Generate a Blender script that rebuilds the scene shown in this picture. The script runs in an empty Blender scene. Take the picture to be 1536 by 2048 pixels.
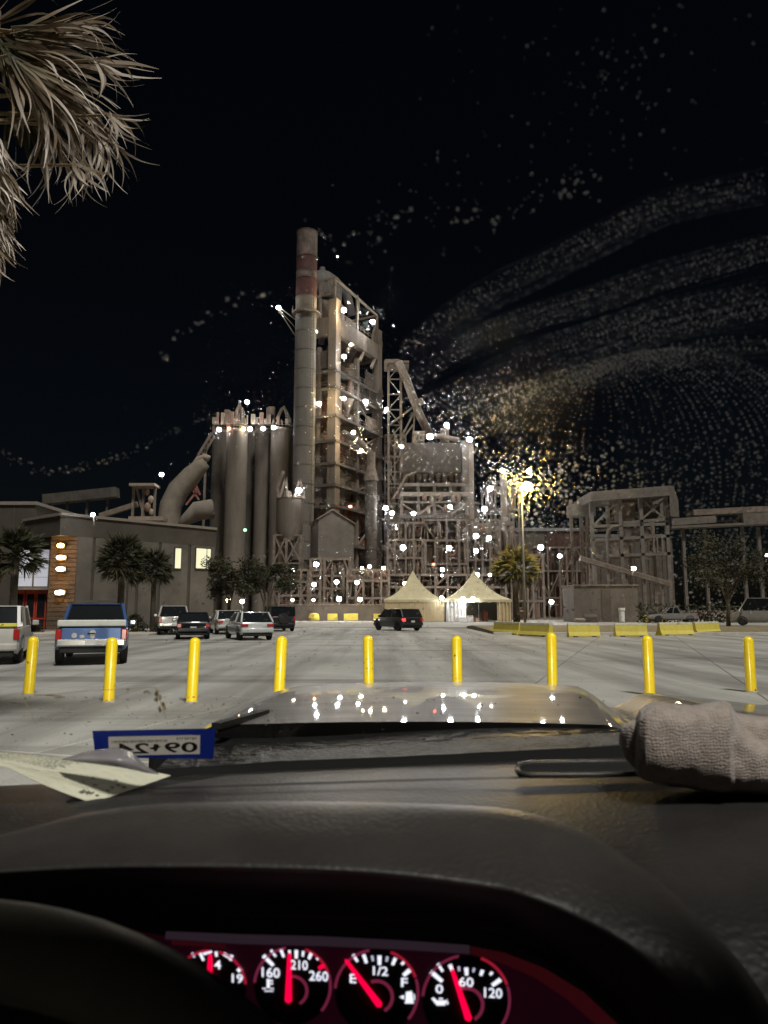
import bpy, bmesh, math, random
from mathutils import Vector, Matrix, Euler

# ------------------------------------------------------------------ camera, sky, sun, exposure
SC = bpy.context.scene
COL = SC.collection
F, CX, CY = 1450.0, 768.0, 1024.0          # focal length and centre in photo pixels
TH = math.atan(195.0 / F)                  # camera pitched up
CT, ST = math.cos(TH), math.sin(TH)
EYE = Vector((0, 0, 1.6))

cam_d = bpy.data.cameras.new('camera'); cam = bpy.data.objects.new('camera', cam_d); COL.objects.link(cam)
cam.location = EYE; cam.rotation_euler = (math.pi / 2 + TH, 0, 0)
cam_d.sensor_fit = 'VERTICAL'; cam_d.sensor_height = 24.0; cam_d.lens = F / 2048 * 24.0
cam_d.clip_start = 0.02; cam_d.clip_end = 3000
cam_d.dof.use_dof = True; cam_d.dof.focus_distance = 9.0; cam_d.dof.aperture_fstop = cam_d.lens / 1.6
SC.camera = cam

SUN_EL, SUN_AZ = 60.0, 155.0               # azimuth clockwise from +Y: light comes from behind, right of the truck
wd = bpy.data.worlds.new('World'); SC.world = wd; wd.use_nodes = True
wn = wd.node_tree.nodes; wl = wd.node_tree.links
sky = wn.new('ShaderNodeTexSky'); sky.sky_type = 'NISHITA'; sky.sun_disc = False
sky.sun_elevation = math.radians(SUN_EL); sky.sun_rotation = math.radians(SUN_AZ)
wn['Background'].inputs['Strength'].default_value = 0.00022
wl.new(sky.outputs[0], wn['Background'].inputs['Color'])
sun_d = bpy.data.lights.new('sun', 'SUN'); sun_d.energy = 0.75; sun_d.angle = math.radians(9); sun_d.color = (1.0, 0.965, 0.90)
sun = bpy.data.objects.new('sun', sun_d); COL.objects.link(sun)
el, azr = math.radians(SUN_EL), math.radians(SUN_AZ)
sdir = Vector((math.sin(azr) * math.cos(el), math.cos(azr) * math.cos(el), math.sin(el)))   # towards the light
sun.rotation_euler = (-sdir).to_track_quat('-Z', 'Y').to_euler()
SC.view_settings.view_transform = 'Standard'; SC.view_settings.look = 'None'
SC.view_settings.exposure = 1.95; SC.view_settings.gamma = 1.0; SC.view_settings.use_curve_mapping = False
SC.render.engine = 'CYCLES'
cy = SC.cycles
cy.use_denoising = True
try: cy.denoiser = 'OPENIMAGEDENOISE'
except Exception: pass
cy.max_bounces = 8; cy.diffuse_bounces = 3; cy.glossy_bounces = 3; cy.transmission_bounces = 6; cy.transparent_max_bounces = 24
cy.sample_clamp_indirect = 0.0; cy.sample_clamp_direct = 0.0; cy.caustics_reflective = False; cy.caustics_refractive = False; cy.blur_glossy = 0.0
cy.use_light_tree = True

# ------------------------------------------------------------------ pixel helpers (photo pixel + real depth -> world point)
def ray(px, py):
    xc, yc = (px - CX) / F, (CY - py) / F
    return Vector((xc, CT - yc * ST, ST + yc * CT))
def P(px, py, Y):
    d = ray(px, py); return EYE + d * (Y / d.y)
def G(px, py, z=0.0):
    d = ray(px, py); return EYE + d * ((z - EYE.z) / d.z)
def Zp(py, Y): return P(CX, py, Y).z
def Xp(px, py, Y): return P(px, py, Y).x
def pxm(Y): return Y / F                    # metres per photo pixel at that depth

# ------------------------------------------------------------------ materials
MATS = {}
def nmat(name):
    m = bpy.data.materials.new(name); m.use_nodes = True
    nt = m.node_tree; b = nt.nodes['Principled BSDF']
    return m, nt, b
def mat(name, col, rough=0.7, metal=0.0, var=0.25, scale=2.0, bump=0.0, bscale=None, spec=0.4, coat=0.0, col2=None, rnd=0.0, detail=6, stretch=(1, 1, 1)):
    if name in MATS: return MATS[name]
    m, nt, b = nmat(name); N = nt.nodes; L = nt.links
    tc = N.new('ShaderNodeTexCoord'); mp = N.new('ShaderNodeMapping'); mp.inputs['Scale'].default_value = stretch
    L.new(tc.outputs['Object'], mp.inputs[0])
    nz = N.new('ShaderNodeTexNoise'); nz.inputs['Scale'].default_value = scale; nz.inputs['Detail'].default_value = detail; nz.inputs['Roughness'].default_value = 0.65
    L.new(mp.outputs[0], nz.inputs['Vector'])
    cr = N.new('ShaderNodeValToRGB')
    c2 = col2 if col2 else tuple(c * (1 - var) for c in col)
    c1 = col if col2 else tuple(min(1, c * (1 + var * 0.6)) for c in col)
    cr.color_ramp.elements[0].position = 0.34; cr.color_ramp.elements[1].position = 0.68
    cr.color_ramp.elements[0].color = (*c2, 1); cr.color_ramp.elements[1].color = (*c1, 1)
    L.new(nz.outputs['Fac'], cr.inputs[0])
    src = cr.outputs[0]
    if rnd:
        oi = N.new('ShaderNodeObjectInfo'); mr = N.new('ShaderNodeMapRange')
        mr.inputs['To Min'].default_value = 1 - rnd; mr.inputs['To Max'].default_value = 1 + rnd
        L.new(oi.outputs['Random'], mr.inputs['Value'])
        mx = N.new('ShaderNodeMix'); mx.data_type = 'RGBA'; mx.blend_type = 'MULTIPLY'; mx.inputs[0].default_value = 1.0
        L.new(src, mx.inputs[6]); L.new(mr.outputs[0], mx.inputs[7]); src = mx.outputs[2]
    L.new(src, b.inputs['Base Color'])
    b.inputs['Roughness'].default_value = rough; b.inputs['Metallic'].default_value = metal
    b.inputs['Specular IOR Level'].default_value = spec
    if coat: b.inputs['Coat Weight'].default_value = coat; b.inputs['Coat Roughness'].default_value = 0.05
    if bump:
        n2 = N.new('ShaderNodeTexNoise'); n2.inputs['Scale'].default_value = bscale or scale * 6; n2.inputs['Detail'].default_value = 4
        L.new(tc.outputs['Object'], n2.inputs['Vector'])
        bp = N.new('ShaderNodeBump'); bp.inputs['Strength'].default_value = bump; bp.inputs['Distance'].default_value = 0.02
        L.new(n2.outputs['Fac'], bp.inputs['Height']); L.new(bp.outputs[0], b.inputs['Normal'])
    MATS[name] = m; return m
def emat(name, col, strength, sample=False):
    if name in MATS: return MATS[name]
    m, nt, b = nmat(name)
    b.inputs['Base Color'].default_value = (*[c * 0.5 for c in col], 1)
    b.inputs['Emission Color'].default_value = (*col, 1); b.inputs['Emission Strength'].default_value = strength
    m.cycles.emission_sampling = 'AUTO' if sample else 'NONE'
    MATS[name] = m; return m

# ------------------------------------------------------------------ mesh helpers
class MB:
    def __init__(s): s.v = []; s.f = []
    def add(s, vs, fs):
        o = len(s.v); s.v += [tuple(v) for v in vs]; s.f += [tuple(i + o for i in f) for f in fs]; return s
    def box(s, x0, x1, y0, y1, z0, z1):
        vs = [(x, y, z) for z in (z0, z1) for y in (y0, y1) for x in (x0, x1)]
        return s.add(vs, [(0, 2, 3, 1), (4, 5, 7, 6), (0, 1, 5, 4), (2, 6, 7, 3), (0, 4, 6, 2), (1, 3, 7, 5)])
    def cbox(s, c, d): return s.box(c[0] - d[0] / 2, c[0] + d[0] / 2, c[1] - d[1] / 2, c[1] + d[1] / 2, c[2] - d[2] / 2, c[2] + d[2] / 2)
    def bar(s, p, q, w, h=None):
        p, q = Vector(p), Vector(q); d = q - p
        if d.length < 1e-6: return s
        h = h or w; d.normalize()
        u = d.cross(Vector((0, 0, 1)))
        if u.length < 1e-3: u = Vector((1, 0, 0))
        u.normalize(); t = u.cross(d)
        vs = [e + u * a * w / 2 + t * b * h / 2 for e in (p, q) for a, b in ((-1, -1), (1, -1), (1, 1), (-1, 1))]
        return s.add(vs, [(0, 3, 2, 1), (4, 5, 6, 7), (0, 1, 5, 4), (1, 2, 6, 5), (2, 3, 7, 6), (3, 0, 4, 7)])
    def tube(s, pts, r, n=8, caps=True):
        pts = [Vector(p) for p in pts]; rs = r if isinstance(r, (list, tuple)) else [r] * len(pts)
        rings = []; prev = None
        for i, p in enumerate(pts):
            d = (pts[min(i + 1, len(pts) - 1)] - pts[max(i - 1, 0)]).normalized()
            if prev is None:
                u = d.cross(Vector((0, 0, 1)));
                if u.length < 1e-3: u = Vector((1, 0, 0))
            else: u = prev - d * prev.dot(d)
            u.normalize(); prev = u; t = d.cross(u)
            rings.append([p + (u * math.cos(2 * math.pi * k / n) + t * math.sin(2 * math.pi * k / n)) * rs[i] for k in range(n)])
        vs = [v for rg in rings for v in rg]; fs = []
        for i in range(len(pts) - 1):
            for k in range(n):
                a, b = i * n + k, i * n + (k + 1) % n
                fs.append((a, b, b + n, a + n))
        if caps: fs.append(tuple(range(n - 1, -1, -1))); fs.append(tuple(range((len(pts) - 1) * n, len(pts) * n)))
        return s.add(vs, fs)
    def lathe(s, prof, c=(0, 0, 0), n=24, caps=True):
        vs = []; fs = []
        for r, z in prof:
            for k in range(n):
                a = 2 * math.pi * k / n; vs.append((c[0] + r * math.cos(a), c[1] + r * math.sin(a), c[2] + z))
        for i in range(len(prof) - 1):
            for k in range(n):
                a, b = i * n + k, i * n + (k + 1) % n; fs.append((a, b, b + n, a + n))
        if caps: fs.append(tuple(range(n - 1, -1, -1))); fs.append(tuple(range((len(prof) - 1) * n, len(prof) * n)))
        return s.add(vs, fs)
    def prism(s, poly, y0, y1):          # polygon in x,z extruded along y
        n = len(poly); vs = [(x, y0, z) for x, z in poly] + [(x, y1, z) for x, z in poly]
        fs = [tuple(range(n)), tuple(range(2 * n - 1, n - 1, -1))] + [(i, i + n, (i + 1) % n + n, (i + 1) % n) for i in range(n)]
        return s.add(vs, fs)
    def xprism(s, poly, x0, x1):         # polygon in y,z extruded along x
        n = len(poly); vs = [(x0, y, z) for y, z in poly] + [(x1, y, z) for y, z in poly]
        fs = [tuple(range(n)), tuple(range(2 * n - 1, n - 1, -1))] + [(i, i + n, (i + 1) % n + n, (i + 1) % n) for i in range(n)]
        return s.add(vs, fs)
    def grid(s, rows):                   # rows of points
        nr, nc = len(rows), len(rows[0]); vs = [p for r in rows for p in r]
        return s.add(vs, [(i * nc + j, i * nc + j + 1, (i + 1) * nc + j + 1, (i + 1) * nc + j) for i in range(nr - 1) for j in range(nc - 1)])
    def sphere(s, c, r, n=10, m=6, sc=(1, 1, 1)):
        prof = [(max(1e-4, r * math.sin(math.pi * i / m)), -r * math.cos(math.pi * i / m)) for i in range(m + 1)]
        o = len(s.v); s.lathe(prof, (0, 0, 0), n)
        for i in range(o, len(s.v)):
            v = s.v[i]; s.v[i] = (c[0] + v[0] * sc[0], c[1] + v[1] * sc[1], c[2] + v[2] * sc[2])
        return s
    def mesh(s, name='mesh', smooth=False, fix=True):
        me = bpy.data.meshes.new(name); me.from_pydata(s.v, [], s.f)
        if fix:
            bm = bmesh.new(); bm.from_mesh(me); bmesh.ops.recalc_face_normals(bm, faces=bm.faces); bm.to_mesh(me); bm.free()
        if smooth: me.polygons.foreach_set('use_smooth', [True] * len(me.polygons))
        me.update(); return me
    def build(s, name, m=None, parent=None, smooth=False, loc=None, bevel=0.0, subsurf=0, fix=True, angle=None):
        me = s.mesh(name, smooth, fix)
        if angle: 
            try: me.set_sharp_from_angle(angle=math.radians(angle))
            except Exception: pass
        if m: me.materials.append(m)
        return link(name, me, parent, loc, bevel, subsurf)
def link(name, me, parent=None, loc=None, bevel=0.0, subsurf=0):
    o = bpy.data.objects.new(name, me); COL.objects.link(o)
    if parent is not None: o.parent = parent
    if loc is not None: o.location = loc
    if bevel: b = o.modifiers.new('bevel', 'BEVEL'); b.width = bevel; b.segments = 2; b.limit_method = 'ANGLE'
    if subsurf: b = o.modifiers.new('sub', 'SUBSURF'); b.levels = b.render_levels = subsurf
    return o
def tag(o, label=None, cat=None, group=None, kind=None):
    if label: o['label'] = label
    if cat: o['category'] = cat
    if group: o['group'] = group
    if kind: o['kind'] = kind
    return o
def thing(name, label, cat, loc=(0, 0, 0), rz=0.0, group=None):
    o = bpy.data.objects.new(name, None); COL.objects.link(o); o.empty_display_size = 0.2
    o.location = loc; o.rotation_euler = (0, 0, rz); return tag(o, label, cat, group)
def kids(o): return [c for c in COL.objects if c.parent is o]
def copy_tree(o, label, loc, rz=None, scale=None):
    def rec(a, par):
        c = a.copy(); COL.objects.link(c); c.parent = par
        if a.type == 'LIGHT' : c.data = a.data
        for k in CH.get(a.name, []): rec(k, c)
        return c
    CH = {}
    for x in COL.objects:
        if x.parent: CH.setdefault(x.parent.name, []).append(x)
    c = rec(o, None); c['label'] = label; c.location = loc
    if rz is not None: c.rotation_euler = (0, 0, rz)
    if scale is not None: c.scale = scale if isinstance(scale, (tuple, list)) else (scale,) * 3
    return c
def text_mesh(txt, size, bold=0.0, align='CENTER'):
    cu = bpy.data.curves.new('t', 'FONT'); cu.body = txt; cu.size = size; cu.align_x = align; cu.align_y = 'CENTER'; cu.offset = bold; cu.resolution_u = 3
    o = bpy.data.objects.new('t', cu); COL.objects.link(o)
    dg = bpy.context.evaluated_depsgraph_get(); me = bpy.data.meshes.new_from_object(o.evaluated_get(dg))
    bpy.data.objects.remove(o); return me
R = random.Random(7)
ORD = ['highest', 'second highest', 'third highest', 'fourth highest', 'fifth highest', 'sixth highest', 'seventh highest', 'eighth highest', 'ninth highest', 'tenth highest', 'eleventh highest', 'twelfth highest', 'thirteenth highest', 'fourteenth highest', 'fifteenth highest', 'sixteenth highest']

# ------------------------------------------------------------------ material palette
M_lot = mat('concrete_lot', (0.44, 0.43, 0.40), 0.85, var=0.22, scale=0.6, bump=0.25, bscale=40, rnd=0.05)
M_joint = mat('joint_filler', (0.15, 0.145, 0.135), 0.95, var=0.3)
M_soil = mat('dry_soil', (0.17, 0.14, 0.11), 0.95, var=0.35, scale=0.8, bump=0.3)
M_conc = mat('silo_concrete', (0.175, 0.148, 0.120), 0.9, var=0.35, scale=0.25, bump=0.15, bscale=2.0, stretch=(1, 1, 0.15))
M_conc2 = mat('tower_concrete', (0.173, 0.139, 0.109), 0.9, var=0.3, scale=0.5, stretch=(1, 1, 0.2))
M_steel = mat('dusty_steel', (0.192, 0.151, 0.119), 0.75, var=0.4, scale=1.2)
M_steel_d = mat('dark_steel', (0.10, 0.09, 0.08), 0.7, var=0.4, scale=1.2)
M_rust = mat('rust_red_paint', (0.26, 0.10, 0.07), 0.8, var=0.5, scale=0.8)
M_pale = mat('dusty_pale_metal', (0.282, 0.226, 0.175), 0.75, var=0.25, scale=0.8)
M_clad = mat('dark_cladding', (0.104, 0.086, 0.070), 0.8, var=0.3, scale=0.6)
M_shed = mat('shed_metal', (0.173, 0.148, 0.125), 0.7, var=0.2, scale=0.5)
M_yel = mat('yellow_paint', (0.86, 0.62, 0.015), 0.35, var=0.10, scale=4, spec=0.5)
M_black = mat('black_plastic', (0.012, 0.012, 0.012), 0.6, var=0.2)
M_rubber = mat('tyre_rubber', (0.02, 0.02, 0.02), 0.85, var=0.2)
M_glass_d = mat('dark_car_glass', (0.012, 0.014, 0.016), 0.06, var=0.1, spec=0.6)
M_chrome = mat('dull_chrome', (0.5, 0.5, 0.5), 0.25, 0.9, var=0.1)
M_red_l = mat('red_lens', (0.45, 0.015, 0.015), 0.2, var=0.1, spec=0.6)
M_plate = mat('licence_plate', (0.6, 0.6, 0.6), 0.4, var=0.05)
M_lampbody = mat('lamp_housing', (0.22, 0.21, 0.2), 0.5, var=0.1)

# ================================================================== SETTING: ground, lot, kerbs
gm = MB(); gm.grid([[(x, y, -0.06) for x in (-900, -200, -60, 60, 200, 900)] for y in (-60, 3, 70, 200, 900, 1600)])
tag(gm.build('ground', M_soil), kind='structure')
lot = MB(); lot.grid([[(x, y, -0.012) for x in (-60, -20, 20, 60)] for y in (-8, 20, 40, 68)])
lot_o = tag(lot.build('parking_lot', M_joint), kind='structure')
# slabs: real pieces with recessed joints, turned a little against the view
SW, SL, SA = 4.3, 5.4, math.radians(-19)
def slab_mesh(seed):
    rr = random.Random(seed); w, l, g = SW / 2 - 0.014, SL / 2 - 0.014, 0.012
    m = MB(); z = [rr.uniform(-0.003, 0.003) for _ in range(4)]
    m.add([(-w, -l, -0.03), (w, -l, -0.03), (w, l, -0.03), (-w, l, -0.03), (-w, -l, -g + z[0]), (w, -l, -g + z[1]), (w, l, -g + z[2]), (-w, l, -g + z[3]),
           (-w + g, -l + g, z[0]), (w - g, -l + g, z[1]), (w - g, l - g, z[2]), (-w + g, l - g, z[3])],
          [(0, 1, 5, 4), (1, 2, 6, 5), (2, 3, 7, 6), (3, 0, 4, 7), (4, 5, 9, 8), (5, 6, 10, 9), (6, 7, 11, 10), (7, 4, 8, 11), (8, 9, 10, 11)])
    return m
def lot_material():
    m, nt, b = nmat('concrete_lot_slab'); N = nt.nodes; L = nt.links
    geo = N.new('ShaderNodeNewGeometry')
    def noise(scale, st=(1, 1, 1), det=6, rot=0.0):
        mp = N.new('ShaderNodeMapping'); mp.inputs['Scale'].default_value = st; mp.inputs['Rotation'].default_value = (0, 0, rot)
        n = N.new('ShaderNodeTexNoise'); n.inputs['Scale'].default_value = scale; n.inputs['Detail'].default_value = det; n.inputs['Roughness'].default_value = 0.6
        L.new(geo.outputs['Position'], mp.inputs[0]); L.new(mp.outputs[0], n.inputs['Vector']); return n.outputs['Fac']
    def ramp(s, p0, p1, c0, c1):
        r = N.new('ShaderNodeValToRGB'); r.color_ramp.elements[0].position = p0; r.color_ramp.elements[1].position = p1
        r.color_ramp.elements[0].color = (*c0, 1); r.color_ramp.elements[1].color = (*c1, 1); L.new(s, r.inputs[0]); return r.outputs[0]
    def mul(a, b_):
        x = N.new('ShaderNodeMix'); x.data_type = 'RGBA'; x.blend_type = 'MULTIPLY'; x.inputs[0].default_value = 1
        L.new(a, x.inputs[6]); L.new(b_, x.inputs[7]); return x.outputs[2]
    base = ramp(noise(0.35), 0.3, 0.7, (0.33, 0.325, 0.305), (0.44, 0.435, 0.41))
    tracks = ramp(noise(0.6, (1.0, 0.06, 1), 5, math.radians(25)), 0.36, 0.58, (0.52, 0.515, 0.51), (1, 1, 1))     # tyre tracks running away
    cross = ramp(noise(0.5, (0.09, 1.0, 1), 4), 0.33, 0.46, (0.62, 0.615, 0.61), (1, 1, 1))
    spots = ramp(noise(2.6, (1, 1, 1), 3), 0.27, 0.33, (0.5, 0.48, 0.45), (1, 1, 1))
    fine = ramp(noise(30, (1, 1, 1), 4), 0.3, 0.7, (0.84, 0.84, 0.84), (1.08, 1.08, 1.08))
    c = mul(mul(mul(mul(base, tracks), cross), spots), fine)
    oi = N.new('ShaderNodeObjectInfo'); mr = N.new('ShaderNodeMapRange'); mr.inputs['To Min'].default_value = 0.93; mr.inputs['To Max'].default_value = 1.05
    L.new(oi.outputs['Random'], mr.inputs['Value']); c = mul(c, mr.outputs[0])
    L.new(c, b.inputs['Base Color']); b.inputs['Roughness'].default_value = 0.8; b.inputs['Specular IOR Level'].default_value = 0.3
    bp = N.new('ShaderNodeBump'); bp.inputs['Strength'].default_value = 0.35; bp.inputs['Distance'].default_value = 0.01
    L.new(noise(22, (1, 1, 1), 5), bp.inputs['Height']); L.new(bp.outputs[0], b.inputs['Normal'])
    return m
M_slab = lot_material()
slab_me = [slab_mesh(i).mesh('concrete_slab') for i in range(4)]
for me in slab_me: me.materials.append(M_slab)
n_slab = 0
for i in range(-9, 10):
    for j in range(-1, 13):
        x, y = i * SW, 4 + j * SL
        wx, wy = x * math.cos(SA) - y * math.sin(SA), x * math.sin(SA) + y * math.cos(SA)
        if wy < 2.0 or wy > 64 or abs(wx) > wy * 0.62 + 4.5: continue
        o = link('concrete_slab', slab_me[(i * 3 + j) % 4], lot_o, (wx, wy, 0)); o.rotation_euler = (0, 0, SA); n_slab += 1

# far service yard, walkway, kerbed island
yard = MB(); yard.grid([[(x, y, -0.03) for x in (-70, -20, 25, 120)] for y in (63.5, 80, 100, 125)])
tag(yard.build('service_road', mat('dusty_asphalt', (0.33, 0.31, 0.275), 0.9, var=0.3, scale=0.5)), kind='structure')
wk = MB(); wk.box(-36, -14.5, 45.2, 49.0, -0.02, 0.12); tag(wk.build('pavement', mat('walk_concrete', (0.42, 0.38, 0.33), 0.85, var=0.15, scale=1.5), bevel=0.02), kind='structure')
isl = MB(); isl.xprism([(47.2, -0.02), (47.2, 0.13), (47.35, 0.15), (60, 0.32), (64, 0.15), (64, -0.02)], 7.2, 60)
tag(isl.build('kerbed_island', mat('dry_grass_soil', (0.20, 0.17, 0.10), 0.95, var=0.4, scale=1.2, bump=0.5, bscale=8)), kind='structure')
kb = MB(); kb.box(7.0, 60, 46.95, 47.19, -0.02, 0.155); tag(kb.build('kerb', mat('kerb_concrete', (0.5, 0.48, 0.43), 0.85, var=0.2, scale=2), bevel=0.02), kind='structure')

# ================================================================== BOLLARDS
M_yelb = None
def bollard_material():
    m, nt, b = nmat('bollard_yellow'); N = nt.nodes; L = nt.links
    tc = N.new('ShaderNodeTexCoord'); n = N.new('ShaderNodeTexNoise'); n.inputs['Scale'].default_value = 9; n.inputs['Detail'].default_value = 5
    oi = N.new('ShaderNodeObjectInfo'); ad = N.new('ShaderNodeVectorMath'); ad.operation = 'ADD'; sc_ = N.new('ShaderNodeVectorMath'); sc_.operation = 'SCALE'; sc_.inputs['Scale'].default_value = 30
    L.new(oi.outputs['Location'], sc_.inputs[0]); L.new(tc.outputs['Object'], ad.inputs[0]); L.new(sc_.outputs[0], ad.inputs[1]); L.new(ad.outputs[0], n.inputs['Vector'])
    r = N.new('ShaderNodeValToRGB'); e = r.color_ramp.elements
    e[0].position = 0.285; e[0].color = (0.10, 0.08, 0.04, 1); e[1].position = 0.325; e[1].color = (0.84, 0.60, 0.012, 1)
    e2 = r.color_ramp.elements.new(0.7); e2.color = (0.90, 0.68, 0.02, 1)
    L.new(n.outputs['Fac'], r.inputs[0]); L.new(r.outputs[0], b.inputs['Base Color'])
    b.inputs['Roughness'].default_value = 0.32; b.inputs['Coat Weight'].default_value = 0.3; b.inputs['Coat Roughness'].default_value = 0.15
    return m
M_yelb = bollard_material()
def bollard(h, r):
    root = thing('bollard', 'x', 'bollard', group='yellow bollards along the edge of the lot')
    m = MB(); prof = [(r * 1.0, 0.0), (r, 0.03), (r, h - r * 1.0)]
    prof += [(r * math.cos(a), h - r + r * 0.95 * math.sin(a)) for a in [math.radians(q) for q in (20, 40, 58, 74, 86)]]
    m.lathe(prof, n=24); m.build('post', M_yelb, root, smooth=True, angle=50)
    c = MB(); c.lathe([(r * 1.25, -0.01), (r * 1.22, 0.012), (r * 1.03, 0.03)], n=20); c.build('base_collar', mat('grout', (0.33, 0.30, 0.26), 0.9, var=0.3, scale=8), root)
    return root
bol_px = [(68, 1272, 57, 1389), (225, 1274, 217, 1404), (391, 1274, 383, 1405), (565, 1271, 557, 1406), (735, 1270, 738, 1392), (913, 1270, 915, 1388), (1103, 1264, 1105, 1388), (1294, 1270, 1300, 1390), (1496, 1272, 1503, 1384)]
bol_lab = ['yellow bollard standing before the white rear of the leftmost parked vehicle', 'yellow bollard in front of the blue pickup tailgate', 'yellow bollard in front of the parked black hatchback', 'yellow bollard below the black boxy wagon, fourth from the left end',
           'yellow bollard in front of the dark wagon driving in the lot', 'yellow bollard below the gap between the peaked tents', 'yellow bollard with a pale lamp glint on its tip, right of the tents', 'yellow bollard before the gap between the fourth and fifth barriers', 'yellow bollard at the right end of the row']
for i, (tx, ty, bx_, by_) in enumerate(bol_px):
    g = G(bx_, by_); t = P(tx, ty, g.y); h = t.z
    o = bollard(h, 0.098); o['label'] = bol_lab[i]; o.location = g
    o.rotation_euler = (R.uniform(-0.01, 0.01), math.atan2(t.x - g.x, h) * 0.6, R.uniform(0, 6))
    o.rotation_euler = (0, math.atan2(t.x - g.x, h) * 0.8, 0)

# ================================================================== OWN TRUCK (camera sits at the wheel)
truck = thing('pickup_truck', 'grey pickup truck whose dashboard, windshield and hood fill the foreground', 'truck', (0.2, 1.2, 0))
TI = Matrix.Translation((-0.2, -1.2, 0))
def tpart(mb, name, m, parent=None, **k):
    """mesh given in world coordinates, child of the truck (or of a part of it)"""
    o = mb.build(name, m, parent or truck, **k)
    if parent is None: o.matrix_parent_inverse = TI.copy()
    return o
M_hood = None
def hood_material():
    m, nt, b = nmat('grey_metallic_paint'); N = nt.nodes; L = nt.links
    tc = N.new('ShaderNodeTexCoord'); n = N.new('ShaderNodeTexNoise'); n.inputs['Scale'].default_value = 9; n.inputs['Detail'].default_value = 7; n.inputs['Roughness'].default_value = 0.7
    mp = N.new('ShaderNodeMapping'); mp.inputs['Scale'].default_value = (1, 2.5, 1)
    L.new(tc.outputs['Object'], mp.inputs[0]); L.new(mp.outputs[0], n.inputs['Vector'])
    r = N.new('ShaderNodeMapRange'); r.inputs['From Min'].default_value = 0.3; r.inputs['From Max'].default_value = 0.7; r.inputs['To Min'].default_value = 0.35; r.inputs['To Max'].default_value = 0.55
    L.new(n.outputs['Fac'], r.inputs['Value']); L.new(r.outputs[0], b.inputs['Roughness'])
    b.inputs['Base Color'].default_value = (0.135, 0.130, 0.126, 1); b.inputs['Metallic'].default_value = 0.1
    b.inputs['Coat Weight'].default_value = 0.55; b.inputs['Coat Roughness'].default_value = 0.03
    return m
M_hood = hood_material()
def sst(a, b, x):
    t = max(0, min(1, (x - a) / (b - a))); return t * t * (3 - 2 * t)
hb = MB(); rows = []
ys = [0.86 + 1.36 * i / 34 for i in range(35)]
xs = [-0.62 + 1.9 * i / 76 for i in range(77)]
def hood_z(x, y):
    zc = -0.128 - 0.030 * (y - 0.86) - 0.024 * (y - 0.86) ** 2
    xl = -0.235 - 0.03 * (y - 0.86); xr = 0.31 + (y - 0.86) * 0.22
    z = zc - 0.012 * ((x - (xl + xr) / 2) / 0.4) ** 2
    z -= 0.50 * (1 - sst(xl - 0.26, xl + 0.04, x))
    val = sst(xr - 0.05, xr + 0.05, x); z -= 0.055 * val                       # the crease right of the dome
    up = sst(xr + 0.04, xr + 0.16, x); z += 0.050 * up
    z -= 0.05 * sst(2.02, 2.22, y) ** 2
    z += 0.035 * sst(1.0, 1.25, x) * (y > 1.2)
    z -= 0.02 * max(0, x - 1.1)
    return z
for y in ys: rows.append([(x, y, 1.6 + hood_z(x, y)) for x in xs])
rows.append([(x, y + 0.03, 1.6 + hood_z(x, ys[-1]) - 0.10) for x in xs]); rows.append([(x, y + 0.05, 1.0) for x in xs])
hb.grid(rows); hood = tpart(hb, 'hood', M_hood, smooth=True)
fd = MB(); fd.box(-0.78, -0.64, 0.9, 2.25, 0.65, 0.92); tpart(fd, 'fender', M_hood, bevel=0.05)
fd = MB(); fd.box(1.30, 1.42, 0.9, 2.25, 0.75, 1.30); tpart(fd, 'fender', M_hood, bevel=0.05)
fr = MB(); fr.box(-0.72, 1.36, 2.28, 2.40, 0.70, 1.18); tpart(fr, 'grille', M_black, bevel=0.02)
bmp = MB(); bmp.box(-0.78, 1.42, 2.30, 2.52, 0.45, 0.68); tpart(bmp, 'bumper', M_chrome, bevel=0.04)
M_hl = emat('headlight_lens', (1.0, 0.93, 0.78), 6.0)
for hx in (-0.55, 1.2):
    h = MB(); h.box(hx - 0.14, hx + 0.14, 2.41, 2.46, 0.86, 1.06); ho = tpart(h, 'headlight', M_hl, bevel=0.02)
    sd = bpy.data.lights.new('headlight_beam', 'SPOT'); sd.energy = 420; sd.color = (1.0, 0.93, 0.74); sd.spot_size = math.radians(105); sd.spot_blend = 0.9; sd.shadow_soft_size = 0.08
    so = bpy.data.objects.new('headlight_beam', sd); COL.objects.link(so); so.parent = truck; so.matrix_parent_inverse = TI.copy()
    so.location = (hx, 2.52, 0.96); so.rotation_euler = (math.radians(88), 0, 0)

# cowl: black wet panel, grey weather strip
cw = MB(); cw.grid([[(x, y, 1.6 + z + 0.006 * math.sin(9 * x)) for x in [-0.22 + 0.055 * i for i in range(26)]] for y, z in ((0.668, -0.153), (0.70, -0.150), (0.78, -0.143), (0.85, -0.139))])
cowl = tpart(cw, 'cowl_panel', mat('wet_black_plastic', (0.012, 0.012, 0.012), 0.40, var=0.4, scale=30, bump=0.5, bscale=60, spec=0.6), smooth=True)
st = MB()
top = [P(x, y, 0.745) for x, y in ((490, 1520), (520, 1507), (560, 1501), (640, 1498), (800, 1489), (950, 1480), (1100, 1472), (1290, 1462))]
bot = [P(x, y, 0.705) for x, y in ((490, 1523), (520, 1522), (560, 1521), (640, 1519), (800, 1512), (950, 1505), (1100, 1497), (1290, 1487))]
st.grid([top, bot]); tpart(st, 'weather_strip', mat('grey_strip', (0.10, 0.10, 0.10), 0.5, var=0.5, scale=40, bump=0.4), parent=None)
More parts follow.
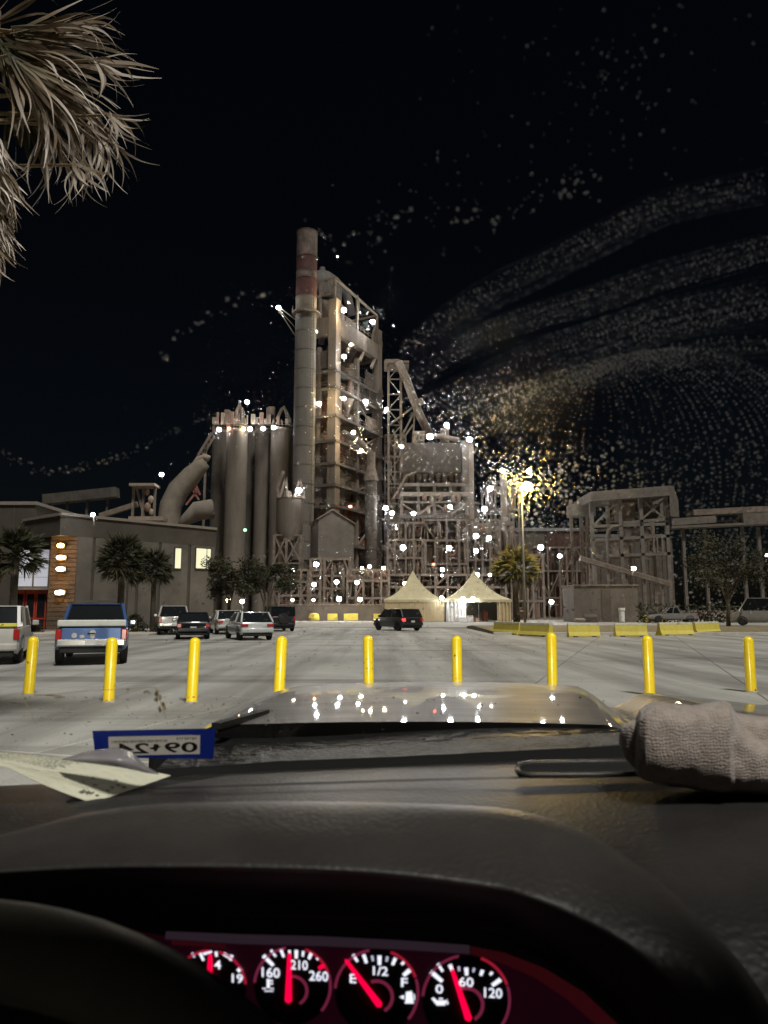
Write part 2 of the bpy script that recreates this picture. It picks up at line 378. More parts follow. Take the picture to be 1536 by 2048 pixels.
# wiper blade lying by the hood edge
wp = MB(); a, b = P(432, 1452, 0.80), P(532, 1424, 0.98)
wp.bar(a, b, 0.010, 0.0065); wp.bar(a + Vector((0.0, 0, -0.005)), b + Vector((0.0, 0, -0.005)), 0.004, 0.004)
tpart(wp, 'wiper_blade', M_black)

# windshield plane
WB = P(768, 1528, 0.64); WS = math.radians(42)
WN = Vector((0, math.sin(WS), math.cos(WS))); WU = Vector((0, -math.cos(WS), math.sin(WS)))
def WP(px, py, off=0.0):
    d = ray(px, py); t = (WB - EYE).dot(WN) / d.dot(WN); return EYE + d * t + WN * off
wm, wnt, wb_ = nmat('clear_windshield_glass'); wnt.nodes.remove(wb_)
wt = wnt.nodes.new('ShaderNodeBsdfTransparent'); wt.inputs[0].default_value = (0.955, 0.965, 0.96, 1)
wnt.links.new(wt.outputs[0], wnt.nodes['Material Output'].inputs['Surface'])
ws = MB(); x0, x1 = -0.62, 1.15
c0, c1 = WB - WU * 0.03, WB + WU * 0.86
ws.add([(x0, c0.y, c0.z), (x1, c0.y, c0.z), (x1 - 0.08, c1.y, c1.z), (x0 + 0.08, c1.y, c1.z)], [(0, 1, 2, 3)])
wind = tpart(ws, 'windshield', wm, fix=False)

# ---- water drops on the glass, left in wiper arcs
def dome(vs, fs, c, u, v, n, ru, rv, h, k=7, lean=(0.0, 0.0)):
    o = len(vs); ap = u * (ru * lean[0]) + v * (rv * lean[1])
    for rr, hh in ((1.0, 0.0), (0.72, 0.62)):
        for i in range(k):
            a = 2 * math.pi * i / k; vs.append(c + u * (math.cos(a) * ru * rr) + v * (math.sin(a) * rv * rr) + n * (h * hh) + ap * hh)
    vs.append(c + n * h + ap)
    for i in range(k):
        j = (i + 1) % k
        fs.append((o + i, o + j, o + k + j, o + k + i)); fs.append((o + k + i, o + k + j, o + 2 * k))
    b0 = len(vs)
    for i in range(k):
        a = 2 * math.pi * i / k; vs.append(c + u * (math.cos(a) * ru) + v * (math.sin(a) * rv) - n * 0.00002)
    fs.append(tuple(range(b0 + k - 1, b0 - 1, -1)))
dv, df = [], []
XU = Vector((1, 0, 0))
def drop(px, py, rpx, ang=0.0, el_=1.0):
    if not (-20 < px < 1556 and -20 < py < 1500): return
    c = WP(px, py, 0.0012); dist = (c - EYE).length; r = rpx * dist / F
    ca, sa = math.cos(ang), math.sin(ang)
    u = XU * ca + WU * sa; v = WU * ca - XU * sa
    r *= 0.74; dome(dv, df, c, u, v, WN, r * el_, r * 1.25 / max(0.7, el_ ** 0.5), r * 0.22)
def interp(pts, t):
    n = len(pts) - 1; s = min(n - 1e-6, max(0, t * n)); i = int(s); f = s - i
    p0, p1, p2, p3 = pts[max(i - 1, 0)], pts[i], pts[i + 1], pts[min(i + 2, n)]
    def cr(a, b, c, d): return 0.5 * ((2 * b) + (-a + c) * f + (2 * a - 5 * b + 4 * c - d) * f * f + (-a + 3 * b - 3 * c + d) * f ** 3)
    return cr(p0[0], p1[0], p2[0], p3[0]), cr(p0[1], p1[1], p2[1], p3[1])
DR = random.Random(11)
def streak(pts, n, spread, r0, r1, t0=0.0, t1=1.0, bias=0.0):
    for _ in range(n):
        t = DR.uniform(t0, t1); x, y = interp(pts, t); xa, ya = interp(pts, min(1, t + 0.01))
        a = -math.atan2(ya - y, xa - x)
        o = DR.gauss(0, spread); 
        drop(x + math.sin(a) * o, y + math.cos(a) * o, r0 + (r1 - r0) * DR.random() ** 3, a + DR.gauss(0, 0.3), DR.choice((1, 1, 1.15, 1.5)))
streak([(0, 905), (60, 936), (140, 942), (250, 912), (340, 868), (430, 828)], 110, 5, 1.0, 2.6)
streak([(318, 716), (372, 664), (450, 622), (540, 582)], 26, 9, 1.8, 5.5)
streak([(600, 530), (700, 478), (800, 440), (900, 445), (985, 438), (1065, 408), (1135, 380), (1205, 350)], 90, 17, 1.4, 5.2)
streak([(640, 540), (760, 500), (860, 430), (960, 390), (1100, 330)], 60, 55, 1.2, 2.8)
bands = [([(800, 720), (900, 640), (1000, 580), (1100, 530), (1200, 480), (1320, 420), (1440, 390), (1536, 372)], 170, 14, 1.4, 3.8),
         ([(800, 790), (920, 700), (1040, 650), (1180, 610), (1300, 570), (1420, 535), (1540, 500)], 210, 13, 1.3, 3.6),
         ([(820, 830), (940, 775), (1050, 722), (1160, 682), (1280, 642), (1400, 615), (1540, 585)], 260, 11, 1.3, 4.0),
         ([(850, 860), (960, 805), (1080, 752), (1200, 705), (1340, 662), (1440, 640), (1540, 622)], 240, 9, 1.2, 3.2),
         ([(900, 885), (1000, 820), (1100, 780), (1220, 738), (1340, 706), (1440, 694), (1540, 690)], 240, 8, 1.2, 3.0)]
def beads(curve, sp, r, jit, keep, n=400):
    pts = [curve(i / n) for i in range(n + 1)]; acc = DR.uniform(0, sp)
    for i in range(n):
        x0, y0 = pts[i]; x1, y1 = pts[i + 1]; acc += math.hypot(x1 - x0, y1 - y0)
        if acc >= sp:
            acc -= sp * DR.uniform(0.75, 1.3)
            if DR.random() < keep(x0, y0): drop(x0 + DR.gauss(0, jit), y0 + DR.gauss(0, jit), r * DR.uniform(0.7, 1.25) + 1.6 * DR.random() ** 9, -math.atan2(y1 - y0, x1 - x0), DR.choice((1, 1.1, 1.35)))
def patch(x, y, f=0.011, ph=0.0): return 0.5 + 0.5 * math.sin(x * f + ph) * math.sin(y * f * 1.7 + 2.1 * ph + x * 0.004)
for bi, (pts_, n_, sp_w, r0_, r1_) in enumerate(bands):
    rows_ = 9
    for k in range(rows_):
        off = (k - rows_ / 2) * (sp_w * 0.42) + DR.gauss(0, 1.0); rr = r0_ * DR.uniform(0.95, 1.7)
        beads(lambda t, pts_=pts_, off=off: (interp(pts_, t)[0], interp(pts_, t)[1] + off), DR.uniform(9, 14), rr, 1.3, lambda x, y, bi=bi, k=k: 0.30 + 0.65 * patch(x, y, 0.012, bi + k * 0.15))
for k in range(30):                                                     # tight loops at the wiper's turning point
    a = 12 + k * 11.5; cxx = 1195 + 0.42 * a; top_ = 206 + 0.17 * a; rr = DR.uniform(1.3, 2.2)
    def loop(t, a=a, cxx=cxx, top_=top_):
        th = math.radians(205 - 250 * t); ax = a if math.cos(th) > 0 else a * 1.75
        return cxx + ax * math.cos(th), 962 - top_ * math.sin(th) + (0 if math.cos(th) > 0 else -0.12 * ax * math.cos(th))
    beads(loop, DR.uniform(6.5, 9.5), rr, 0.8, lambda x, y, k=k: 0.35 + 0.6 * patch(x, y, 0.016, k * 0.1))
for _ in range(1500):                                                   # scattered drops over the yard on the right
    x, y = DR.uniform(940, 1550), DR.uniform(880, 1250)
    if DR.random() < sst(930, 1180, x) * 0.85 + 0.15: drop(x, y, 1.0 + 2.6 * DR.random() ** 3, DR.uniform(0, 3), DR.choice((1, 1.2, 1.6)))
for _ in range(420): drop(DR.gauss(1040, 130), DR.gauss(1010, 85), 1.1 + 2.6 * DR.random() ** 3, DR.uniform(0, 3), DR.choice((1, 1.2, 1.6)))
for _ in range(330): drop(DR.uniform(280, 620), DR.uniform(1090, 1290), 0.9 + 2.6 * DR.random() ** 4, DR.uniform(0.2, 1.0), DR.choice((1, 1.3, 1.9)))
for _ in range(260): drop(DR.uniform(620, 950), DR.uniform(860, 1240), 0.8 + 2.2 * DR.random() ** 4, DR.uniform(0, 3))
for _ in range(60): drop(DR.uniform(840, 1536), DR.uniform(0, 360), 0.9 + 1.8 * DR.random() ** 3, DR.uniform(0, 3))
for _ in range(70): drop(DR.gauss(1230, 60), DR.gauss(190, 80), 1.2 + 1.8 * DR.random() ** 2, 1.3, 1.3)
for _ in range(240): drop(DR.uniform(0, 1250), DR.uniform(1395, 1530), 0.8 + 2.6 * DR.random() ** 4, DR.uniform(-0.2, 0.3), DR.choice((1, 1.6)))
mv, mf = [], []
def halo_drop(px, py, rpx, flat):  # tiny flat clear drops added to spread a halo round the lamps
    if not (0 < px < 1536 and 400 < py < 1500): return
    c = WP(px, py, 0.0011); r = rpx * (c - EYE).length / F; dome(mv, mf, c, XU, WU, WN, r, r * 1.2, r * flat, 6, (DR.gauss(0, 0.22), DR.gauss(-0.28, 0.3)))
for _ in range(3600): halo_drop(DR.gauss(850, 230), DR.gauss(1020, 150), 0.6 + 0.7 * DR.random(), DR.uniform(0.008, 0.045))
for _ in range(1000): halo_drop(DR.gauss(1055, 60), DR.gauss(980, 55), 0.7 + 0.9 * DR.random(), DR.uniform(0.015, 0.08))
for _ in range(1100): halo_drop(DR.uniform(400, 800), DR.uniform(570, 1000), 0.7 + 0.7 * DR.random(), DR.uniform(0.008, 0.05))
mm_, mnt, mb_ = nmat('clear_halo_drop'); mb_.inputs['Transmission Weight'].default_value = 1.0; mb_.inputs['IOR'].default_value = 1.33; mb_.inputs['Roughness'].default_value = 0.0
mme = bpy.data.meshes.new('halo_drops'); mme.from_pydata([tuple(v) for v in mv], [], mf); mme.materials.append(mm_)
mme.polygons.foreach_set('use_smooth', [True] * len(mme.polygons)); mme.update(); link('halo_drops', mme, wind)['kind'] = 'stuff'
# dried smears left by the wiper: thin nearly clear ribbons on the glass
sv_, sf_ = [], []
def smear(pts, w, n=40):
    o = len(sv_)
    for i in range(n + 1):
        x, y = interp(pts, i / n); xa, ya = interp(pts, min(1, i / n + 0.01)); L_ = math.hypot(xa - x, ya - y) or 1; nx, ny = -(ya - y) / L_, (xa - x) / L_
        k = w * math.sin(math.pi * min(1, max(0.02, i / n))) ** 0.5
        sv_.append(WP(x + nx * k / 2, y + ny * k / 2, 0.0006)); sv_.append(WP(x - nx * k / 2, y - ny * k / 2, 0.0006))
    for i in range(n): sf_.append((o + 2 * i, o + 2 * i + 1, o + 2 * i + 3, o + 2 * i + 2))
for bnd in bands:
    for k in range(16):
        o_, p_ = DR.gauss(0, 20), DR.gauss(0, 9); n_b = len(bnd[0]); smear([(x, y + o_ + p_ * math.sin(i * 1.1 + k)) for i, (x, y) in enumerate(bnd[0])], DR.uniform(2, 8))
for k in range(24):
    a = 40 + k * 13.5; cxx = 1195 + 0.42 * a; top_ = 210 + 0.16 * a
    pts = [(cxx + (a if math.cos(t) > 0 else a * 1.75) * math.cos(t), 962 - top_ * math.sin(t) + (0 if math.cos(t) > 0 else -0.12 * a * 1.75 * math.cos(t))) for t in [math.radians(150 - 14 * j) for j in range(12)]]
    smear(pts, DR.uniform(1.5, 6), 60)
fm2, fnt2, fb2 = nmat('dried_smear'); ft2 = fnt2.nodes.new('ShaderNodeBsdfTransparent'); fd2 = fnt2.nodes.new('ShaderNodeBsdfTranslucent'); fd2.inputs[0].default_value = (0.6, 0.6, 0.62, 1); fx2 = fnt2.nodes.new('ShaderNodeMixShader'); fx2.inputs[0].default_value = 0.03
fg_ = fnt2.nodes.new('ShaderNodeNewGeometry'); fz_ = fnt2.nodes.new('ShaderNodeTexNoise'); fz_.inputs['Scale'].default_value = 420; fz_.inputs['Detail'].default_value = 3; fr2 = fnt2.nodes.new('ShaderNodeMapRange'); fr2.inputs['From Min'].default_value = 0.46; fr2.inputs['From Max'].default_value = 0.74; fr2.inputs['To Min'].default_value = 0.004; fr2.inputs['To Max'].default_value = 0.045
fnt2.links.new(fg_.outputs['Position'], fz_.inputs['Vector']); fnt2.links.new(fz_.outputs['Fac'], fr2.inputs['Value']); fnt2.links.new(fr2.outputs[0], fx2.inputs[0])
fnt2.links.new(ft2.outputs[0], fx2.inputs[1]); fnt2.links.new(fd2.outputs[0], fx2.inputs[2]); fnt2.links.new(fx2.outputs[0], fnt2.nodes['Material Output'].inputs['Surface'])
n_thin = len(sf_)
for bnd in bands:
    for k in range(4):
        o_ = DR.gauss(0, 12); smear([(x, y + o_) for x, y in bnd[0]], DR.uniform(8, 42))
fm3, fnt3, fb3 = nmat('thin_glass_film'); ft3 = fnt3.nodes.new('ShaderNodeBsdfTransparent'); fd3 = fnt3.nodes.new('ShaderNodeBsdfTranslucent'); fd3.inputs[0].default_value = (0.6, 0.6, 0.63, 1); fx3 = fnt3.nodes.new('ShaderNodeMixShader'); fx3.inputs[0].default_value = 0.004
fnt3.links.new(ft3.outputs[0], fx3.inputs[1]); fnt3.links.new(fd3.outputs[0], fx3.inputs[2]); fnt3.links.new(fx3.outputs[0], fnt3.nodes['Material Output'].inputs['Surface'])
sme = bpy.data.meshes.new('dried_smears'); sme.from_pydata([tuple(v) for v in sv_], [], sf_); sme.materials.append(fm2); sme.materials.append(fm3); sme.polygons.foreach_set('material_index', [0 if i < n_thin else 1 for i in range(len(sf_))]); sme.update(); link('dried_smears', sme, wind)['kind'] = 'stuff'
dm, dnt, db = nmat('dusty_water_drop')
db.inputs['Base Color'].default_value = (0.96, 0.97, 0.97, 1); db.inputs['Transmission Weight'].default_value = 1.0; db.inputs['IOR'].default_value = 1.33; db.inputs['Roughness'].default_value = 0.25
tl_ = dnt.nodes.new('ShaderNodeBsdfTranslucent'); tl_.inputs[0].default_value = (0.52, 0.52, 0.53, 1)
df_ = dnt.nodes.new('ShaderNodeBsdfDiffuse'); df_.inputs[0].default_value = (0.52, 0.52, 0.53, 1)
m1 = dnt.nodes.new('ShaderNodeMixShader'); m1.inputs[0].default_value = 0.5; m2 = dnt.nodes.new('ShaderNodeMixShader'); m2.inputs[0].default_value = 0.38
dnt.links.new(tl_.outputs[0], m1.inputs[1]); dnt.links.new(df_.outputs[0], m1.inputs[2]); dnt.links.new(db.outputs[0], m2.inputs[1]); dnt.links.new(m1.outputs[0], m2.inputs[2])
dnt.links.new(m2.outputs[0], dnt.nodes['Material Output'].inputs['Surface'])
dme = bpy.data.meshes.new('water_drops'); dme.from_pydata([tuple(v) for v in dv], [], df); dme.materials.append(dm)
dme.polygons.foreach_set('use_smooth', [True] * len(dme.polygons)); dme.update()
do = link('water_drops', dme, wind); do['kind'] = 'stuff'; 

def translucent(name, col, w=0.6):
    m, nt, b = nmat(name); N = nt.nodes; L = nt.links
    tc = N.new('ShaderNodeTexCoord'); n = N.new('ShaderNodeTexNoise'); n.inputs['Scale'].default_value = 60; L.new(tc.outputs['Object'], n.inputs['Vector'])
    rp = N.new('ShaderNodeValToRGB'); rp.color_ramp.elements[0].color = (*[c * 0.85 for c in col], 1); rp.color_ramp.elements[1].color = (*[min(1, c * 1.12) for c in col], 1); L.new(n.outputs['Fac'], rp.inputs[0])
    t = N.new('ShaderNodeBsdfTranslucent'); x = N.new('ShaderNodeMixShader'); x.inputs[0].default_value = w
    L.new(rp.outputs[0], t.inputs[0]); L.new(rp.outputs[0], b.inputs['Base Color']); b.inputs['Roughness'].default_value = 0.6
    L.new(b.outputs[0], x.inputs[1]); L.new(t.outputs[0], x.inputs[2]); L.new(x.outputs[0], N['Material Output'].inputs['Surface']); return m
# ---- old sticker outline and residue on the glass
M_res = translucent('glue_residue', (0.50, 0.42, 0.30), 0.7)
rs = MB()
def wline(p, q, w):
    a, b = WP(*p, -0.0012), WP(*q, -0.0012); d = (b - a).normalized(); s_ = d.cross(WN) * w / 2
    rs.add([a - s_, b - s_, b + s_, a + s_], [(0, 1, 2, 3)])
for p, q in (((50, 1392), (160, 1380)), ((160, 1380), (312, 1372)), ((312, 1372), (333, 1434)), ((50, 1392), (72, 1445))): wline(p, q, 0.0006)
RR = random.Random(3)
for (x, y, w, h, n) in ((315, 1388, 10, 16, 12), (322, 1412, 9, 14, 12), (296, 1380, 12, 5, 8), (258, 1378, 12, 4, 6), (105, 1388, 30, 5, 12), (55, 1394, 6, 5, 5)):
    for _ in range(max(3, n // 2)):
        cx_, cy_ = x + RR.gauss(0, w * 0.35), y + RR.gauss(0, h * 0.45); k = 7
        pts = [WP(cx_ + math.cos(i * 6.283 / k) * w * RR.uniform(0.2, 0.5), cy_ + math.sin(i * 6.283 / k) * h * RR.uniform(0.2, 0.5), -0.0014 - 0.0001 * RR.random()) for i in range(k)]
        rs.add(pts, [tuple(range(k))])
for _ in range(70):
    cx_, cy_, w, h = RR.uniform(20, 560), RR.uniform(1390, 1450), RR.uniform(1.5, 5), RR.uniform(0.6, 2); k = 6
    pts = [WP(cx_ + math.cos(i * 6.283 / k) * w * RR.uniform(0.6, 1), cy_ + math.sin(i * 6.283 / k) * h * RR.uniform(0.6, 1), -0.0014) for i in range(k)]
    rs.add(pts, [tuple(range(k))])
ro = rs.build('glue_residue', M_res, wind, fix=False); ro['kind'] = 'stuff'

# ---- registration sticker, seen mirrored from inside
stk = thing('registration_sticker', 'blue sticker with pale 09 24 date label stuck low on the windshield', 'sticker', WP(310, 1480, -0.003))
def sp(px, py, off): return WP(px, py, -0.003 - off) - stk.location
OUT = [(187, 1455), (432, 1450), (428, 1511), (193, 1509)]; INN = [(219, 1467), (402, 1463), (401, 1501), (220, 1505)]
M_sblue = translucent('sticker_blue', (0.012, 0.03, 0.26), 0.6)
for i in range(4):
    j = (i + 1) % 4; sb = MB(); sb.add([sp(*OUT[i], 0), sp(*OUT[j], 0), sp(*INN[j], 0), sp(*INN[i], 0)], [(0, 1, 2, 3)]); sb.build('backing', M_sblue, stk, fix=False)
lb = MB(); lb.add([sp(x, y, 0.0002) for x, y in INN], [(0, 1, 2, 3)]); lb.build('date_label', translucent('label_paper', (0.62, 0.59, 0.55), 0.7), stk, fix=False)
M_ink = mat('grey_ink', (0.045, 0.04, 0.035), 0.6, var=0.1)
def stk_text(t, cx_, cy_, wpx, hpx, name):
    me = text_mesh(t, 1.0, 0.02); xs_ = [v.co.x for v in me.vertices]; ys_ = [v.co.y for v in me.vertices]
    ax, bx2, ay, by2 = min(xs_), max(xs_), min(ys_), max(ys_)
    for v in me.vertices:
        u = (v.co.x - ax) / (bx2 - ax); w = (v.co.y - ay) / (by2 - ay)
        v.co = sp(cx_ + wpx * (0.5 - u), cy_ + hpx * (0.5 - w) - (cx_ + wpx * (0.5 - u) - 310) * 0.022, 0.0007)     # mirrored
    me.materials.append(M_ink); link(name, me, stk)
stk_text('09', 364, 1488, 66, 21, 'numeral'); stk_text('24', 268, 1488, 64, 21, 'numeral')
ic = MB(); q = [(300, 1488), (309, 1486), (310, 1480), (318, 1480), (320, 1484), (325, 1485), (319, 1488), (316, 1493), (312, 1496), (309, 1491), (303, 1490)]
ic.add([sp(x, y, 0.0007) for x, y in q], [tuple(range(len(q)))]); ic.build('state_emblem', M_ink, stk, fix=False)
bc = MB()
for i in range(34):
    x = 226 + i * 3.3; w = 1.0 + 1.4 * ((i * 37) % 5) / 4
    bc.add([sp(x, 1471.5 - (x - 310) * 0.022, 0.0007), sp(x + w, 1471.5 - (x - 310) * 0.022, 0.0007), sp(x + w, 1476.5 - (x - 310) * 0.022, 0.0007), sp(x, 1476.5 - (x - 310) * 0.022, 0.0007)], [(0, 1, 2, 3)])
for i in range(8):
    x = 355 + i * 5.2
    bc.add([sp(x, 1466.5, 0.0007), sp(x + 3, 1466.5, 0.0007), sp(x + 3 - (i % 3), 1471.5, 0.0007), sp(x + (i % 2), 1471.5, 0.0007)], [(0, 1, 2, 3)])
bc.build('barcode', mat('barcode_ink', (0.16, 0.14, 0.11), 0.6, var=0.1), stk, fix=False)

# ================================================================== DASHBOARD
def dash_material(name, col, rough, sc_=170, strength=0.35):
    m, nt, b = nmat(name); N = nt.nodes; L = nt.links
    tc = N.new('ShaderNodeTexCoord'); v = N.new('ShaderNodeTexVoronoi'); v.inputs['Scale'].default_value = sc_; v.feature = 'SMOOTH_F1'
    n = N.new('ShaderNodeTexNoise'); n.inputs['Scale'].default_value = 14; n.inputs['Detail'].default_value = 6; n.inputs['Roughness'].default_value = 0.7
    L.new(tc.outputs['Object'], v.inputs['Vector']); L.new(tc.outputs['Object'], n.inputs['Vector'])
    r = N.new('ShaderNodeValToRGB'); r.color_ramp.elements[0].position = 0.3; r.color_ramp.elements[1].position = 0.75
    r.color_ramp.elements[0].color = (*[c * 0.75 for c in col], 1); r.color_ramp.elements[1].color = (*[c * 1.3 for c in col], 1)
    L.new(n.outputs['Fac'], r.inputs[0]); L.new(r.outputs[0], b.inputs['Base Color'])
    bp = N.new('ShaderNodeBump'); bp.inputs['Strength'].default_value = strength; bp.inputs['Distance'].default_value = 0.0008
    L.new(v.outputs['Distance'], bp.inputs['Height']); L.new(bp.outputs[0], b.inputs['Normal'])
    b.inputs['Roughness'].default_value = rough; b.inputs['Specular IOR Level'].default_value = 0.35
    return m
M_dash = dash_material('dash_vinyl', (0.024, 0.022, 0.0205), 0.46, 330, 0.5)
M_brow = dash_material('binnacle_vinyl', (0.042, 0.038, 0.035), 0.42, 360, 0.35)
def pgrid(mb, rows, n=12):
    """rows of (px,py,depth) control points -> smooth grid, resampled along each row and between rows"""
    def cat(pts, t):
        k = len(pts) - 1; s = min(k - 1e-6, max(0, t * k)); i = int(s); f = s - i
        p = [Vector(pts[max(i - 1, 0)]), Vector(pts[i]), Vector(pts[i + 1]), Vector(pts[min(i + 2, k)])]
        return 0.5 * (2 * p[1] + (p[2] - p[0]) * f + (2 * p[0] - 5 * p[1] + 4 * p[2] - p[3]) * f * f + (3 * p[1] - p[0] - 3 * p[2] + p[3]) * f ** 3)
    W3 = [[P(*q) for q in r] for r in rows]; nc = n * (len(rows[0]) - 1)
    R1 = [[cat(r, j / nc) for j in range(nc + 1)] for r in W3]
    nr = 6 * (len(rows) - 1)
    return mb.grid([[cat([R1[i][j] for i in range(len(R1))], k / nr) for j in range(nc + 1)] for k in range(nr + 1)])
db_ = MB()
pgrid(db_, [[(-60, 1575, 0.66), (300, 1558, 0.66), (480, 1545, 0.66), (800, 1532, 0.66), (1100, 1520, 0.66), (1600, 1506, 0.66)],
            [(-60, 1577, 0.645), (300, 1560, 0.645), (480, 1549, 0.645), (800, 1535, 0.645), (1100, 1523, 0.645), (1600, 1510, 0.645)],
            [(-60, 1610, 0.53), (300, 1586, 0.55), (480, 1575, 0.56), (800, 1566, 0.56), (1100, 1560, 0.56), (1600, 1552, 0.56)],
            [(-60, 1668, 0.455), (300, 1632, 0.475), (480, 1622, 0.48), (800, 1615, 0.48), (1100, 1622, 0.47), (1600, 1610, 0.47)],
            [(-60, 1740, 0.40), (300, 1700, 0.42), (480, 1690, 0.43), (800, 1690, 0.42), (1100, 1740, 0.39), (1600, 1700, 0.40)],
            [(-60, 1900, 0.37), (300, 1860, 0.40), (480, 1850, 0.41), (800, 1860, 0.40), (1100, 1900, 0.345), (1600, 1840, 0.345)],
            [(-60, 2150, 0.36), (300, 2150, 0.39), (480, 2150, 0.40), (800, 2150, 0.39), (1100, 2150, 0.325), (1600, 2120, 0.30)]], 10)
# cut away where the instrument cavity is: drop faces that would show inside the binnacle
keep = []
for f in db_.f:
    c = sum((Vector(db_.v[i]) for i in f), Vector()) / len(f); d = c - EYE
    fx = d.x / (d.y * CT + d.z * ST); fy = (-d.y * ST + d.z * CT) / (d.y * CT + d.z * ST); px_, py_ = CX + fx * F, CY - fy * F
    lim = interp([(0, 1745), (300, 1735), (700, 1735), (1000, 1760), (1150, 1800), (1280, 1880), (1400, 2040)], max(0, min(1, px_ / 1400.0)))[1]
    if px_ < 1400 and py_ > lim - 45 and py_ > 1690: continue
    keep.append(f)
db_.f = keep
dash = tpart(db_, 'dashboard', M_dash, smooth=True)
gp_ = MB(); gp_.grid([[P(x, y, 0.664) for x, y in ((280, 1540), (420, 1532), (560, 1522), (800, 1513), (1100, 1498), (1340, 1487))], [P(x, y, 0.660) for x, y in ((280, 1562), (420, 1552), (560, 1547), (800, 1536), (1100, 1523), (1340, 1512))]])
gp_.build('rear_gap_shade', mat('gap_shade_black', (0.004, 0.004, 0.004), 0.9, var=0.1), dash, fix=False)  # near-black sheet painted for the shade behind the dash's rear edge
kn = MB(); kn.grid([[(x, 0.50, 1.6 + z) for x in (-1.2, 0, 1.2)] for z in (-0.145, -0.6, -1.1)]); tpart(kn, 'knee_panel', mat('knee_black', (0.01, 0.01, 0.01), 0.8, var=0.1), fix=False)
# seam line across the dash top (a second panel stepped 3 mm proud)
sm = MB(); pgrid(sm, [[(300, 1580, 0.545), (520, 1572, 0.548), (800, 1563, 0.55), (1100, 1556, 0.55), (1330, 1552, 0.55)], [(300, 1584, 0.538), (520, 1577, 0.540), (800, 1568, 0.542), (1100, 1560, 0.542), (1330, 1557, 0.542)]], 6)
sm.build('panel_seam', M_black, dash, fix=False).location = (0, 0, 0.0015)
# defroster slot on the right
dsl = MB(); DY = 0.575
loop = [(1034, 1546), (1040, 1537), (1060, 1533), (1180, 1531), (1330, 1529), (1330, 1553), (1180, 1557), (1060, 1558), (1040, 1555)]
W_ = [P(x, y, 0.575 - (y - 1533) * 0.0011) + Vector((0, 0, 0.0025)) for x, y in loop]
dsl.add(W_, [tuple(range(len(W_)))]); ds = dsl.build('defroster_slot', M_black, dash, fix=False)
rim = MB(); rim.tube(W_ + [W_[0]], 0.0022, 6); rim.build('defroster_rim', M_brow, dash, smooth=True)
# ribbed speaker grille on the left
sg = MB(); _a, _b, _c = P(300, 1560, 0.645), P(300, 1632, 0.475), P(-60, 1610, 0.53); _n = (_b - _a).cross(_c - _a).normalized(); _n = _n if _n.z > 0 else -_n
def on_dash(px, py, h=0.002):
    d = ray(px, py); return EYE + d * ((_a - EYE).dot(_n) / d.dot(_n)) + _n * h
for i in range(64):
    t = i / 63; xa, ya = 150 + 320 * t, 1600 - 52 * t; xb, yb = 120 + 300 * t, 1612 - 44 * t
    sg.bar(on_dash(xa + 16, ya - 8), on_dash(xa - 16, ya + 10), 0.0010, 0.0016)
sg.build('speaker_grille', mat('grille_black', (0.012, 0.012, 0.012), 0.6, var=0.1), dash)
# binnacle hood over the gauges
br = MB()
crest = [(-80, 1690, 0.370), (60, 1655, 0.385), (180, 1625, 0.390), (320, 1608, 0.395), (520, 1603, 0.400), (760, 1605, 0.400), (980, 1614, 0.395), (1080, 1632, 0.385), (1180, 1672, 0.370), (1290, 1748, 0.350), (1400, 1850, 0.325), (1480, 1950, 0.305), (1545, 2080, 0.290)]
back = [(-80, 1715, 0.413), (60, 1680, 0.433), (180, 1650, 0.443), (320, 1634, 0.448), (520, 1628, 0.453), (760, 1630, 0.453), (980, 1640, 0.448), (1095, 1655, 0.433), (1205, 1690, 0.413), (1320, 1765, 0.388), (1430, 1865, 0.358), (1515, 1960, 0.338), (1600, 2090, 0.318)]
mid = [(-80, 1715, 0.348), (60, 1690, 0.358), (180, 1668, 0.363), (320, 1658, 0.363), (520, 1655, 0.363), (760, 1660, 0.363), (980, 1675, 0.358), (1070, 1692, 0.353), (1160, 1730, 0.343), (1265, 1800, 0.328), (1370, 1895, 0.308), (1440, 1985, 0.293), (1500, 2100, 0.283)]
lip = [(-80, 1745, 0.333), (60, 1735, 0.338), (180, 1728, 0.340), (320, 1726, 0.340), (520, 1728, 0.340), (760, 1738, 0.338), (980, 1765, 0.333), (1060, 1785, 0.328), (1140, 1818, 0.323), (1240, 1872, 0.313), (1330, 1945, 0.303), (1390, 2020, 0.293), (1440, 2110, 0.286)]
under = [(x, y + 14, d + 0.002) for x, y, d in lip]
inner = [(-80, 1760, 0.40), (60, 1760, 0.41), (180, 1765, 0.415), (320, 1770, 0.42), (520, 1775, 0.42), (760, 1785, 0.42), (980, 1810, 0.415), (1050, 1840, 0.41), (1120, 1880, 0.40), (1200, 1940, 0.39), (1270, 2010, 0.38), (1310, 2080, 0.37), (1340, 2150, 0.36)]
pgrid(br, [back, crest, mid, lip, under], 4); bro = tpart(br, 'binnacle_hood', M_brow, smooth=True)
iu = MB(); pgrid(iu, [under, inner, [(x, y + 60, 0.435) for x, y, d in inner]], 4); tpart(iu, 'binnacle_lining', mat('matt_black', (0.008, 0.008, 0.008), 0.8, var=0.1), smooth=True)

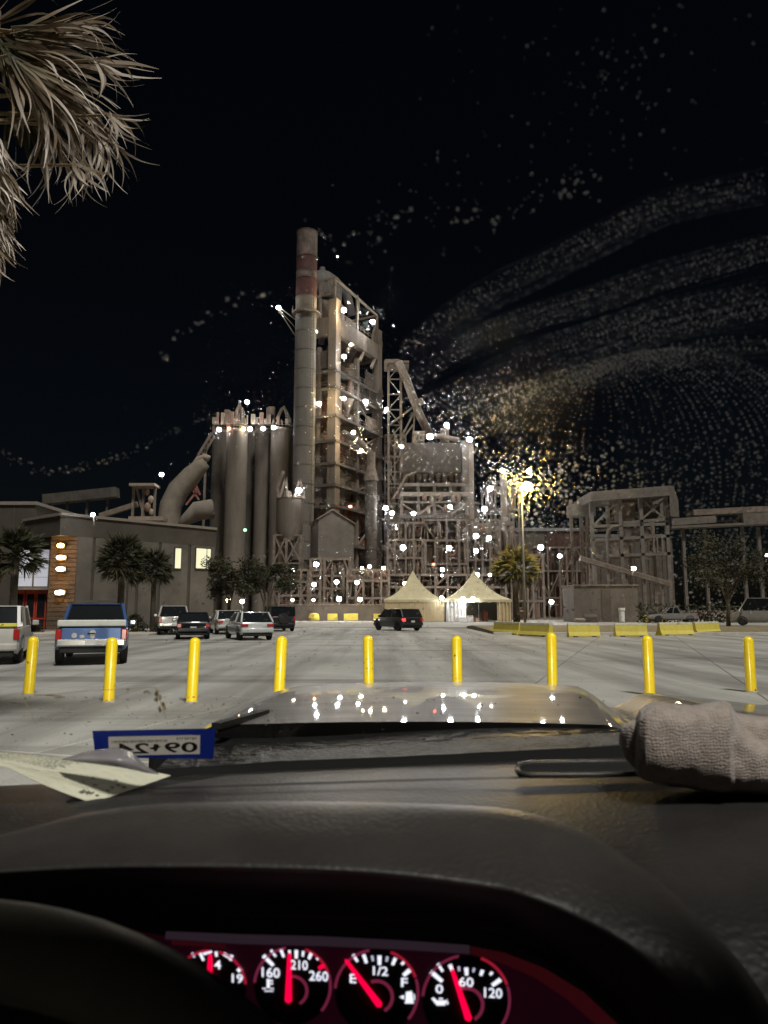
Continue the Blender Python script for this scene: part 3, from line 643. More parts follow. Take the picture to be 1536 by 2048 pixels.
# ================================================================== GAUGES
GC = P(760, 1975, 0.415); gv = (EYE - GC).normalized()
GX = Vector((1, 0, 0)); GX = (Matrix.Rotation(math.radians(-2.2), 3, gv) @ (GX - gv * GX.dot(gv))).normalized(); GYv = gv.cross(GX)
def GPt(px, py, off=0.0):
    d = ray(px, py); t = (GC - EYE).dot(gv) / d.dot(gv); return EYE + d * t + gv * off
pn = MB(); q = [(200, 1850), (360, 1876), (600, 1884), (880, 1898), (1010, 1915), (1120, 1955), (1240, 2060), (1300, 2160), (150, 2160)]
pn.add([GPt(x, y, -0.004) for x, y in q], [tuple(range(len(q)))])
tpart(pn, 'cluster_panel', emat('cluster_black_red_spill', (0.06, 0.006, 0.022), 0.028), fix=False)  # faint red emission stands in for gauge light spilling over the panel
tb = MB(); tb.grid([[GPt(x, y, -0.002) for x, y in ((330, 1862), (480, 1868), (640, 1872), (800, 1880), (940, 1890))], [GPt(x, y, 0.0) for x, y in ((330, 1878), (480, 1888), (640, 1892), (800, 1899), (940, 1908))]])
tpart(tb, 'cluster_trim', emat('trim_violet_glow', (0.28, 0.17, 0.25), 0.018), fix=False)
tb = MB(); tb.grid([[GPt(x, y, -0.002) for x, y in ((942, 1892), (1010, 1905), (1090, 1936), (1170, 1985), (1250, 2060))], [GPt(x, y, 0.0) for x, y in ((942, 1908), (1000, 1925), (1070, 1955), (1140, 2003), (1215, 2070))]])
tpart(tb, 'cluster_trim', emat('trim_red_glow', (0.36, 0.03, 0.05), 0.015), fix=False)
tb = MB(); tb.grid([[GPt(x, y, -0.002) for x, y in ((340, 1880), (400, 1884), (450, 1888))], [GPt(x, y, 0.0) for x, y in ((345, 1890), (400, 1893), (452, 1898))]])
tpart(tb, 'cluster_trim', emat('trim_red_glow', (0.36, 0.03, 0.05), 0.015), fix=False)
E_white = emat('gauge_white', (0.86, 0.88, 1.0), 0.30)
E_dim = emat('gauge_white_dim', (0.6, 0.6, 0.8), 0.22)
E_need = emat('needle_red', (1.0, 0.0, 0.05), 0.34)
E_ring = emat('ring_red', (0.7, 0.02, 0.06), 0.11)
E_ringv = emat('ring_violet', (0.45, 0.05, 0.14), 0.075)
def gauge(c, rx, ticks, texts, needle, bigring):
    """c, rx in photo pixels on the gauge plane"""
    def q(px, py, off): return GPt(px, py, off)
    face = MB(); n = 40
    face.add([q(c[0] + rx * math.cos(a), c[1] - rx * 1.02 * math.sin(a), -0.003) for a in [2 * math.pi * i / n for i in range(n)]], [tuple(range(n))])
    g = tpart(face, 'gauge', mat('gauge_face', (0.006, 0.006, 0.007), 0.4, var=0.1), fix=False)
    for (a0, a1, m) in bigring:
        rg = MB(); k = 26
        A = [math.radians(a0 + (a1 - a0) * i / k) for i in range(k + 1)]
        rg.grid([[q(c[0] + r_ * math.cos(a), c[1] - r_ * 1.02 * math.sin(a), -0.002 + o) for a in A] for r_, o in ((rx - 3.5, 0.0), (rx - 0.5, 0.0012), (rx + 2.0, 0.0))])
        rg.build('bezel_ring', m, g, fix=False)
    ar = MB(); A = [math.radians(-60 + 170 * i / 16) for i in range(17)]
    ar.grid([[q(c[0] + r_ * math.cos(a), c[1] + 10 - r_ * math.sin(a), -0.002) for a in A] for r_ in (rx * 0.34, rx * 0.42)]); ar.build('hub_ring', E_ringv, g, fix=False)
    for (x0, y0, x1, y1, w, m) in ticks:
        tk = MB(); d = Vector((x1 - x0, y1 - y0, 0)).normalized(); s_ = Vector((-d.y, d.x, 0)) * w / 2
        pts = [(x0 - s_.x, y0 - s_.y), (x1 - s_.x * 0.8, y1 - s_.y * 0.8), (x1 + s_.x * 0.8, y1 + s_.y * 0.8), (x0 + s_.x, y0 + s_.y)]
        tk.add([q(px, py, -0.0015) for px, py in pts], [(0, 1, 2, 3)]); tk.build('tick', m, g, fix=False)
    for (t, x, y, w, h) in texts:
        me = text_mesh(t, 1.0, 0.012); xs_ = [v.co.x for v in me.vertices]; ys_ = [v.co.y for v in me.vertices]
        ax, bx2, ay, by2 = min(xs_), max(xs_), min(ys_), max(ys_)
        for v in me.vertices:
            u = (v.co.x - ax) / max(1e-6, bx2 - ax) - 0.5; k = (v.co.y - ay) / (by2 - ay) - 0.5
            v.co = q(x + u * w + 0.0 * k, y - k * h + u * w * 0.06, -0.0013)
        me.materials.append(E_white); link('numeral', me, g)
    x0, y0, x1, y1 = needle
    nd = MB(); d = Vector((x1 - x0, y1 - y0, 0)).normalized(); s_ = Vector((-d.y, d.x, 0))
    bot_ = [(x0 - s_.x * 3.2, y0 - s_.y * 3.2), (x1 - s_.x * 6.5, y1 - s_.y * 6.5), (x1 + d.x * 5, y1 + d.y * 5), (x1 + s_.x * 6.5, y1 + s_.y * 6.5), (x0 + s_.x * 3.2, y0 + s_.y * 3.2), (x0 - d.x * 5, y0 - d.y * 5)]
    vs = [q(px, py, 0.0) for px, py in bot_] + [q(px, py, 0.0015) for px, py in bot_]
    nd.add(vs, [(6, 7, 8, 9, 10, 11)] + [(i, (i + 1) % 6, (i + 1) % 6 + 6, i + 6) for i in range(6)]); nd.build('needle', E_need, g, fix=False)
    return g
def icon(g, polys, m=E_white):
    ib = MB()
    for pl in polys: ib.add([GPt(x, y, -0.0013) for x, y in pl], [tuple(range(len(pl)))])
    ib.build('icon', m, g, fix=False)
RV = [(100, 175, E_ringv), (20, 70, E_ring), (-40, 18, E_ringv)]
g2 = gauge((584, 1972), 77, [(526, 1911, 546, 1931, 8, E_white), (541, 1900, 551, 1913, 5, E_white), (561, 1899, 567, 1914, 6, E_white), (578, 1900, 579, 1910, 5, E_white), (592, 1900, 592, 1917, 7, E_white), (606, 1902, 605, 1913, 5, E_white), (623, 1904, 617, 1918, 7, E_white), (637, 1914, 633, 1919, 6, E_white), (650, 1929, 637, 1937, 9, E_need)],
           [('160', 541, 1945, 36, 20), ('210', 598, 1930, 34, 19), ('260', 637, 1952, 38, 20)], (579, 1910, 577, 2002), RV)
icon(g2, [[(533, 1958), (539, 1958), (539, 1976), (533, 1976)], [(540, 1960), (545, 1960), (545, 1963), (540, 1963)], [(540, 1966), (545, 1966), (545, 1969), (540, 1969)], [(524, 1976), (532, 1976), (532, 1978), (524, 1978)], [(540, 1976), (547, 1976), (547, 1978), (540, 1978)], [(528, 1981), (546, 1981), (546, 1983), (528, 1983)]])
g3 = gauge((753, 1984), 84, [(706, 1909, 715, 1923, 6, E_white), (727, 1909, 733, 1926, 7, E_white), (744, 1911, 746, 1922, 5, E_dim), (759, 1911, 759, 1930, 8, E_white), (775, 1913, 773, 1923, 5, E_dim), (791, 1916, 785, 1930, 7, E_white), (808, 1924, 803, 1929, 6, E_white), (820, 1940, 807, 1951, 9, E_white)],
           [('E', 706, 1957, 13, 18), ('1/2', 761, 1942, 30, 18), ('F', 809, 1965, 13, 18)], (693, 1922, 759, 2010), RV)
icon(g3, [[(812, 1984), (824, 1982), (827, 2004), (811, 2004)], [(810, 2004), (828, 2004), (828, 2007), (810, 2007)], [(808, 1990), (799, 1994), (808, 1999)], [(826, 1986), (830, 1990), (830, 2000), (828, 2000), (828, 1991)]])
g4 = gauge((933, 2000), 88, [(862, 1943, 885, 1963, 9, E_white), (876, 1927, 886, 1943, 6, E_white), (900, 1929, 905, 1941, 8, E_white), (918, 1933, 919, 1942, 5, E_dim), (933, 1935, 934, 1951, 8, E_white), (949, 1936, 947, 1944, 5, E_dim), (966, 1940, 962, 1951, 7, E_white), (985, 1944, 981, 1950, 6, E_white), (1002, 1959, 985, 1971, 9, E_white)],
           [('0', 879, 1978, 15, 18), ('60', 933, 1964, 29, 19), ('120', 987, 1986, 36, 20)], (905, 1942, 937, 2038), RV)
icon(g4, [[(863, 1997), (868, 1995), (874, 2001), (892, 2001), (896, 1998), (890, 2011), (874, 2011)], [(878, 1996), (886, 1996), (886, 1999), (878, 1999)], [(894, 2003), (897, 2003), (897, 2009), (894, 2009)]])
g1 = gauge((418, 1975), 73, [(383, 1905, 388, 1915, 5, E_dim), (399, 1906, 406, 1921, 6, E_white), (405, 1908, 423, 1903, 5, E_white), (431, 1903, 432, 1913, 6, E_white), (446, 1907, 463, 1918, 7, E_white), (463, 1910, 460, 1921, 6, E_white), (482, 1937, 474, 1942, 9, E_white)],
           [('14', 430, 1929, 22, 18), ('19', 474, 1957, 22, 18)], (421, 1912, 419, 1980), [(5, 75, E_ring), (90, 130, E_ring)])

# ================================================================== STEERING WHEEL
WCc = P(-75, 2650, 0.36)
sw = MB(); n_, k_ = 96, 16; R_, r_ = 0.200, 0.0165
tilt = math.radians(22); ex = Vector((1, 0, 0)); ey = Vector((0, math.sin(tilt), math.cos(tilt))); ez = ex.cross(ey)
topt = P(-75, 1795, 0.30)
WCc = topt - ey * (R_ + r_)
vs, fs = [], []
for i in range(n_):
    a = 2 * math.pi * i / n_; dr = ex * math.cos(a) + ey * math.sin(a)
    for j in range(k_):
        b = 2 * math.pi * j / k_; vs.append(WCc + dr * (R_ + r_ * math.cos(b)) + ez * (r_ * 0.95 * math.sin(b)))
for i in range(n_):
    for j in range(k_):
        fs.append((i * k_ + j, ((i + 1) % n_) * k_ + j, ((i + 1) % n_) * k_ + (j + 1) % k_, i * k_ + (j + 1) % k_))
sw.add(vs, fs); swo = tpart(sw, 'steering_wheel', dash_material('wheel_leather', (0.14, 0.13, 0.098), 0.5, 400, 0.2), smooth=True)
hubm = MB(); hubm.sphere(WCc, 0.07, 16, 8, (1, 0.5, 0.8)); hubm.build('wheel_hub', M_black, swo, smooth=True)
for ang in (20, 160, 270):
    a = math.radians(ang); d = ex * math.cos(a) + ey * math.sin(a); s_ = MB(); s_.bar(WCc + d * 0.04, WCc + d * (R_ - 0.005), 0.03, 0.018); s_.build('wheel_spoke', M_black, swo, bevel=0.004)

# ---- cab shell: roof, pillars, back (outside the frame, they shade the wheel and gauges)
rf = MB(); rf.box(-0.75, 1.35, -1.6, 0.07, 1.945, 2.0); tpart(rf, 'roof', mat('headliner', (0.22, 0.21, 0.2), 0.95, var=0.1), bevel=0.02)
bk = MB(); bk.box(-0.75, 1.35, -1.62, -1.57, 0.8, 1.94); tpart(bk, 'cab_back', M_black)
dl = MB(); dl.box(-0.80, -0.72, -1.57, 0.75, 0.7, 1.42); tpart(dl, 'door', M_black, bevel=0.02)
dl = MB(); dl.box(1.38, 1.46, -1.57, 0.75, 0.7, 1.42); tpart(dl, 'door', M_black, bevel=0.02)

# ================================================================== THINGS LYING ON THE DASH
# paper slip
pap = thing('paper_slip', 'cream paper slip with faint print lying on the dash under the sticker', 'paper', P(150, 1560, 0.56))
def rel(o, p): return p - o.location
def prow(pts): return [rel(pap, P(*p)) for p in pts]
pp = MB()
prs = [[(-40, 1503, 0.60), (40, 1507, 0.60), (130, 1517, 0.60), (215, 1528, 0.60), (320, 1546, 0.60), (342, 1551, 0.60)],
       [(-40, 1512, 0.57), (30, 1517, 0.57), (110, 1530, 0.57), (190, 1545, 0.57), (285, 1561, 0.575), (305, 1564, 0.575)],
       [(-40, 1524, 0.54), (20, 1529, 0.54), (85, 1548, 0.54), (160, 1567, 0.545), (240, 1580, 0.55), (258, 1580, 0.55)],
       [(-40, 1531, 0.525), (10, 1533, 0.52), (60, 1556, 0.52), (125, 1584, 0.525), (188, 1605, 0.53), (204, 1597, 0.535)]]
def resamp(rows, n, m):
    def cat(pts, t):
        k = len(pts) - 1; s = min(k - 1e-6, max(0, t * k)); i = int(s); f = s - i
        p = [pts[max(i - 1, 0)], pts[i], pts[i + 1], pts[min(i + 2, k)]]
        return 0.5 * (2 * p[1] + (p[2] - p[0]) * f + (2 * p[0] - 5 * p[1] + 4 * p[2] - p[3]) * f * f + (3 * p[1] - p[0] - 3 * p[2] + p[3]) * f ** 3)
    r1 = [[cat(r, j / n) for j in range(n + 1)] for r in rows]
    return [[cat([r1[i][j] for i in range(len(r1))], k / m) for j in range(n + 1)] for k in range(m + 1)]
PR = resamp([prow(r) for r in prs], 30, 16)
pp.grid(PR); M_paper = mat('cream_paper', (0.66, 0.65, 0.50), 0.8, var=0.08, scale=40, bump=0.2, bscale=120)
ps = pp.build('sheet', M_paper, pap, smooth=True); so_ = ps.modifiers.new('t', 'SOLIDIFY'); so_.thickness = 0.0004
pk = MB(); RP = random.Random(5)
def psurf(u, v):
    i, j = min(15, int(v * 16)), min(29, int(u * 30)); a, b = v * 16 - i, u * 30 - j
    return (PR[i][j] * (1 - a) * (1 - b) + PR[i][j + 1] * (1 - a) * b + PR[i + 1][j] * a * (1 - b) + PR[i + 1][j + 1] * a * b) + Vector((0, -0.0003, 0.0009))
def pmark(u, v, du, dv_): pk.add([psurf(u, v), psurf(u + du, v), psurf(u + du, v + dv_), psurf(u, v + dv_)], [(0, 1, 2, 3)])
for row in range(9):
    u = 0.04
    while u < 0.50 - row * 0.012:
        w = RP.uniform(0.012, 0.035); pmark(u, 0.05 + row * 0.05, w, 0.014); u += w + 0.008
for k in range(4): pmark(0.10 + 0.05 * k, 0.55 + 0.07 * k, 0.42, 0.006)
for k in range(14): pmark(RP.uniform(0.50, 0.85), RP.uniform(0.45, 0.85), RP.uniform(0.008, 0.02), RP.uniform(0.01, 0.03))
for k in range(5): pmark(0.66 + 0.012 * k, 0.80 + 0.015 * (k % 2), 0.007, 0.06)
pk.build('print', mat('faded_ink', (0.16, 0.15, 0.11), 0.8, var=0.2), pap, fix=False)
# curled film over the slip
fl = thing('plastic_film', 'crumpled grey clear plastic film curling up over the paper slip', 'film', P(220, 1535, 0.58))
FR_ = resamp([[rel(fl, P(*p)) for p in r] for r in
    [[(120, 1519, 0.55), (175, 1503, 0.55), (230, 1496, 0.55), (262, 1503, 0.55), (290, 1530, 0.555), (315, 1545, 0.56)],
     [(130, 1520, 0.54), (180, 1515, 0.535), (230, 1515, 0.53), (265, 1522, 0.535), (293, 1538, 0.545), (316, 1547, 0.555)],
     [(150, 1523, 0.54), (190, 1528, 0.533), (235, 1534, 0.53), (268, 1540, 0.535), (295, 1546, 0.545), (318, 1549, 0.555)]]], 24, 12)
fm_ = MB(); fm_.grid(FR_)
ffm, fnt, fb = nmat('clear_film'); fb.inputs['Base Color'].default_value = (0.30, 0.28, 0.29, 1); fb.inputs['Roughness'].default_value = 0.22; fb.inputs['Alpha'].default_value = 0.72
fo = fm_.build('film', ffm, fl, smooth=True); dd = fo.modifiers.new('t', 'SOLIDIFY'); dd.thickness = 0.0003

# knit bundle on the right of the dash: one soft remeshed body with a rolled cuff
kh = thing('knit_cloth', 'beige knit cloth bundle lying folded on the dash', 'cloth', P(1390, 1575, 0.50))
def kp(px, py, d): return rel(kh, P(px, py, d))
U = 0.50 / F
def knit_loft(name, secs, seed, n=36):
    rr = random.Random(seed); m = MB(); rows = []
    # resample the sections finely along the bundle
    fine = []
    for i in range(len(secs) - 1):
        for k in range(5):
            f = k / 5; f = f * f * (3 - 2 * f); fine.append([secs[i][j] + (secs[i + 1][j] - secs[i][j]) * f for j in range(5)])
    fine.append(list(secs[-1]))
    for (px, t, b_, dep, hd) in fine:
        cy_, hh = (t + b_) / 2, (b_ - t) / 2; ring = []
        for k in range(n):
            a = 2 * math.pi * k / n; ca, sa = math.cos(a), math.sin(a); e = 0.62
            sx, sz = math.copysign(abs(ca) ** e, ca), math.copysign(abs(sa) ** e, sa)
            w = 1 + 0.010 * math.sin(px * 0.045 + 3 * a) + 0.006 * math.sin(px * 0.09 - 5 * a)
            ring.append(kp(px, cy_ - sz * hh * w, dep + sx * hd * w))
        rows.append(ring + [ring[0]])
    m.grid(rows); m.f.append(tuple(range(n))); o2 = (len(rows) - 1) * (n + 1); m.f.append(tuple(range(o2 + n - 1, o2 - 1, -1)))
    o = m.build(name, None, kh, smooth=True); w_ = o.modifiers.new('w', 'WELD'); w_.merge_threshold = 0.00001; o.modifiers.new('s', 'SUBSURF').render_levels = 1
    tx = bpy.data.textures.new('fold' + name, 'CLOUDS'); tx.noise_scale = 0.03; tx.noise_depth = 2
    dp = o.modifiers.new('d', 'DISPLACE'); dp.texture = tx; dp.strength = 0.0045; dp.mid_level = 0.5; dp.texture_coords = 'GLOBAL'
    return o
kho = knit_loft('knit_body', [(1272, 1436, 1545, 0.50, 0.020), (1279, 1418, 1555, 0.50, 0.028), (1292, 1408, 1562, 0.50, 0.033), (1312, 1401, 1568, 0.50, 0.035), (1345, 1405, 1573, 0.50, 0.036), (1385, 1409, 1577, 0.50, 0.036), (1420, 1404, 1580, 0.50, 0.036), (1446, 1401, 1583, 0.50, 0.036), (1460, 1408, 1585, 0.50, 0.036), (1470, 1428, 1586, 0.505, 0.037), (1484, 1452, 1588, 0.505, 0.037), (1520, 1478, 1590, 0.505, 0.037), (1580, 1492, 1592, 0.505, 0.037), (1660, 1500, 1592, 0.505, 0.036)], 1)
arm = knit_loft('knit_fold', [(1450, 1420, 1500, 0.54, 0.010), (1475, 1428, 1520, 0.545, 0.022), (1520, 1432, 1530, 0.55, 0.026), (1580, 1440, 1540, 0.55, 0.026), (1660, 1448, 1540, 0.55, 0.024)], 2)
cfo = knit_loft('cuff', [(1238, 1466, 1484, 0.515, 0.006), (1243, 1456, 1498, 0.513, 0.013), (1254, 1446, 1516, 0.511, 0.019), (1266, 1440, 1530, 0.509, 0.022), (1276, 1438, 1540, 0.507, 0.022), (1286, 1440, 1545, 0.505, 0.018)], 3)
def knit_material():
    m, nt, b = nmat('beige_knit'); N = nt.nodes; L = nt.links
    tc = N.new('ShaderNodeTexCoord'); mp = N.new('ShaderNodeMapping'); mp.inputs['Scale'].default_value = (1, 1, 1)
    w1 = N.new('ShaderNodeTexWave'); w1.inputs['Scale'].default_value = 150; w1.bands_direction = 'X'; w1.inputs['Distortion'].default_value = 9.0; w1.inputs['Detail'].default_value = 2
    w2 = N.new('ShaderNodeTexWave'); w2.inputs['Scale'].default_value = 165; w2.bands_direction = 'Z'; w2.inputs['Distortion'].default_value = 9.0
    n = N.new('ShaderNodeTexNoise'); n.inputs['Scale'].default_value = 260; n.inputs['Detail'].default_value = 3
    n3 = N.new('ShaderNodeTexNoise'); n3.inputs['Scale'].default_value = 150; n3.inputs['Detail'].default_value = 6
    for q in (w1, w2, n, n3): L.new(tc.outputs['Object'], q.inputs['Vector'])
    ad = N.new('ShaderNodeMath'); L.new(w1.outputs['Fac'], ad.inputs[0]); L.new(w2.outputs['Fac'], ad.inputs[1])
    a2 = N.new('ShaderNodeMath'); L.new(ad.outputs[0], a2.inputs[0]); L.new(n.outputs['Fac'], a2.inputs[1])
    bp = N.new('ShaderNodeBump'); bp.inputs['Strength'].default_value = 0.5; bp.inputs['Distance'].default_value = 0.0007
    L.new(a2.outputs[0], bp.inputs['Height']); L.new(bp.outputs[0], b.inputs['Normal'])
    r = N.new('ShaderNodeValToRGB'); r.color_ramp.elements[0].position = 0.3; r.color_ramp.elements[1].position = 0.75
    r.color_ramp.elements[0].color = (0.30, 0.245, 0.21, 1); r.color_ramp.elements[1].color = (0.44, 0.375, 0.335, 1)
    L.new(n3.outputs['Fac'], r.inputs[0]); L.new(r.outputs[0], b.inputs['Base Color'])
    b.inputs['Roughness'].default_value = 0.95; b.inputs['Sheen Weight'].default_value = 0.35; b.inputs['Specular IOR Level'].default_value = 0.1
    return m
M_knit = knit_material(); kho.data.materials.append(M_knit); cfo.data.materials.append(M_knit); arm.data.materials.append(M_knit)
sl = MB(); sl.sphere(kp(1496, 1484, 0.487), 1.0, 12, 8, (24 * U, 0.003, 4 * U)); sl.build('leather_tab', mat('tan_leather', (0.35, 0.2, 0.1), 0.5, var=0.2), kh, smooth=True).rotation_euler = (0, 0.35, 0)

# ================================================================== VEHICLES
def paint(name, col, metal=0.3): return mat(name, col, 0.3, metal, var=0.08, scale=3, coat=0.7)
def wheel(parent, x, y, r, w):
    t = MB(); prof = [(r * 0.62, -w / 2), (r * 0.9, -w / 2), (r, -w / 2 + 0.03), (r, w / 2 - 0.03), (r * 0.9, w / 2), (r * 0.62, w / 2)]
    t.lathe(prof, n=24)
    t.v = [(v[2], v[0], v[1]) for v in t.v]
    o = t.build('wheel', M_rubber, parent, loc=(x, y, r), smooth=True, angle=40)
    rm_ = MB(); rm_.lathe([(r * 0.15, -w * 0.42), (r * 0.60, -w * 0.48), (r * 0.63, -w * 0.3), (r * 0.63, w * 0.3), (r * 0.6, w * 0.48), (r * 0.15, w * 0.42)], n=16); rm_.v = [(v[2], v[0], v[1]) for v in rm_.v]
    rm_.build('rim', M_chrome, o)
    ar = MB(); n = 14; s = 1 if x > 0 else -1
    A = [math.pi * i / n for i in range(n + 1)]
    ar.grid([[(x + s * (w / 2 + 0.012), y + q * math.cos(a), r + q * math.sin(a)) for a in A] for q in (r * 1.02, r * 1.22)])
    ar.build('wheel_arch', M_black, parent, fix=False)
def loft(mb, sts):
    """sts: (y, half width, z bottom, z top, taper)"""
    rings = []
    for y, w, zb, zt, tp in sts:
        zm = zb + (zt - zb) * 0.55
        rings.append([(-w * 0.93, y, zb), (-w, y, zb + (zt - zb) * 0.2), (-w, y, zm), (-w * tp, y, zt - 0.03), (-w * tp + 0.06, y, zt), (w * tp - 0.06, y, zt), (w * tp, y, zt - 0.03), (w, y, zm), (w, y, zb + (zt - zb) * 0.2), (w * 0.93, y, zb)])
    n = 10; vs = [p for r_ in rings for p in r_]; fs = [(i * n + k, i * n + (k + 1) % n, (i + 1) * n + (k + 1) % n, (i + 1) * n + k) for i in range(len(rings) - 1) for k in range(n)]
    fs += [tuple(range(n)), tuple(range(len(rings) * n - 1, (len(rings) - 1) * n - 1, -1))]
    return mb.add(vs, fs)
def vehicle(name, label, cat, loc, rz, pm, L=4.4, W=1.82, H=1.5, belt=0.95, rb=0.15, rt=0.6, ft=2.3, fb=3.1, wr=0.33, hood_h=None, bed=0.0, lit=0.0, boxy=0.0, plate=True, tail='side', group='vehicles parked in the lot'):
    t = thing(name, label, cat, loc, rz, group); w = W / 2; hood_h = hood_h or belt - 0.08
    b = MB(); gc = 0.28 if not bed else 0.42
    loft(b, [(0.0, w * 0.90, gc + 0.14, belt - 0.10, 0.95), (0.06, w * 0.97, gc + 0.04, belt - 0.02, 0.95), (0.35, w, gc, belt, 0.96), (fb - 0.3, w, gc, belt, 0.96), (fb + 0.2, w * 0.99, gc, hood_h, 0.95), (L - 0.35, w * 0.95, gc, hood_h - 0.10, 0.93), (L, w * 0.82, gc + 0.1, hood_h - 0.28, 0.9)])
    b.build('body', pm, t, smooth=True, angle=38)
    g = MB(); wb_, wt_ = w * 0.93, w * (0.76 + 0.12 * boxy)
    zt = H - 0.04
    g.add([(-wb_, rb, belt - 0.02), (wb_, rb, belt - 0.02), (wb_, fb, belt - 0.04), (-wb_, fb, belt - 0.04), (-wt_, rt, zt), (wt_, rt, zt), (wt_, ft, zt), (-wt_, ft, zt)],
          [(0, 1, 5, 4), (1, 2, 6, 5), (2, 3, 7, 6), (3, 0, 4, 7), (4, 5, 6, 7), (3, 2, 1, 0)])
    g.build('glazing', M_glass_d, t)
    r_ = MB(); r_.add([(-wt_ - 0.02, rt - 0.05, zt + 0.003), (wt_ + 0.02, rt - 0.05, zt + 0.003), (wt_ + 0.02, ft + 0.05, zt + 0.003), (-wt_ - 0.02, ft + 0.05, zt + 0.003), (-wt_ * 0.86, rt + 0.08, H), (wt_ * 0.86, rt + 0.08, H), (wt_ * 0.86, ft - 0.15, H), (-wt_ * 0.86, ft - 0.15, H)],
           [(0, 1, 5, 4), (1, 2, 6, 5), (2, 3, 7, 6), (3, 0, 4, 7), (4, 5, 6, 7), (3, 2, 1, 0)]); r_.build('roof', pm, t, bevel=0.02)
    for s in (-1, 1):
        for (y0, y1) in ((rb, rt), ((rb + fb) / 2 - 0.1, (rt + ft) / 2), (fb, ft)):
            pl = MB(); pl.bar((s * wb_, y0, belt - 0.03), (s * (wt_ + 0.005), y1, zt + 0.01), 0.09 if y0 == rb else 0.06, 0.09); pl.build('pillar', pm, t)
        mr_ = MB(); mr_.box(s * (w + 0.02), s * (w + 0.22), fb - 0.35, fb - 0.25, belt - 0.02, belt + 0.15); mr_.build('mirror', pm, t, bevel=0.03)
        tl = MB()
        if tail == 'tall': tl.box(s * w * 0.80, s * w * 0.965, -0.03, 0.14, belt - 0.38, belt - 0.06)
        elif tail == 'wide': tl.box(s * w * 0.55, s * w * 0.955, -0.035, 0.14, belt - 0.24, belt - 0.10)
        else: tl.box(s * w * 0.70, s * w * 0.965, -0.03, 0.16, belt - 0.32, belt - 0.10)
        tl.build('tail_light', emat('brake_light_lit', (1.0, 0.03, 0.03), 1.2) if (lit and s < 0) else M_red_l, t, bevel=0.03)
    bm_ = MB(); bm_.box(-w * 0.94, w * 0.94, -0.10, 0.12, gc + 0.12, gc + 0.34); bm_.build('bumper', M_chrome if bed else pm, t, bevel=0.05)
    lo = MB(); lo.box(-w * 0.85, w * 0.85, -0.04, 0.3, gc - 0.06, gc + 0.11); lo.build('rear_valance', M_black, t, bevel=0.03)
    if plate: p_ = MB(); p_.box(-0.16, 0.16, -0.125 if bed else -0.03, -0.105 if bed else 0.02, (gc + 0.18) if bed else belt - 0.40, (gc + 0.31) if bed else belt - 0.26); p_.build('licence_plate', M_plate, t)
    for s in (-1, 1): wheel(t, s * (w - 0.11), 0.16 * L, wr, 0.22); wheel(t, s * (w - 0.11), L * 0.80, wr, 0.22)
    if bed:
        tg = MB(); tg.box(-w * 0.80, w * 0.80, -0.05, -0.012, gc + 0.30, belt - 0.03); tgo = tg.build('tailgate', pm, t, bevel=0.015)
        hd = MB(); hd.box(-0.11, 0.11, -0.065, -0.045, belt - 0.22, belt - 0.16); hd.build('handle', M_black, tgo, bevel=0.01)
    return t
def at(px, py): return G(px, py)
P_white = paint('white_car_paint', (0.62, 0.62, 0.60), 0.0); P_white2 = paint('off_white_car_paint', (0.46, 0.45, 0.42), 0.0); P_silver = paint('silver_white_paint', (0.55, 0.57, 0.57), 0.2)
P_blue = paint('blue_truck_paint', (0.06, 0.12, 0.30), 0.2); P_black = paint('black_car_paint', (0.012, 0.012, 0.014), 0.2); P_dark = paint('dark_car_paint', (0.022, 0.026, 0.03), 0.3); P_grey = paint('pale_grey_van_paint', (0.24, 0.235, 0.22), 0.0)

p = at(180, 1331)
bt = vehicle('parked_pickup', 'blue pickup truck with white band over its tailgate, parked beside the white wagon', 'pickup', p, math.radians(19), P_blue, L=5.7, W=2.0, H=1.80, belt=1.10, rb=1.95, rt=2.25, ft=3.1, fb=3.9, wr=0.40, bed=1, tail='tall')
m_ = MB(); m_.box(-0.93, 0.93, -0.04, 0.30, 1.115, 1.30); m_.build('bed_cover_band', mat('white_band', (0.60, 0.62, 0.58), 0.5, var=0.1, scale=4), bt, bevel=0.03)
m_ = MB(); m_.box(-0.9, 0.9, 0.31, 1.9, 1.105, 1.16); m_.build('bed_cover', M_black, bt)
for (x, z, r_) in ((-0.46, 0.86, 0.075), (0.03, 0.93, 0.085), (0.03, 0.82, 0.06), (-0.25, 0.83, 0.05)):
    s_ = MB(); s_.lathe([(r_, -0.006), (r_, 0.006)], n=14); s_.v = [(x + v[0] * (1.4 if r_ < 0.06 else 1), -0.058 + v[2], z + v[1]) for v in s_.v]; s_.build('emblem_sticker', mat('pale_sticker', (0.5, 0.5, 0.48), 0.5, var=0.2, scale=20), bt)
rk = MB(); rk.bar((-0.6, 2.35, 1.86), (0.6, 2.35, 1.86), 0.06); rk.bar((-0.5, 2.5, 1.80), (-0.5, 2.5, 1.87), 0.05); rk.bar((0.5, 2.5, 1.80), (0.5, 2.5, 1.87), 0.05); rk.box(-0.35, 0.1, 2.3, 2.7, 1.82, 1.90); rk.build('roof_rack', M_steel_d, bt)
p = at(-38, 1331)
wv = vehicle('parked_wagon', 'white wagon with a yellow lettered strip below its rear window, at the picture edge', 'car', p, math.radians(21), P_white2, L=4.8, W=1.95, H=1.72, belt=1.10, rb=0.06, rt=0.42, ft=2.9, fb=3.7, wr=0.38, boxy=0.8, tail='tall')
m_ = MB(); m_.box(-0.80, 0.86, -0.02, 0.03, 1.10, 1.20); yst = m_.build('yellow_strip', mat('yellow_decal', (0.75, 0.70, 0.12), 0.5, var=0.08), wv, bevel=0.01)
lt = MB(); RL = random.Random(9)
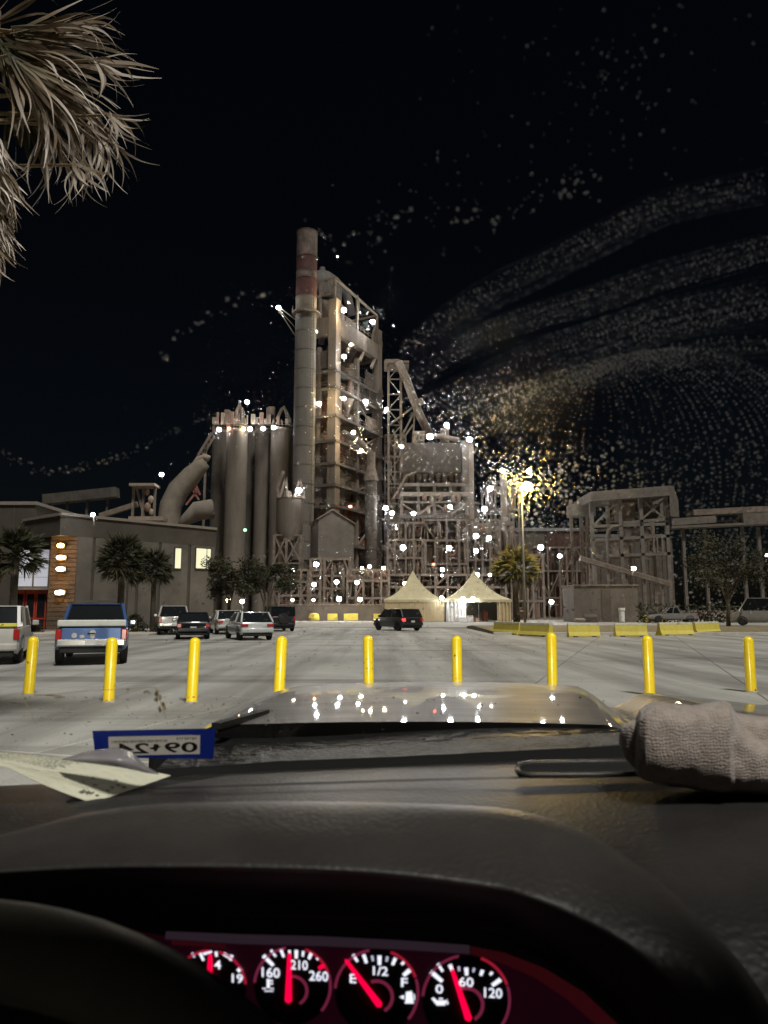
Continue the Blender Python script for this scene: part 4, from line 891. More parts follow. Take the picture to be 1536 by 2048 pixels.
for k in range(5):
    x = 0.10 + k * 0.09; lt.box(x, x + 0.015, -0.024, -0.0205, 1.115, 1.18); lt.box(x, x + 0.05, -0.024, -0.0205, 1.165 - 0.03 * (k % 2), 1.18 - 0.03 * (k % 2)); lt.box(x + 0.04, x + 0.055, -0.0242, -0.0205, 1.115 + 0.02 * (k % 3), 1.16)
lt.build('lettering', M_black, yst)
vehicle('parked_pickup', 'white pickup truck parked behind the black hatchback', 'pickup', at(348, 1270), math.radians(18), P_white2, L=5.6, W=2.0, H=1.85, belt=1.15, rb=1.95, rt=2.2, ft=3.1, fb=3.9, wr=0.40, bed=1, tail='tall')
vehicle('parked_hatchback', 'small black hatchback parked behind the third bollard', 'car', at(386, 1279), math.radians(16), P_black, L=4.1, W=1.78, H=1.46, belt=0.95, rb=0.10, rt=0.55, tail='side', lit=0.0)
vehicle('parked_sedan', 'cream white sedan parked between the white pickup and the pale hatchback', 'car', at(462, 1269), math.radians(20), P_white2, L=4.7, W=1.84, H=1.55, belt=0.98, rb=0.45, rt=1.05, ft=2.4, fb=3.2, tail='wide')
vehicle('parked_hatchback', 'pale silver hatchback parked nearest the open lot', 'car', at(515, 1281), math.radians(24), P_silver, L=4.3, W=1.80, H=1.47, belt=0.95, rb=0.12, rt=0.62, tail='wide')
jp = vehicle('parked_wagon', 'black boxy wagon parked beyond the pale hatchback', 'car', at(566, 1263), math.radians(20), P_dark, L=4.4, W=1.88, H=1.84, belt=1.12, rb=0.03, rt=0.12, ft=2.5, fb=2.8, wr=0.42, boxy=1.0, tail='tall')
sp_ = MB(); sp_.lathe([(0.2, -0.1), (0.38, -0.1), (0.4, -0.06), (0.4, 0.06), (0.38, 0.1), (0.2, 0.1)], n=20); sp_.v = [(v[0], -0.12 + v[2], 0.95 + v[1]) for v in sp_.v]; sp_.build('spare_wheel', M_rubber, jp, smooth=True, angle=40)
vehicle('moving_wagon', 'dark wagon with a red brake light driving across the middle of the lot', 'car', at(826, 1262), math.radians(32), P_dark, L=4.5, W=1.88, H=1.66, belt=1.04, rb=0.06, rt=0.45, ft=2.7, fb=3.4, wr=0.37, boxy=0.5, tail='side', lit=1, group='vehicles driving')
vehicle('parked_pickup', 'distant pale pickup parked beyond the barriers under the grey gallery', 'pickup', Vector((37.5, 88, 0.0)), math.radians(80), paint('dull_grey_paint', (0.2, 0.19, 0.18), 0.0), L=5.6, W=2.0, H=1.85, belt=1.15, rb=1.95, rt=2.2, ft=3.1, fb=3.9, wr=0.40, bed=1)
vehicle('parked_van', 'pale grey box van at the right edge behind the leafy tree', 'van', Vector((37.3, 66, 0.15)), math.radians(60), P_grey, L=5.6, W=2.1, H=2.5, belt=1.35, rb=0.05, rt=0.12, ft=4.0, fb=4.7, wr=0.38, boxy=1.0)

# ================================================================== CONCRETE BARRIERS
M_bar = mat('barrier_yellow', (0.58, 0.47, 0.05), 0.7, var=0.25, scale=2.5, col2=(0.66, 0.56, 0.13))
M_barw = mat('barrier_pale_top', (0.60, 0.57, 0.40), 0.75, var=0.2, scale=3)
def barrier(label, a, b, h=0.80):
    a, b = Vector(a), Vector(b); d = b - a; L_ = d.length
    t = thing('concrete_barrier', label, 'barrier', a, math.atan2(d.y, d.x), 'yellow concrete barriers by the island')
    m = MB(); m.xprism([(-0.30, 0.0), (-0.30, 0.09), (-0.17, 0.30), (-0.11, h - 0.14), (0.11, h - 0.14), (0.17, 0.30), (0.30, 0.09), (0.30, 0.0)], 0.02, L_ - 0.02); m.build('block', M_bar, t, bevel=0.015)
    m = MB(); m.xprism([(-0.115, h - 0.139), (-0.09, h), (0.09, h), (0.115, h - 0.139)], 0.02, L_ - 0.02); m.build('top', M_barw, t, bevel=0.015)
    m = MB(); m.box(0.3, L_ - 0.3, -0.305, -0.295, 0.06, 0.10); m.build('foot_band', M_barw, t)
    for s in (0.25, L_ - 0.55):
        m = MB(); m.box(s, s + 0.3, -0.312, -0.302, 0.0, 0.055); m.build('lifting_slot', M_black, t)
for lab, p0, p1 in (('yellow concrete barrier at the left end of the row, angled', (990, 1267), (1042, 1270)), ('yellow concrete barrier, second in the row, with a vertical yellow end', (1043, 1271), (1103, 1274)), ('yellow concrete barrier, third in the row, right of the glinting bollard', (1135, 1274), (1199, 1274)),
                    ('yellow concrete barrier, fourth in the row', (1229, 1273), (1294, 1273)), ('longest yellow concrete barrier, fifth in the row', (1317, 1271), (1384, 1270)), ('yellow concrete barrier at the right end of the row', (1388, 1269), (1436, 1267))):
    barrier(lab, G(*p0), G(*p1))
for i, (x, lab, w) in enumerate(((628, 'yellow round concrete block at the yard entrance, leftmost', 0), (702, 'yellow concrete block at the yard entrance, middle one', 2.0), (758, 'yellow concrete block at the yard entrance beside the tent', 1.6), (665, 'low yellow kerb block at the yard entrance', 1.4))):
    c = Vector((Xp(x, 1240, 105), 105, 0)); t = thing('traffic_block', lab, 'block', c, 0, 'yellow blocks at the yard entrance')
    m = MB()
    if w == 0: m.lathe([(0.75, 0), (0.8, 0.4), (0.65, 0.95), (0.35, 1.1)], n=18)
    else: m.xprism([(-0.5, 0), (-0.45, 1.0), (0.45, 1.0), (0.5, 0)], -w / 2, w / 2)
    m.build('block', M_bar, t, bevel=0.04)
    m = MB(); m.box(-max(w, 1.6) / 2 - 0.1, max(w, 1.6) / 2 + 0.1, -0.8, 0.8, -0.03, 0.06); m.build('base', M_conc, t)

# ================================================================== TENTS
M_canvas = mat('cream_canvas', (0.50, 0.44, 0.28), 0.8, var=0.12, scale=1.2, bump=0.3, bscale=3)
def canvas_two_sided(m):
    nt = m.node_tree; b = nt.nodes['Principled BSDF']; b.inputs['Specular IOR Level'].default_value = 0.2
canvas_two_sided(M_canvas)
M_cwall = mat('cream_side_wall', (0.50, 0.40, 0.24), 0.85, var=0.15, scale=0.8, bump=0.3, bscale=3)
M_wwall = mat('white_side_wall', (0.75, 0.74, 0.72), 0.8, var=0.08, scale=1.0)
def tent(label, px, Y, hw, eave, peak, opening):
    c = Vector((Xp(px, 1200, Y), Y, 0)); t = thing('peaked_tent', label, 'tent', c, 0, 'peaked tents by the yard')
    n = 14; m = MB(); rings = []
    for i in range(n + 1):
        q = i / n; s = max(0.03, hw * (1 - q)); z = eave + (peak - eave) * (0.40 * q + 0.60 * q ** 2.6); rg = []
        for sx, sy, ex_, ey_ in ((-1, -1, 1, -1), (1, -1, 1, 1), (1, 1, -1, 1), (-1, 1, -1, -1)):
            for k in range(6):
                f = k / 6; sag = -0.10 * math.sin(math.pi * f) * (1 - q) * 1.0
                rg.append((s * (sx + (ex_ - sx) * f), s * (sy + (ey_ - sy) * f), z + sag * 0.6))
        rings.append(rg)
    K = 24; m.add([p for r_ in rings for p in r_], [(i * K + k, i * K + (k + 1) % K, (i + 1) * K + (k + 1) % K, (i + 1) * K + k) for i in range(n) for k in range(K)])
    m.build('canopy', M_canvas, t, smooth=True, angle=25)
    v = MB()
    for (a, b) in (((-hw, -hw), (hw, -hw)), ((hw, -hw), (hw, hw)), ((-hw, hw), (-hw, -hw))):
        N_ = 24; v.grid([[(a[0] + (b[0] - a[0]) * k / N_, a[1] + (b[1] - a[1]) * k / N_ - 0.02, z + (0.05 * math.sin(k * 1.9) if j else 0)) for k in range(N_ + 1)] for j, z in enumerate((eave, eave - 0.35))])
    v.build('valance', M_canvas, t, fix=False)
    for sx in (-1, 0, 1):
        for sy in (-1, 1):
            if sx == 0 and sy == 1: continue
            p_ = MB(); p_.tube([(sx * (hw - 0.06), sy * (hw - 0.06), 0), (sx * (hw - 0.06), sy * (hw - 0.06), eave)], 0.05, 8); p_.build('pole', M_chrome, t)
    m2 = MB(); m2.tube([(0, 0, peak - 0.1), (0, 0, peak + 0.25)], 0.04, 6); m2.build('finial', M_steel, t)
    def wall(name, x0, y0, x1, y1, mm, z1=None, ru=0.10):
        w_ = MB(); N_ = 40; dx, dy = x1 - x0, y1 - y0; L_ = math.hypot(dx, dy); nx, ny = -dy / L_, dx / L_
        rows = []
        for z in (0.02, 0.8, 1.6, (z1 or eave) - 0.05):
            rows.append([(x0 + dx * k / N_ + nx * ru * math.sin(k * L_ * 0.35), y0 + dy * k / N_ + ny * ru * math.sin(k * L_ * 0.35), z) for k in range(N_ + 1)])
        w_.grid(rows); w_.build(name, mm, t, smooth=True, fix=False)
    wall('side_wall', -hw + 0.1, -hw + 0.1, -hw + 0.1, hw - 0.1, M_cwall); wall('side_wall', hw - 0.1, -hw + 0.1, hw - 0.1, hw - 0.1, M_cwall); wall('back_wall', -hw + 0.1, hw - 0.15, hw - 0.1, hw - 0.15, M_wwall)
    for (x0, x1, mm) in opening: wall('front_wall', hw * x0, -hw + 0.06, hw * x1, -hw + 0.06, mm)
    return t, c
TY = 100
t1, tc1 = tent('cream peaked tent behind the dark wagon', 826, TY, 4.0, 2.9, Zp(1141, TY), [(-1, 0.99, M_cwall)])
t2, tc2 = tent('cream peaked tent with bright lit entrance and drawn curtain', 949, TY, 4.35, 2.9, Zp(1141, TY), [(0.55, 0.99, M_cwall), (-0.99, -0.38, M_wwall)])
tb_ = thing('folding_table', 'white covered table inside the lit tent', 'table', tc2 + Vector((-0.6, -2.2, 0)))
m = MB(); m.box(-1.2, 1.2, -0.4, 0.4, 0.70, 0.75); m.build('top', M_wwall, tb_, bevel=0.01)
for sx in (-1.1, 1.1):
    for sy in (-0.33, 0.33): m = MB(); m.tube([(sx, sy, 0), (sx, sy, 0.70)], 0.025, 6); m.build('leg', M_steel, tb_)
for i, (dx, dy, w, h, mm, lab) in enumerate(((0.2, -4.7, 0.7, 0.8, M_wwall, 'white bin standing left of the lit tent entrance'), (-0.9, -4.8, 1.1, 0.6, M_wwall, 'low white crate outside the lit tent, left of the bin'), (2.4, -2.6, 0.6, 1.5, M_rust, 'red cabinet inside the tent opening'), (1.0, -4.7, 0.5, 0.5, mat('skin_box', (0.5, 0.33, 0.25), 0.7, var=0.2), 'small tan box in front of the lit tent entrance'))):
    b_ = thing('storage_box', lab, 'box', tc2 + Vector((dx - 1.4, dy, 0)), 0.2 * i, 'boxes at the lit tent')
    m = MB(); m.box(-w / 2, w / 2, -w / 2, w / 2, 0.0, h - 0.08); m.build('box_body', mm, b_, bevel=0.03); m = MB(); m.box(-w / 2 - 0.03, w / 2 + 0.03, -w / 2 - 0.03, w / 2 + 0.03, h - 0.078, h); m.build('lid', mm, b_, bevel=0.02)

# ================================================================== LAMPS
E_led = emat('cool_led_lens', (0.90, 0.95, 1.0), 70.0); E_warm = emat('warm_lamp_lens', (1.0, 0.82, 0.55), 45.0); E_sod = emat('sodium_lens', (1.0, 0.62, 0.11), 170.0, True)
E_orange = emat('orange_lens', (1.0, 0.62, 0.25), 14.0); E_redl = emat('red_signal_lens', (1.0, 0.08, 0.05), 6.0); E_dimw = emat('dim_lamp_lens', (1.0, 0.88, 0.7), 6.0); E_green = emat('green_signal_lens', (0.15, 1.0, 0.2), 1.2)
LCOL = {'led': (E_led, (0.93, 0.96, 1.0)), 'warm': (E_warm, (1.0, 0.80, 0.5)), 'sod': (E_sod, (1.0, 0.74, 0.22)), 'orange': (E_orange, (1.0, 0.6, 0.25)), 'red': (E_redl, (1.0, 0.1, 0.05)), 'dim': (E_dimw, (1.0, 0.85, 0.65)), 'green': (E_green, (0.2, 1, 0.3))}
def lens_mat(kind, L):
    L = max(1.5, round(L * 2 ** 0 if L < 10 else round(L / 5) * 5, 1)); c = LCOL[kind][1]; c = tuple(x * (0.55 if kind in ('red', 'green', 'orange') else 1) if i else x for i, x in enumerate(c)) if kind != 'green' else c
    return emat('lens_%s_%s' % (kind, str(L).replace('.', '_')), c, L, True)
def lamp(px, py, Y, kind='led', power=250.0, size=4.0, label=None, group=None, name='floodlight', stem=0.8):
    p = P(px, py, Y); r_ = size * 0.92 * pxm(Y)
    t = thing(name, label or 'x', 'lamp', p, 0, group)
    e = lens_mat(kind, power * 0.48 / (math.pi * 8.0 * r_ * r_))          # the lit lens itself gives the light
    m = MB(); m.sphere((0, 0, 0), r_, 10, 6, (1, 0.55, 0.9)); m.build('lens', e, t, smooth=True)
    m = MB(); m.box(-r_ * 1.0, r_ * 1.0, r_ * 0.62, r_ * 1.3, -r_ * 0.8, r_ * 1.0); m.build('housing', M_lampbody, t, bevel=r_ * 0.1)
    m = MB(); m.bar((0, r_ * 1.2, 0), (0, r_ * 1.2 + 0.3, -stem), 0.09); m.build('bracket', M_steel_d, t)
    return t
def lamp_set(where, items, group, Y):
    items = sorted(items, key=lambda q: q[1])
    for i, it in enumerate(items):
        px, py, kind, power, size = it[:5]; yy = it[5] if len(it) > 5 else Y
        col = {'led': 'white', 'warm': 'warm white', 'dim': 'dim cream', 'orange': 'orange', 'red': 'red', 'green': 'green'}[kind]
        nm = {'red': 'signal_lamp', 'green': 'signal_lamp'}.get(kind, 'floodlight')
        lab = 'the only ' + col + ' lamp ' + where if sum(1 for q in items if q[2] == kind) == 1 and len(items) > 1 else col + ' lamp ' + where + ((', ' + ORD[i] + ' there') if len(items) > 1 else '')
        lamp(px, py, yy, kind, power, size, lab, group, nm)

# sodium street lamp
SY = 58
sl_ = thing('street_lamp', 'tall yellow lit street lamp with a steel pole beside the small palm', 'street lamp', Vector((Xp(1050, 1240, SY), SY, 0.3)))
p = P(1054, 973, SY) - sl_.location
m = MB(); m.tube([(0, 0, 0), (0, 0, p.z * 0.5), (p.x - 0.45, 0, p.z - 0.1)], [0.11, 0.09, 0.06], 10); m.build('pole', mat('galvanised', (0.34, 0.33, 0.31), 0.5, 0.4, var=0.15), sl_, smooth=True)
m = MB(); m.box(-0.25, 0.25, -0.25, 0.25, -0.06, 0.05); m.build('base_plate', M_conc, sl_)
m = MB(); m.tube([(p.x - 0.46, 0, p.z - 0.1), (p.x - 0.2, -0.02, p.z + 0.16), (p.x + 0.3, -0.04, p.z + 0.2)], 0.04, 8); m.build('arm', M_steel, sl_)
m = MB(); m.box(p.x - 0.28, p.x + 0.34, -0.16, 0.16, p.z + 0.14, p.z + 0.30); m.build('lamp_head', M_lampbody, sl_, bevel=0.04)
m = MB(); m.sphere((p.x, -0.05, p.z), 0.36, 14, 8, (1, 0.7, 0.9)); m.build('lens', E_sod, sl_, smooth=True)
lamp_set('hung in the tent entrance', [(926, 1198, 'led', 160, 4.5, TY - 4.6), (946, 1198, 'led', 160, 4.5, TY - 4.6), (884, 1196, 'led', 160, 4.0, TY - 4.6)], 'lamps at the tents', TY)

# ================================================================== OFFICE BUILDING
K = P(122, 1027, 58); HB = K.z
def solveY(py, z):
    a, b = 30.0, 140.0
    for _ in range(50):
        mdd = (a + b) / 2
        if Zp(py, mdd) < z: a = mdd
        else: b = mdd
    return a
YE = solveY(1057, HB); E_ = Vector((Xp(433, 1057, YE), YE)); YL = solveY(1040, HB); Lf = Vector((Xp(46, 1040, YL), YL)); K2 = Vector((K.x, K.y))
off = thing('office_building', 'long grey concrete office building with red doors and lit windows', 'building', (K.x, K.y, 0))
M_wall = mat('office_wall', (0.068, 0.058, 0.046), 0.9, var=0.25, scale=0.5, bump=0.2, bscale=6)
M_panel = mat('office_panel', (0.118, 0.104, 0.087), 0.9, var=0.3, scale=0.4, bump=0.15, bscale=8, rnd=0.06)
M_cope = mat('office_coping', (0.22, 0.19, 0.16), 0.7, var=0.1)
def wbox(name, p, q, z0, z1, t, o, m, parent=off, org=None, **k):
    org = org or (K.x, K.y)
    p, q = Vector(p[:2]), Vector(q[:2]); d = (q - p).normalized(); n = Vector((d.y, -d.x))       # outward (towards the camera)
    c = [p + n * o, q + n * o, q + n * (o - t), p + n * (o - t)]
    mb = MB(); vs = [(v.x - org[0], v.y - org[1], z) for z in (z0, z1) for v in c]
    mb.add(vs, [(3, 2, 1, 0), (4, 5, 6, 7), (0, 1, 5, 4), (1, 2, 6, 5), (2, 3, 7, 6), (3, 0, 4, 7)]); return mb.build(name, m, parent, **k)
def wall_hit(px, py, p, q):
    d = ray(px, py); p, q = Vector(p[:2]), Vector(q[:2]); w = q - p
    # EYE.xy + t d.xy = p + s w
    det = d.x * (-w.y) + w.x * d.y; rx_, ry_ = p.x, p.y
    t = (rx_ * (-w.y) + w.x * ry_) / det; return Vector((d.x * t, d.y * t)), 1.6 + d.z * t
WS_ = wall_hit(153, 1150, K2, E_)[0]; HF = HB - 1.75
wbox('wall', WS_, E_, 0, HF - 0.002, 8.0, -0.05, M_wall); wbox('fascia', K2, E_, HF, HB - 0.15, 8.0, 0, M_wall); wbox('fascia', Lf, K2, HF + 0.002, HB - 0.16, 7.0, 0, M_wall)
wbox('coping', K2, E_, HB - 0.148, HB + 0.08, 8.2, 0.12, M_cope); wbox('coping', Lf, K2, HB - 0.158, HB + 0.075, 7.2, 0.12, M_cope)
for (a, b) in ((156, 186), (192, 257), (261, 275), (281, 318), (324, 377), (383, 430)):
    pa, za = wall_hit(a, 1070, K2, E_); pb, zb = wall_hit(b, 1070, K2, E_); wbox('wall_panel', pa, pb, 0.1, HF - 0.02, 0.10, 0.05, M_panel, bevel=0.02)
for (a, b, nm, f) in ((348, 362, 'lit_narrow', 0.5), (390, 421, 'lit_wide', 0.55)):
    pa, z1 = wall_hit(a, 1095, K2, E_); pb, _ = wall_hit(b, 1095, K2, E_); _, z0 = wall_hit(a, 1138, K2, E_)
    fr_ = wbox('window', pa, pb, z0, z1, 0.12, 0.16, mat('window_frame_dark', (0.05, 0.05, 0.05), 0.5, var=0.1))
    d = (pb - pa).normalized(); wbox('pane', pa + d * 0.07, pb - d * 0.07, z0 + 0.07, z1 - 0.07, 0.02, 0.175, emat('lit_window_glass', (0.95, 0.92, 0.62), 0.20), parent=fr_)
    if f > 0.52:
        mp_, _ = wall_hit(a + 22, 1095, K2, E_); wbox('mullion', mp_ - d * 0.03, mp_ + d * 0.03, z0 + 0.07, z1 - 0.07, 0.03, 0.182, MATS['window_frame_dark'], parent=fr_)
# entrance under the overhang
ey0 = K.y + 0.9
def ebox(name, a, b, z0, z1, y, m, t=0.25, **k): return wbox(name, (Xp(a, 1150, y), y), (Xp(b, 1150, y), y), z0, z1, t, 0, m, **k)
M_redp = mat('red_door_paint', (0.42, 0.05, 0.03), 0.5, var=0.15); M_brick = mat('warm_brick', (0.115, 0.08, 0.055), 0.9, var=0.35, scale=5)
ebox('back_wall', -10, 100, 0, HB - 1.8, ey0 + 1.7, M_wall)
for r_ in range(22):                                                        # banded pier, course by course
    z0 = r_ * 0.36; zz = min(z0 + 0.33, HB - 1.6)
    if z0 > HB - 1.9: break
    ebox('course', 98, 152, z0, zz, ey0 + 0.1 + 0.03 * (r_ % 2), M_brick, 0.9)
wz1, wz0 = Zp(1098, ey0 + 1.4), Zp(1174, ey0 + 1.4)
for i in range(2):
    wbl = ebox('window', 36 + i * 31, 66 + i * 31, wz0, wz1, ey0 + 1.35, M_cope, 0.1)
    for r_ in range(4):
        h_ = (wz1 - wz0 - 0.1) / 4; ebox('blind', 37.5 + i * 31, 64.5 + i * 31, wz0 + 0.05 + h_ * r_, wz0 + 0.02 + h_ * (r_ + 1), ey0 + 1.24, emat('lit_blind', (0.75, 0.76, 0.85), 0.10), 0.03, parent=wbl)
dz1 = Zp(1180, ey0 + 1.2); ebox('door_canopy', 24, 104, dz1, dz1 + 0.22, ey0 + 0.6, M_cope, 0.7)
for i, (a, b) in enumerate(((29, 52), (54, 74), (75, 96))):
    dr = ebox('door', a, b, 0.05, dz1 - 0.02, ey0 + 1.15, M_redp, 0.1, bevel=0.02)
    ebox('door_glass', a + 3, b - 3, 1.0, dz1 - 0.35, ey0 + 1.04, M_glass_d, 0.02, parent=dr); ebox('door_glass', a + 3, b - 3, 0.25, 0.75, ey0 + 1.04, M_glass_d, 0.02, parent=dr)
    ebox('push_bar', a + 2, b - 2, 0.82, 0.92, ey0 + 1.03, M_redp, 0.05, parent=dr)
for i, (x, y, w) in enumerate(((121, 1091, 7), (122, 1115, 9.5), (121, 1138, 9), (119, 1185, 10))):
    p = P(x, y, ey0 - 0.28); wl_ = thing('wall_lamp', 'orange lit wall lamp on the entrance pier, ' + ('topmost', 'second from the top', 'third from the top', 'lowest, beside the red doors')[i], 'lamp', p, 0, 'wall lamps by the red doors')
    r_ = w * pxm(58); m = MB(); m.sphere((0, 0, 0), 1.0, 14, 8, (r_, 0.10, 0.17)); m.build('lens', E_orange, wl_, smooth=True)
    m = MB(); m.box(-r_ * 1.05, r_ * 1.05, 0.08, 0.3, -0.2, 0.2); m.build('back_plate', M_steel_d, wl_)
    ld = bpy.data.lights.new('wall_light', 'POINT'); ld.energy = 6; ld.color = (1.0, 0.52, 0.16); ld.shadow_soft_size = 0.15
    lo_ = bpy.data.objects.new('wall_light', ld); COL.objects.link(lo_); lo_.parent = wl_; lo_.location = (0, -0.45, 0)
# taller block at the far left
blk = thing('office_block', 'taller plain grey block behind the palm at the left edge', 'building', (P(0, 1200, 64).x, 64, 0))
hz = Zp(1010, 64); m = MB(); m.box(-8, Xp(70, 1030, 64) - blk.location.x, 0, 10, 0, hz); m.build('wall', M_wall, blk)
m = MB(); m.box(-8.2, Xp(70, 1030, 64) - blk.location.x + 0.15, -0.15, 10, hz + 0.003, hz + 0.3); m.build('coping', M_cope, blk)
m = MB(); m.box(Xp(28, 1030, 64) - blk.location.x, Xp(29, 1030, 64) - blk.location.x, -0.03, -0.003, 0, hz - 0.01); m.build('wall_joint', M_steel_d, blk)
lamp(185, 1029, 57.5, 'led', 120, 4.0, 'white floodlight on the office roof edge', None)

# ================================================================== PALMS AND TREES
def leaf_material(name, c0, c1, c2):
    m, nt, b = nmat(name); N = nt.nodes; L = nt.links
    at_ = N.new('ShaderNodeAttribute'); at_.attribute_name = 'tone'; r = N.new('ShaderNodeValToRGB')
    r.color_ramp.elements[0].color = (*c0, 1); r.color_ramp.elements[1].color = (*c2, 1); e = r.color_ramp.elements.new(0.5); e.color = (*c1, 1)
    L.new(at_.outputs['Fac'], r.inputs[0]); L.new(r.outputs[0], b.inputs['Base Color']); b.inputs['Roughness'].default_value = 0.6; b.inputs['Specular IOR Level'].default_value = 0.25
    return m
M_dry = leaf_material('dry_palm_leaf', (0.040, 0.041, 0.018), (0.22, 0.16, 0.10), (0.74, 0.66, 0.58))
M_green = leaf_material('green_palm_leaf', (0.020, 0.022, 0.011), (0.038, 0.040, 0.020), (0.085, 0.075, 0.042))
class RB:
    def __init__(s): s.v = []; s.f = []; s.t = []
    def ribbon(s, p, d, L_, w, droop, rr, n=10, tone=(0.2, 1.0), curl=0.0, split=0.35, tw=None):
        p, d = Vector(p), Vector(d).normalized(); ds = L_ / n; o = len(s.v)
        side = d.cross(Vector((rr.uniform(-0.3, 0.3), -1, rr.uniform(-0.3, 0.3)))).normalized(); roll = rr.uniform(-0.5, 0.5); cu = rr.uniform(-1, 1) * curl
        for i in range(n + 1):
            t = i / n; ww = w * (0.55 + 0.45 * min(1, t / 0.35)) * (1 - max(0, (t - 0.45) / 0.55) ** 1.3 * 0.88)
            sv = (side * math.cos(roll * t * 3) + d.cross(side) * math.sin(roll * t * 3)) * ww / 2
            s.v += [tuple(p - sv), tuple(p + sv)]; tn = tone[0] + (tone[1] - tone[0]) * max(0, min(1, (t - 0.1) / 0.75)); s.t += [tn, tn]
            k = max(0, (t - split)) / (1 - split)
            d = (d + Vector((0, 0, -1)) * droop * k * ds * 3.0 + side * cu * k * ds * 3 + Vector((rr.gauss(0, 0.03), rr.gauss(0, 0.03), rr.gauss(0, 0.03)))).normalized(); p = p + d * ds
        s.f += [(o + 2 * i, o + 2 * i + 1, o + 2 * i + 3, o + 2 * i + 2) for i in range(n)]
    def mesh(s, name, m):
        me = bpy.data.meshes.new(name); me.from_pydata(s.v, [], s.f); a = me.attributes.new('tone', 'FLOAT', 'POINT'); a.data.foreach_set('value', s.t)
        me.materials.append(m); me.update(); return me
PY = 8.6; PS = pxm(PY); RN = random.Random(21)
npm = thing('palm_tree', 'tall fan palm with dry tan drooping fronds hanging into the top corner', 'palm', (Xp(-75, 1200, PY) - 0.45, PY + 0.2, 0))
m = MB(); zt_ = Zp(60, PY); m.tube([(0, 0, 0), (0.03, 0, 3), (0.0, 0, zt_ * 0.7), (0.0, 0, zt_ + 0.5)], [0.26, 0.21, 0.19, 0.22], 14); m.build('trunk', mat('palm_trunk', (0.17, 0.13, 0.10), 0.9, var=0.5, scale=5, bump=0.8, bscale=14), npm, smooth=True)
def frond(hx, hy, dep, a0, a1, Lpx, n, droop, tone, green=0.0, curl=0.5, split=0.4, wpx=5.0):
    rb = RB(); h = P(hx, hy, dep) - npm.location
    n = int(n * 0.72) if wpx > 4.6 else n; ft_ = RN.uniform(-0.18, 0.1)
    for i in range(n):
        f = (i + RN.uniform(-0.35, 0.35)) / max(1, n - 1); a = math.radians(a0 + (a1 - a0) * f)
        d = Vector((math.cos(a), RN.uniform(-0.35, 0.25), math.sin(a))); L_ = Lpx * PS * RN.uniform(0.72, 1.1) * (0.82 + 0.18 * math.sin(math.pi * f))
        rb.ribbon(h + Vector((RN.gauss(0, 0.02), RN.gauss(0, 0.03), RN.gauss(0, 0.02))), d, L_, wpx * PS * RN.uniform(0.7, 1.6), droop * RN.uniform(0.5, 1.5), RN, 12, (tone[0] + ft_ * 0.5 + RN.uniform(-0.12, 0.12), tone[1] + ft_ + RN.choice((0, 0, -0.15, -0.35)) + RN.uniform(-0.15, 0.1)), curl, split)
    me = rb.mesh('frond', M_dry); link('frond', me, npm)
    pt = MB(); pt.tube([(0.05, 0, h.z + 0.25), (h.x * 0.5, h.y * 0.5, h.z + 0.15), tuple(h)], [0.03, 0.025, 0.015], 6); pt.build('petiole', mat('petiole', (0.22, 0.16, 0.08), 0.7, var=0.3), npm)
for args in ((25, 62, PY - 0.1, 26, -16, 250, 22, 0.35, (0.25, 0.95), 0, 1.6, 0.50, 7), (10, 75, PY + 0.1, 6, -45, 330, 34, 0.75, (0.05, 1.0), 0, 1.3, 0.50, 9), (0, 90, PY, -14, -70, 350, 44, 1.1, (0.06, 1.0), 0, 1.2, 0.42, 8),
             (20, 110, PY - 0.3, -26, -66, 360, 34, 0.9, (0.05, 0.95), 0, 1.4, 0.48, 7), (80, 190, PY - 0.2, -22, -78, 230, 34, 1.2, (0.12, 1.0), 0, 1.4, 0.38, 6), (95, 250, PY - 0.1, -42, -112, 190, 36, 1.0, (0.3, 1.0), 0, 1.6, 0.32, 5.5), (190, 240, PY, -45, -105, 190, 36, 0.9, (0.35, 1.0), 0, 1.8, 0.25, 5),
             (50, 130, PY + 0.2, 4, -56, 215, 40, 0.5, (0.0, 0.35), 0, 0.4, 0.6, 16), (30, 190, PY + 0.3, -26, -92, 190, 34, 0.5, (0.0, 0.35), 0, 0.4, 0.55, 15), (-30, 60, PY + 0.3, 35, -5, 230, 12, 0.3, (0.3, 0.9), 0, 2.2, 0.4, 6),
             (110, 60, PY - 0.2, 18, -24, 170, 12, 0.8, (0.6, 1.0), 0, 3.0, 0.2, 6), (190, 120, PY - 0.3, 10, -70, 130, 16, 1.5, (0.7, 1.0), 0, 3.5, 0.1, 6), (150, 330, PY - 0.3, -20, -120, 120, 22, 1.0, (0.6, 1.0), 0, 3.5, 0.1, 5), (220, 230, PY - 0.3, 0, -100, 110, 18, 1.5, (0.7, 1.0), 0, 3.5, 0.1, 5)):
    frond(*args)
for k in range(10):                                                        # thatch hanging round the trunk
    frond(-28 + RN.uniform(-8, 26), 262 + k * 24, PY - 0.25 + 0.08 * (k % 3), -42, -118, 120 + RN.uniform(-20, 30), 34, 1.2, (0.35, 1.0), 0, 1.5, 0.15, 4.5)

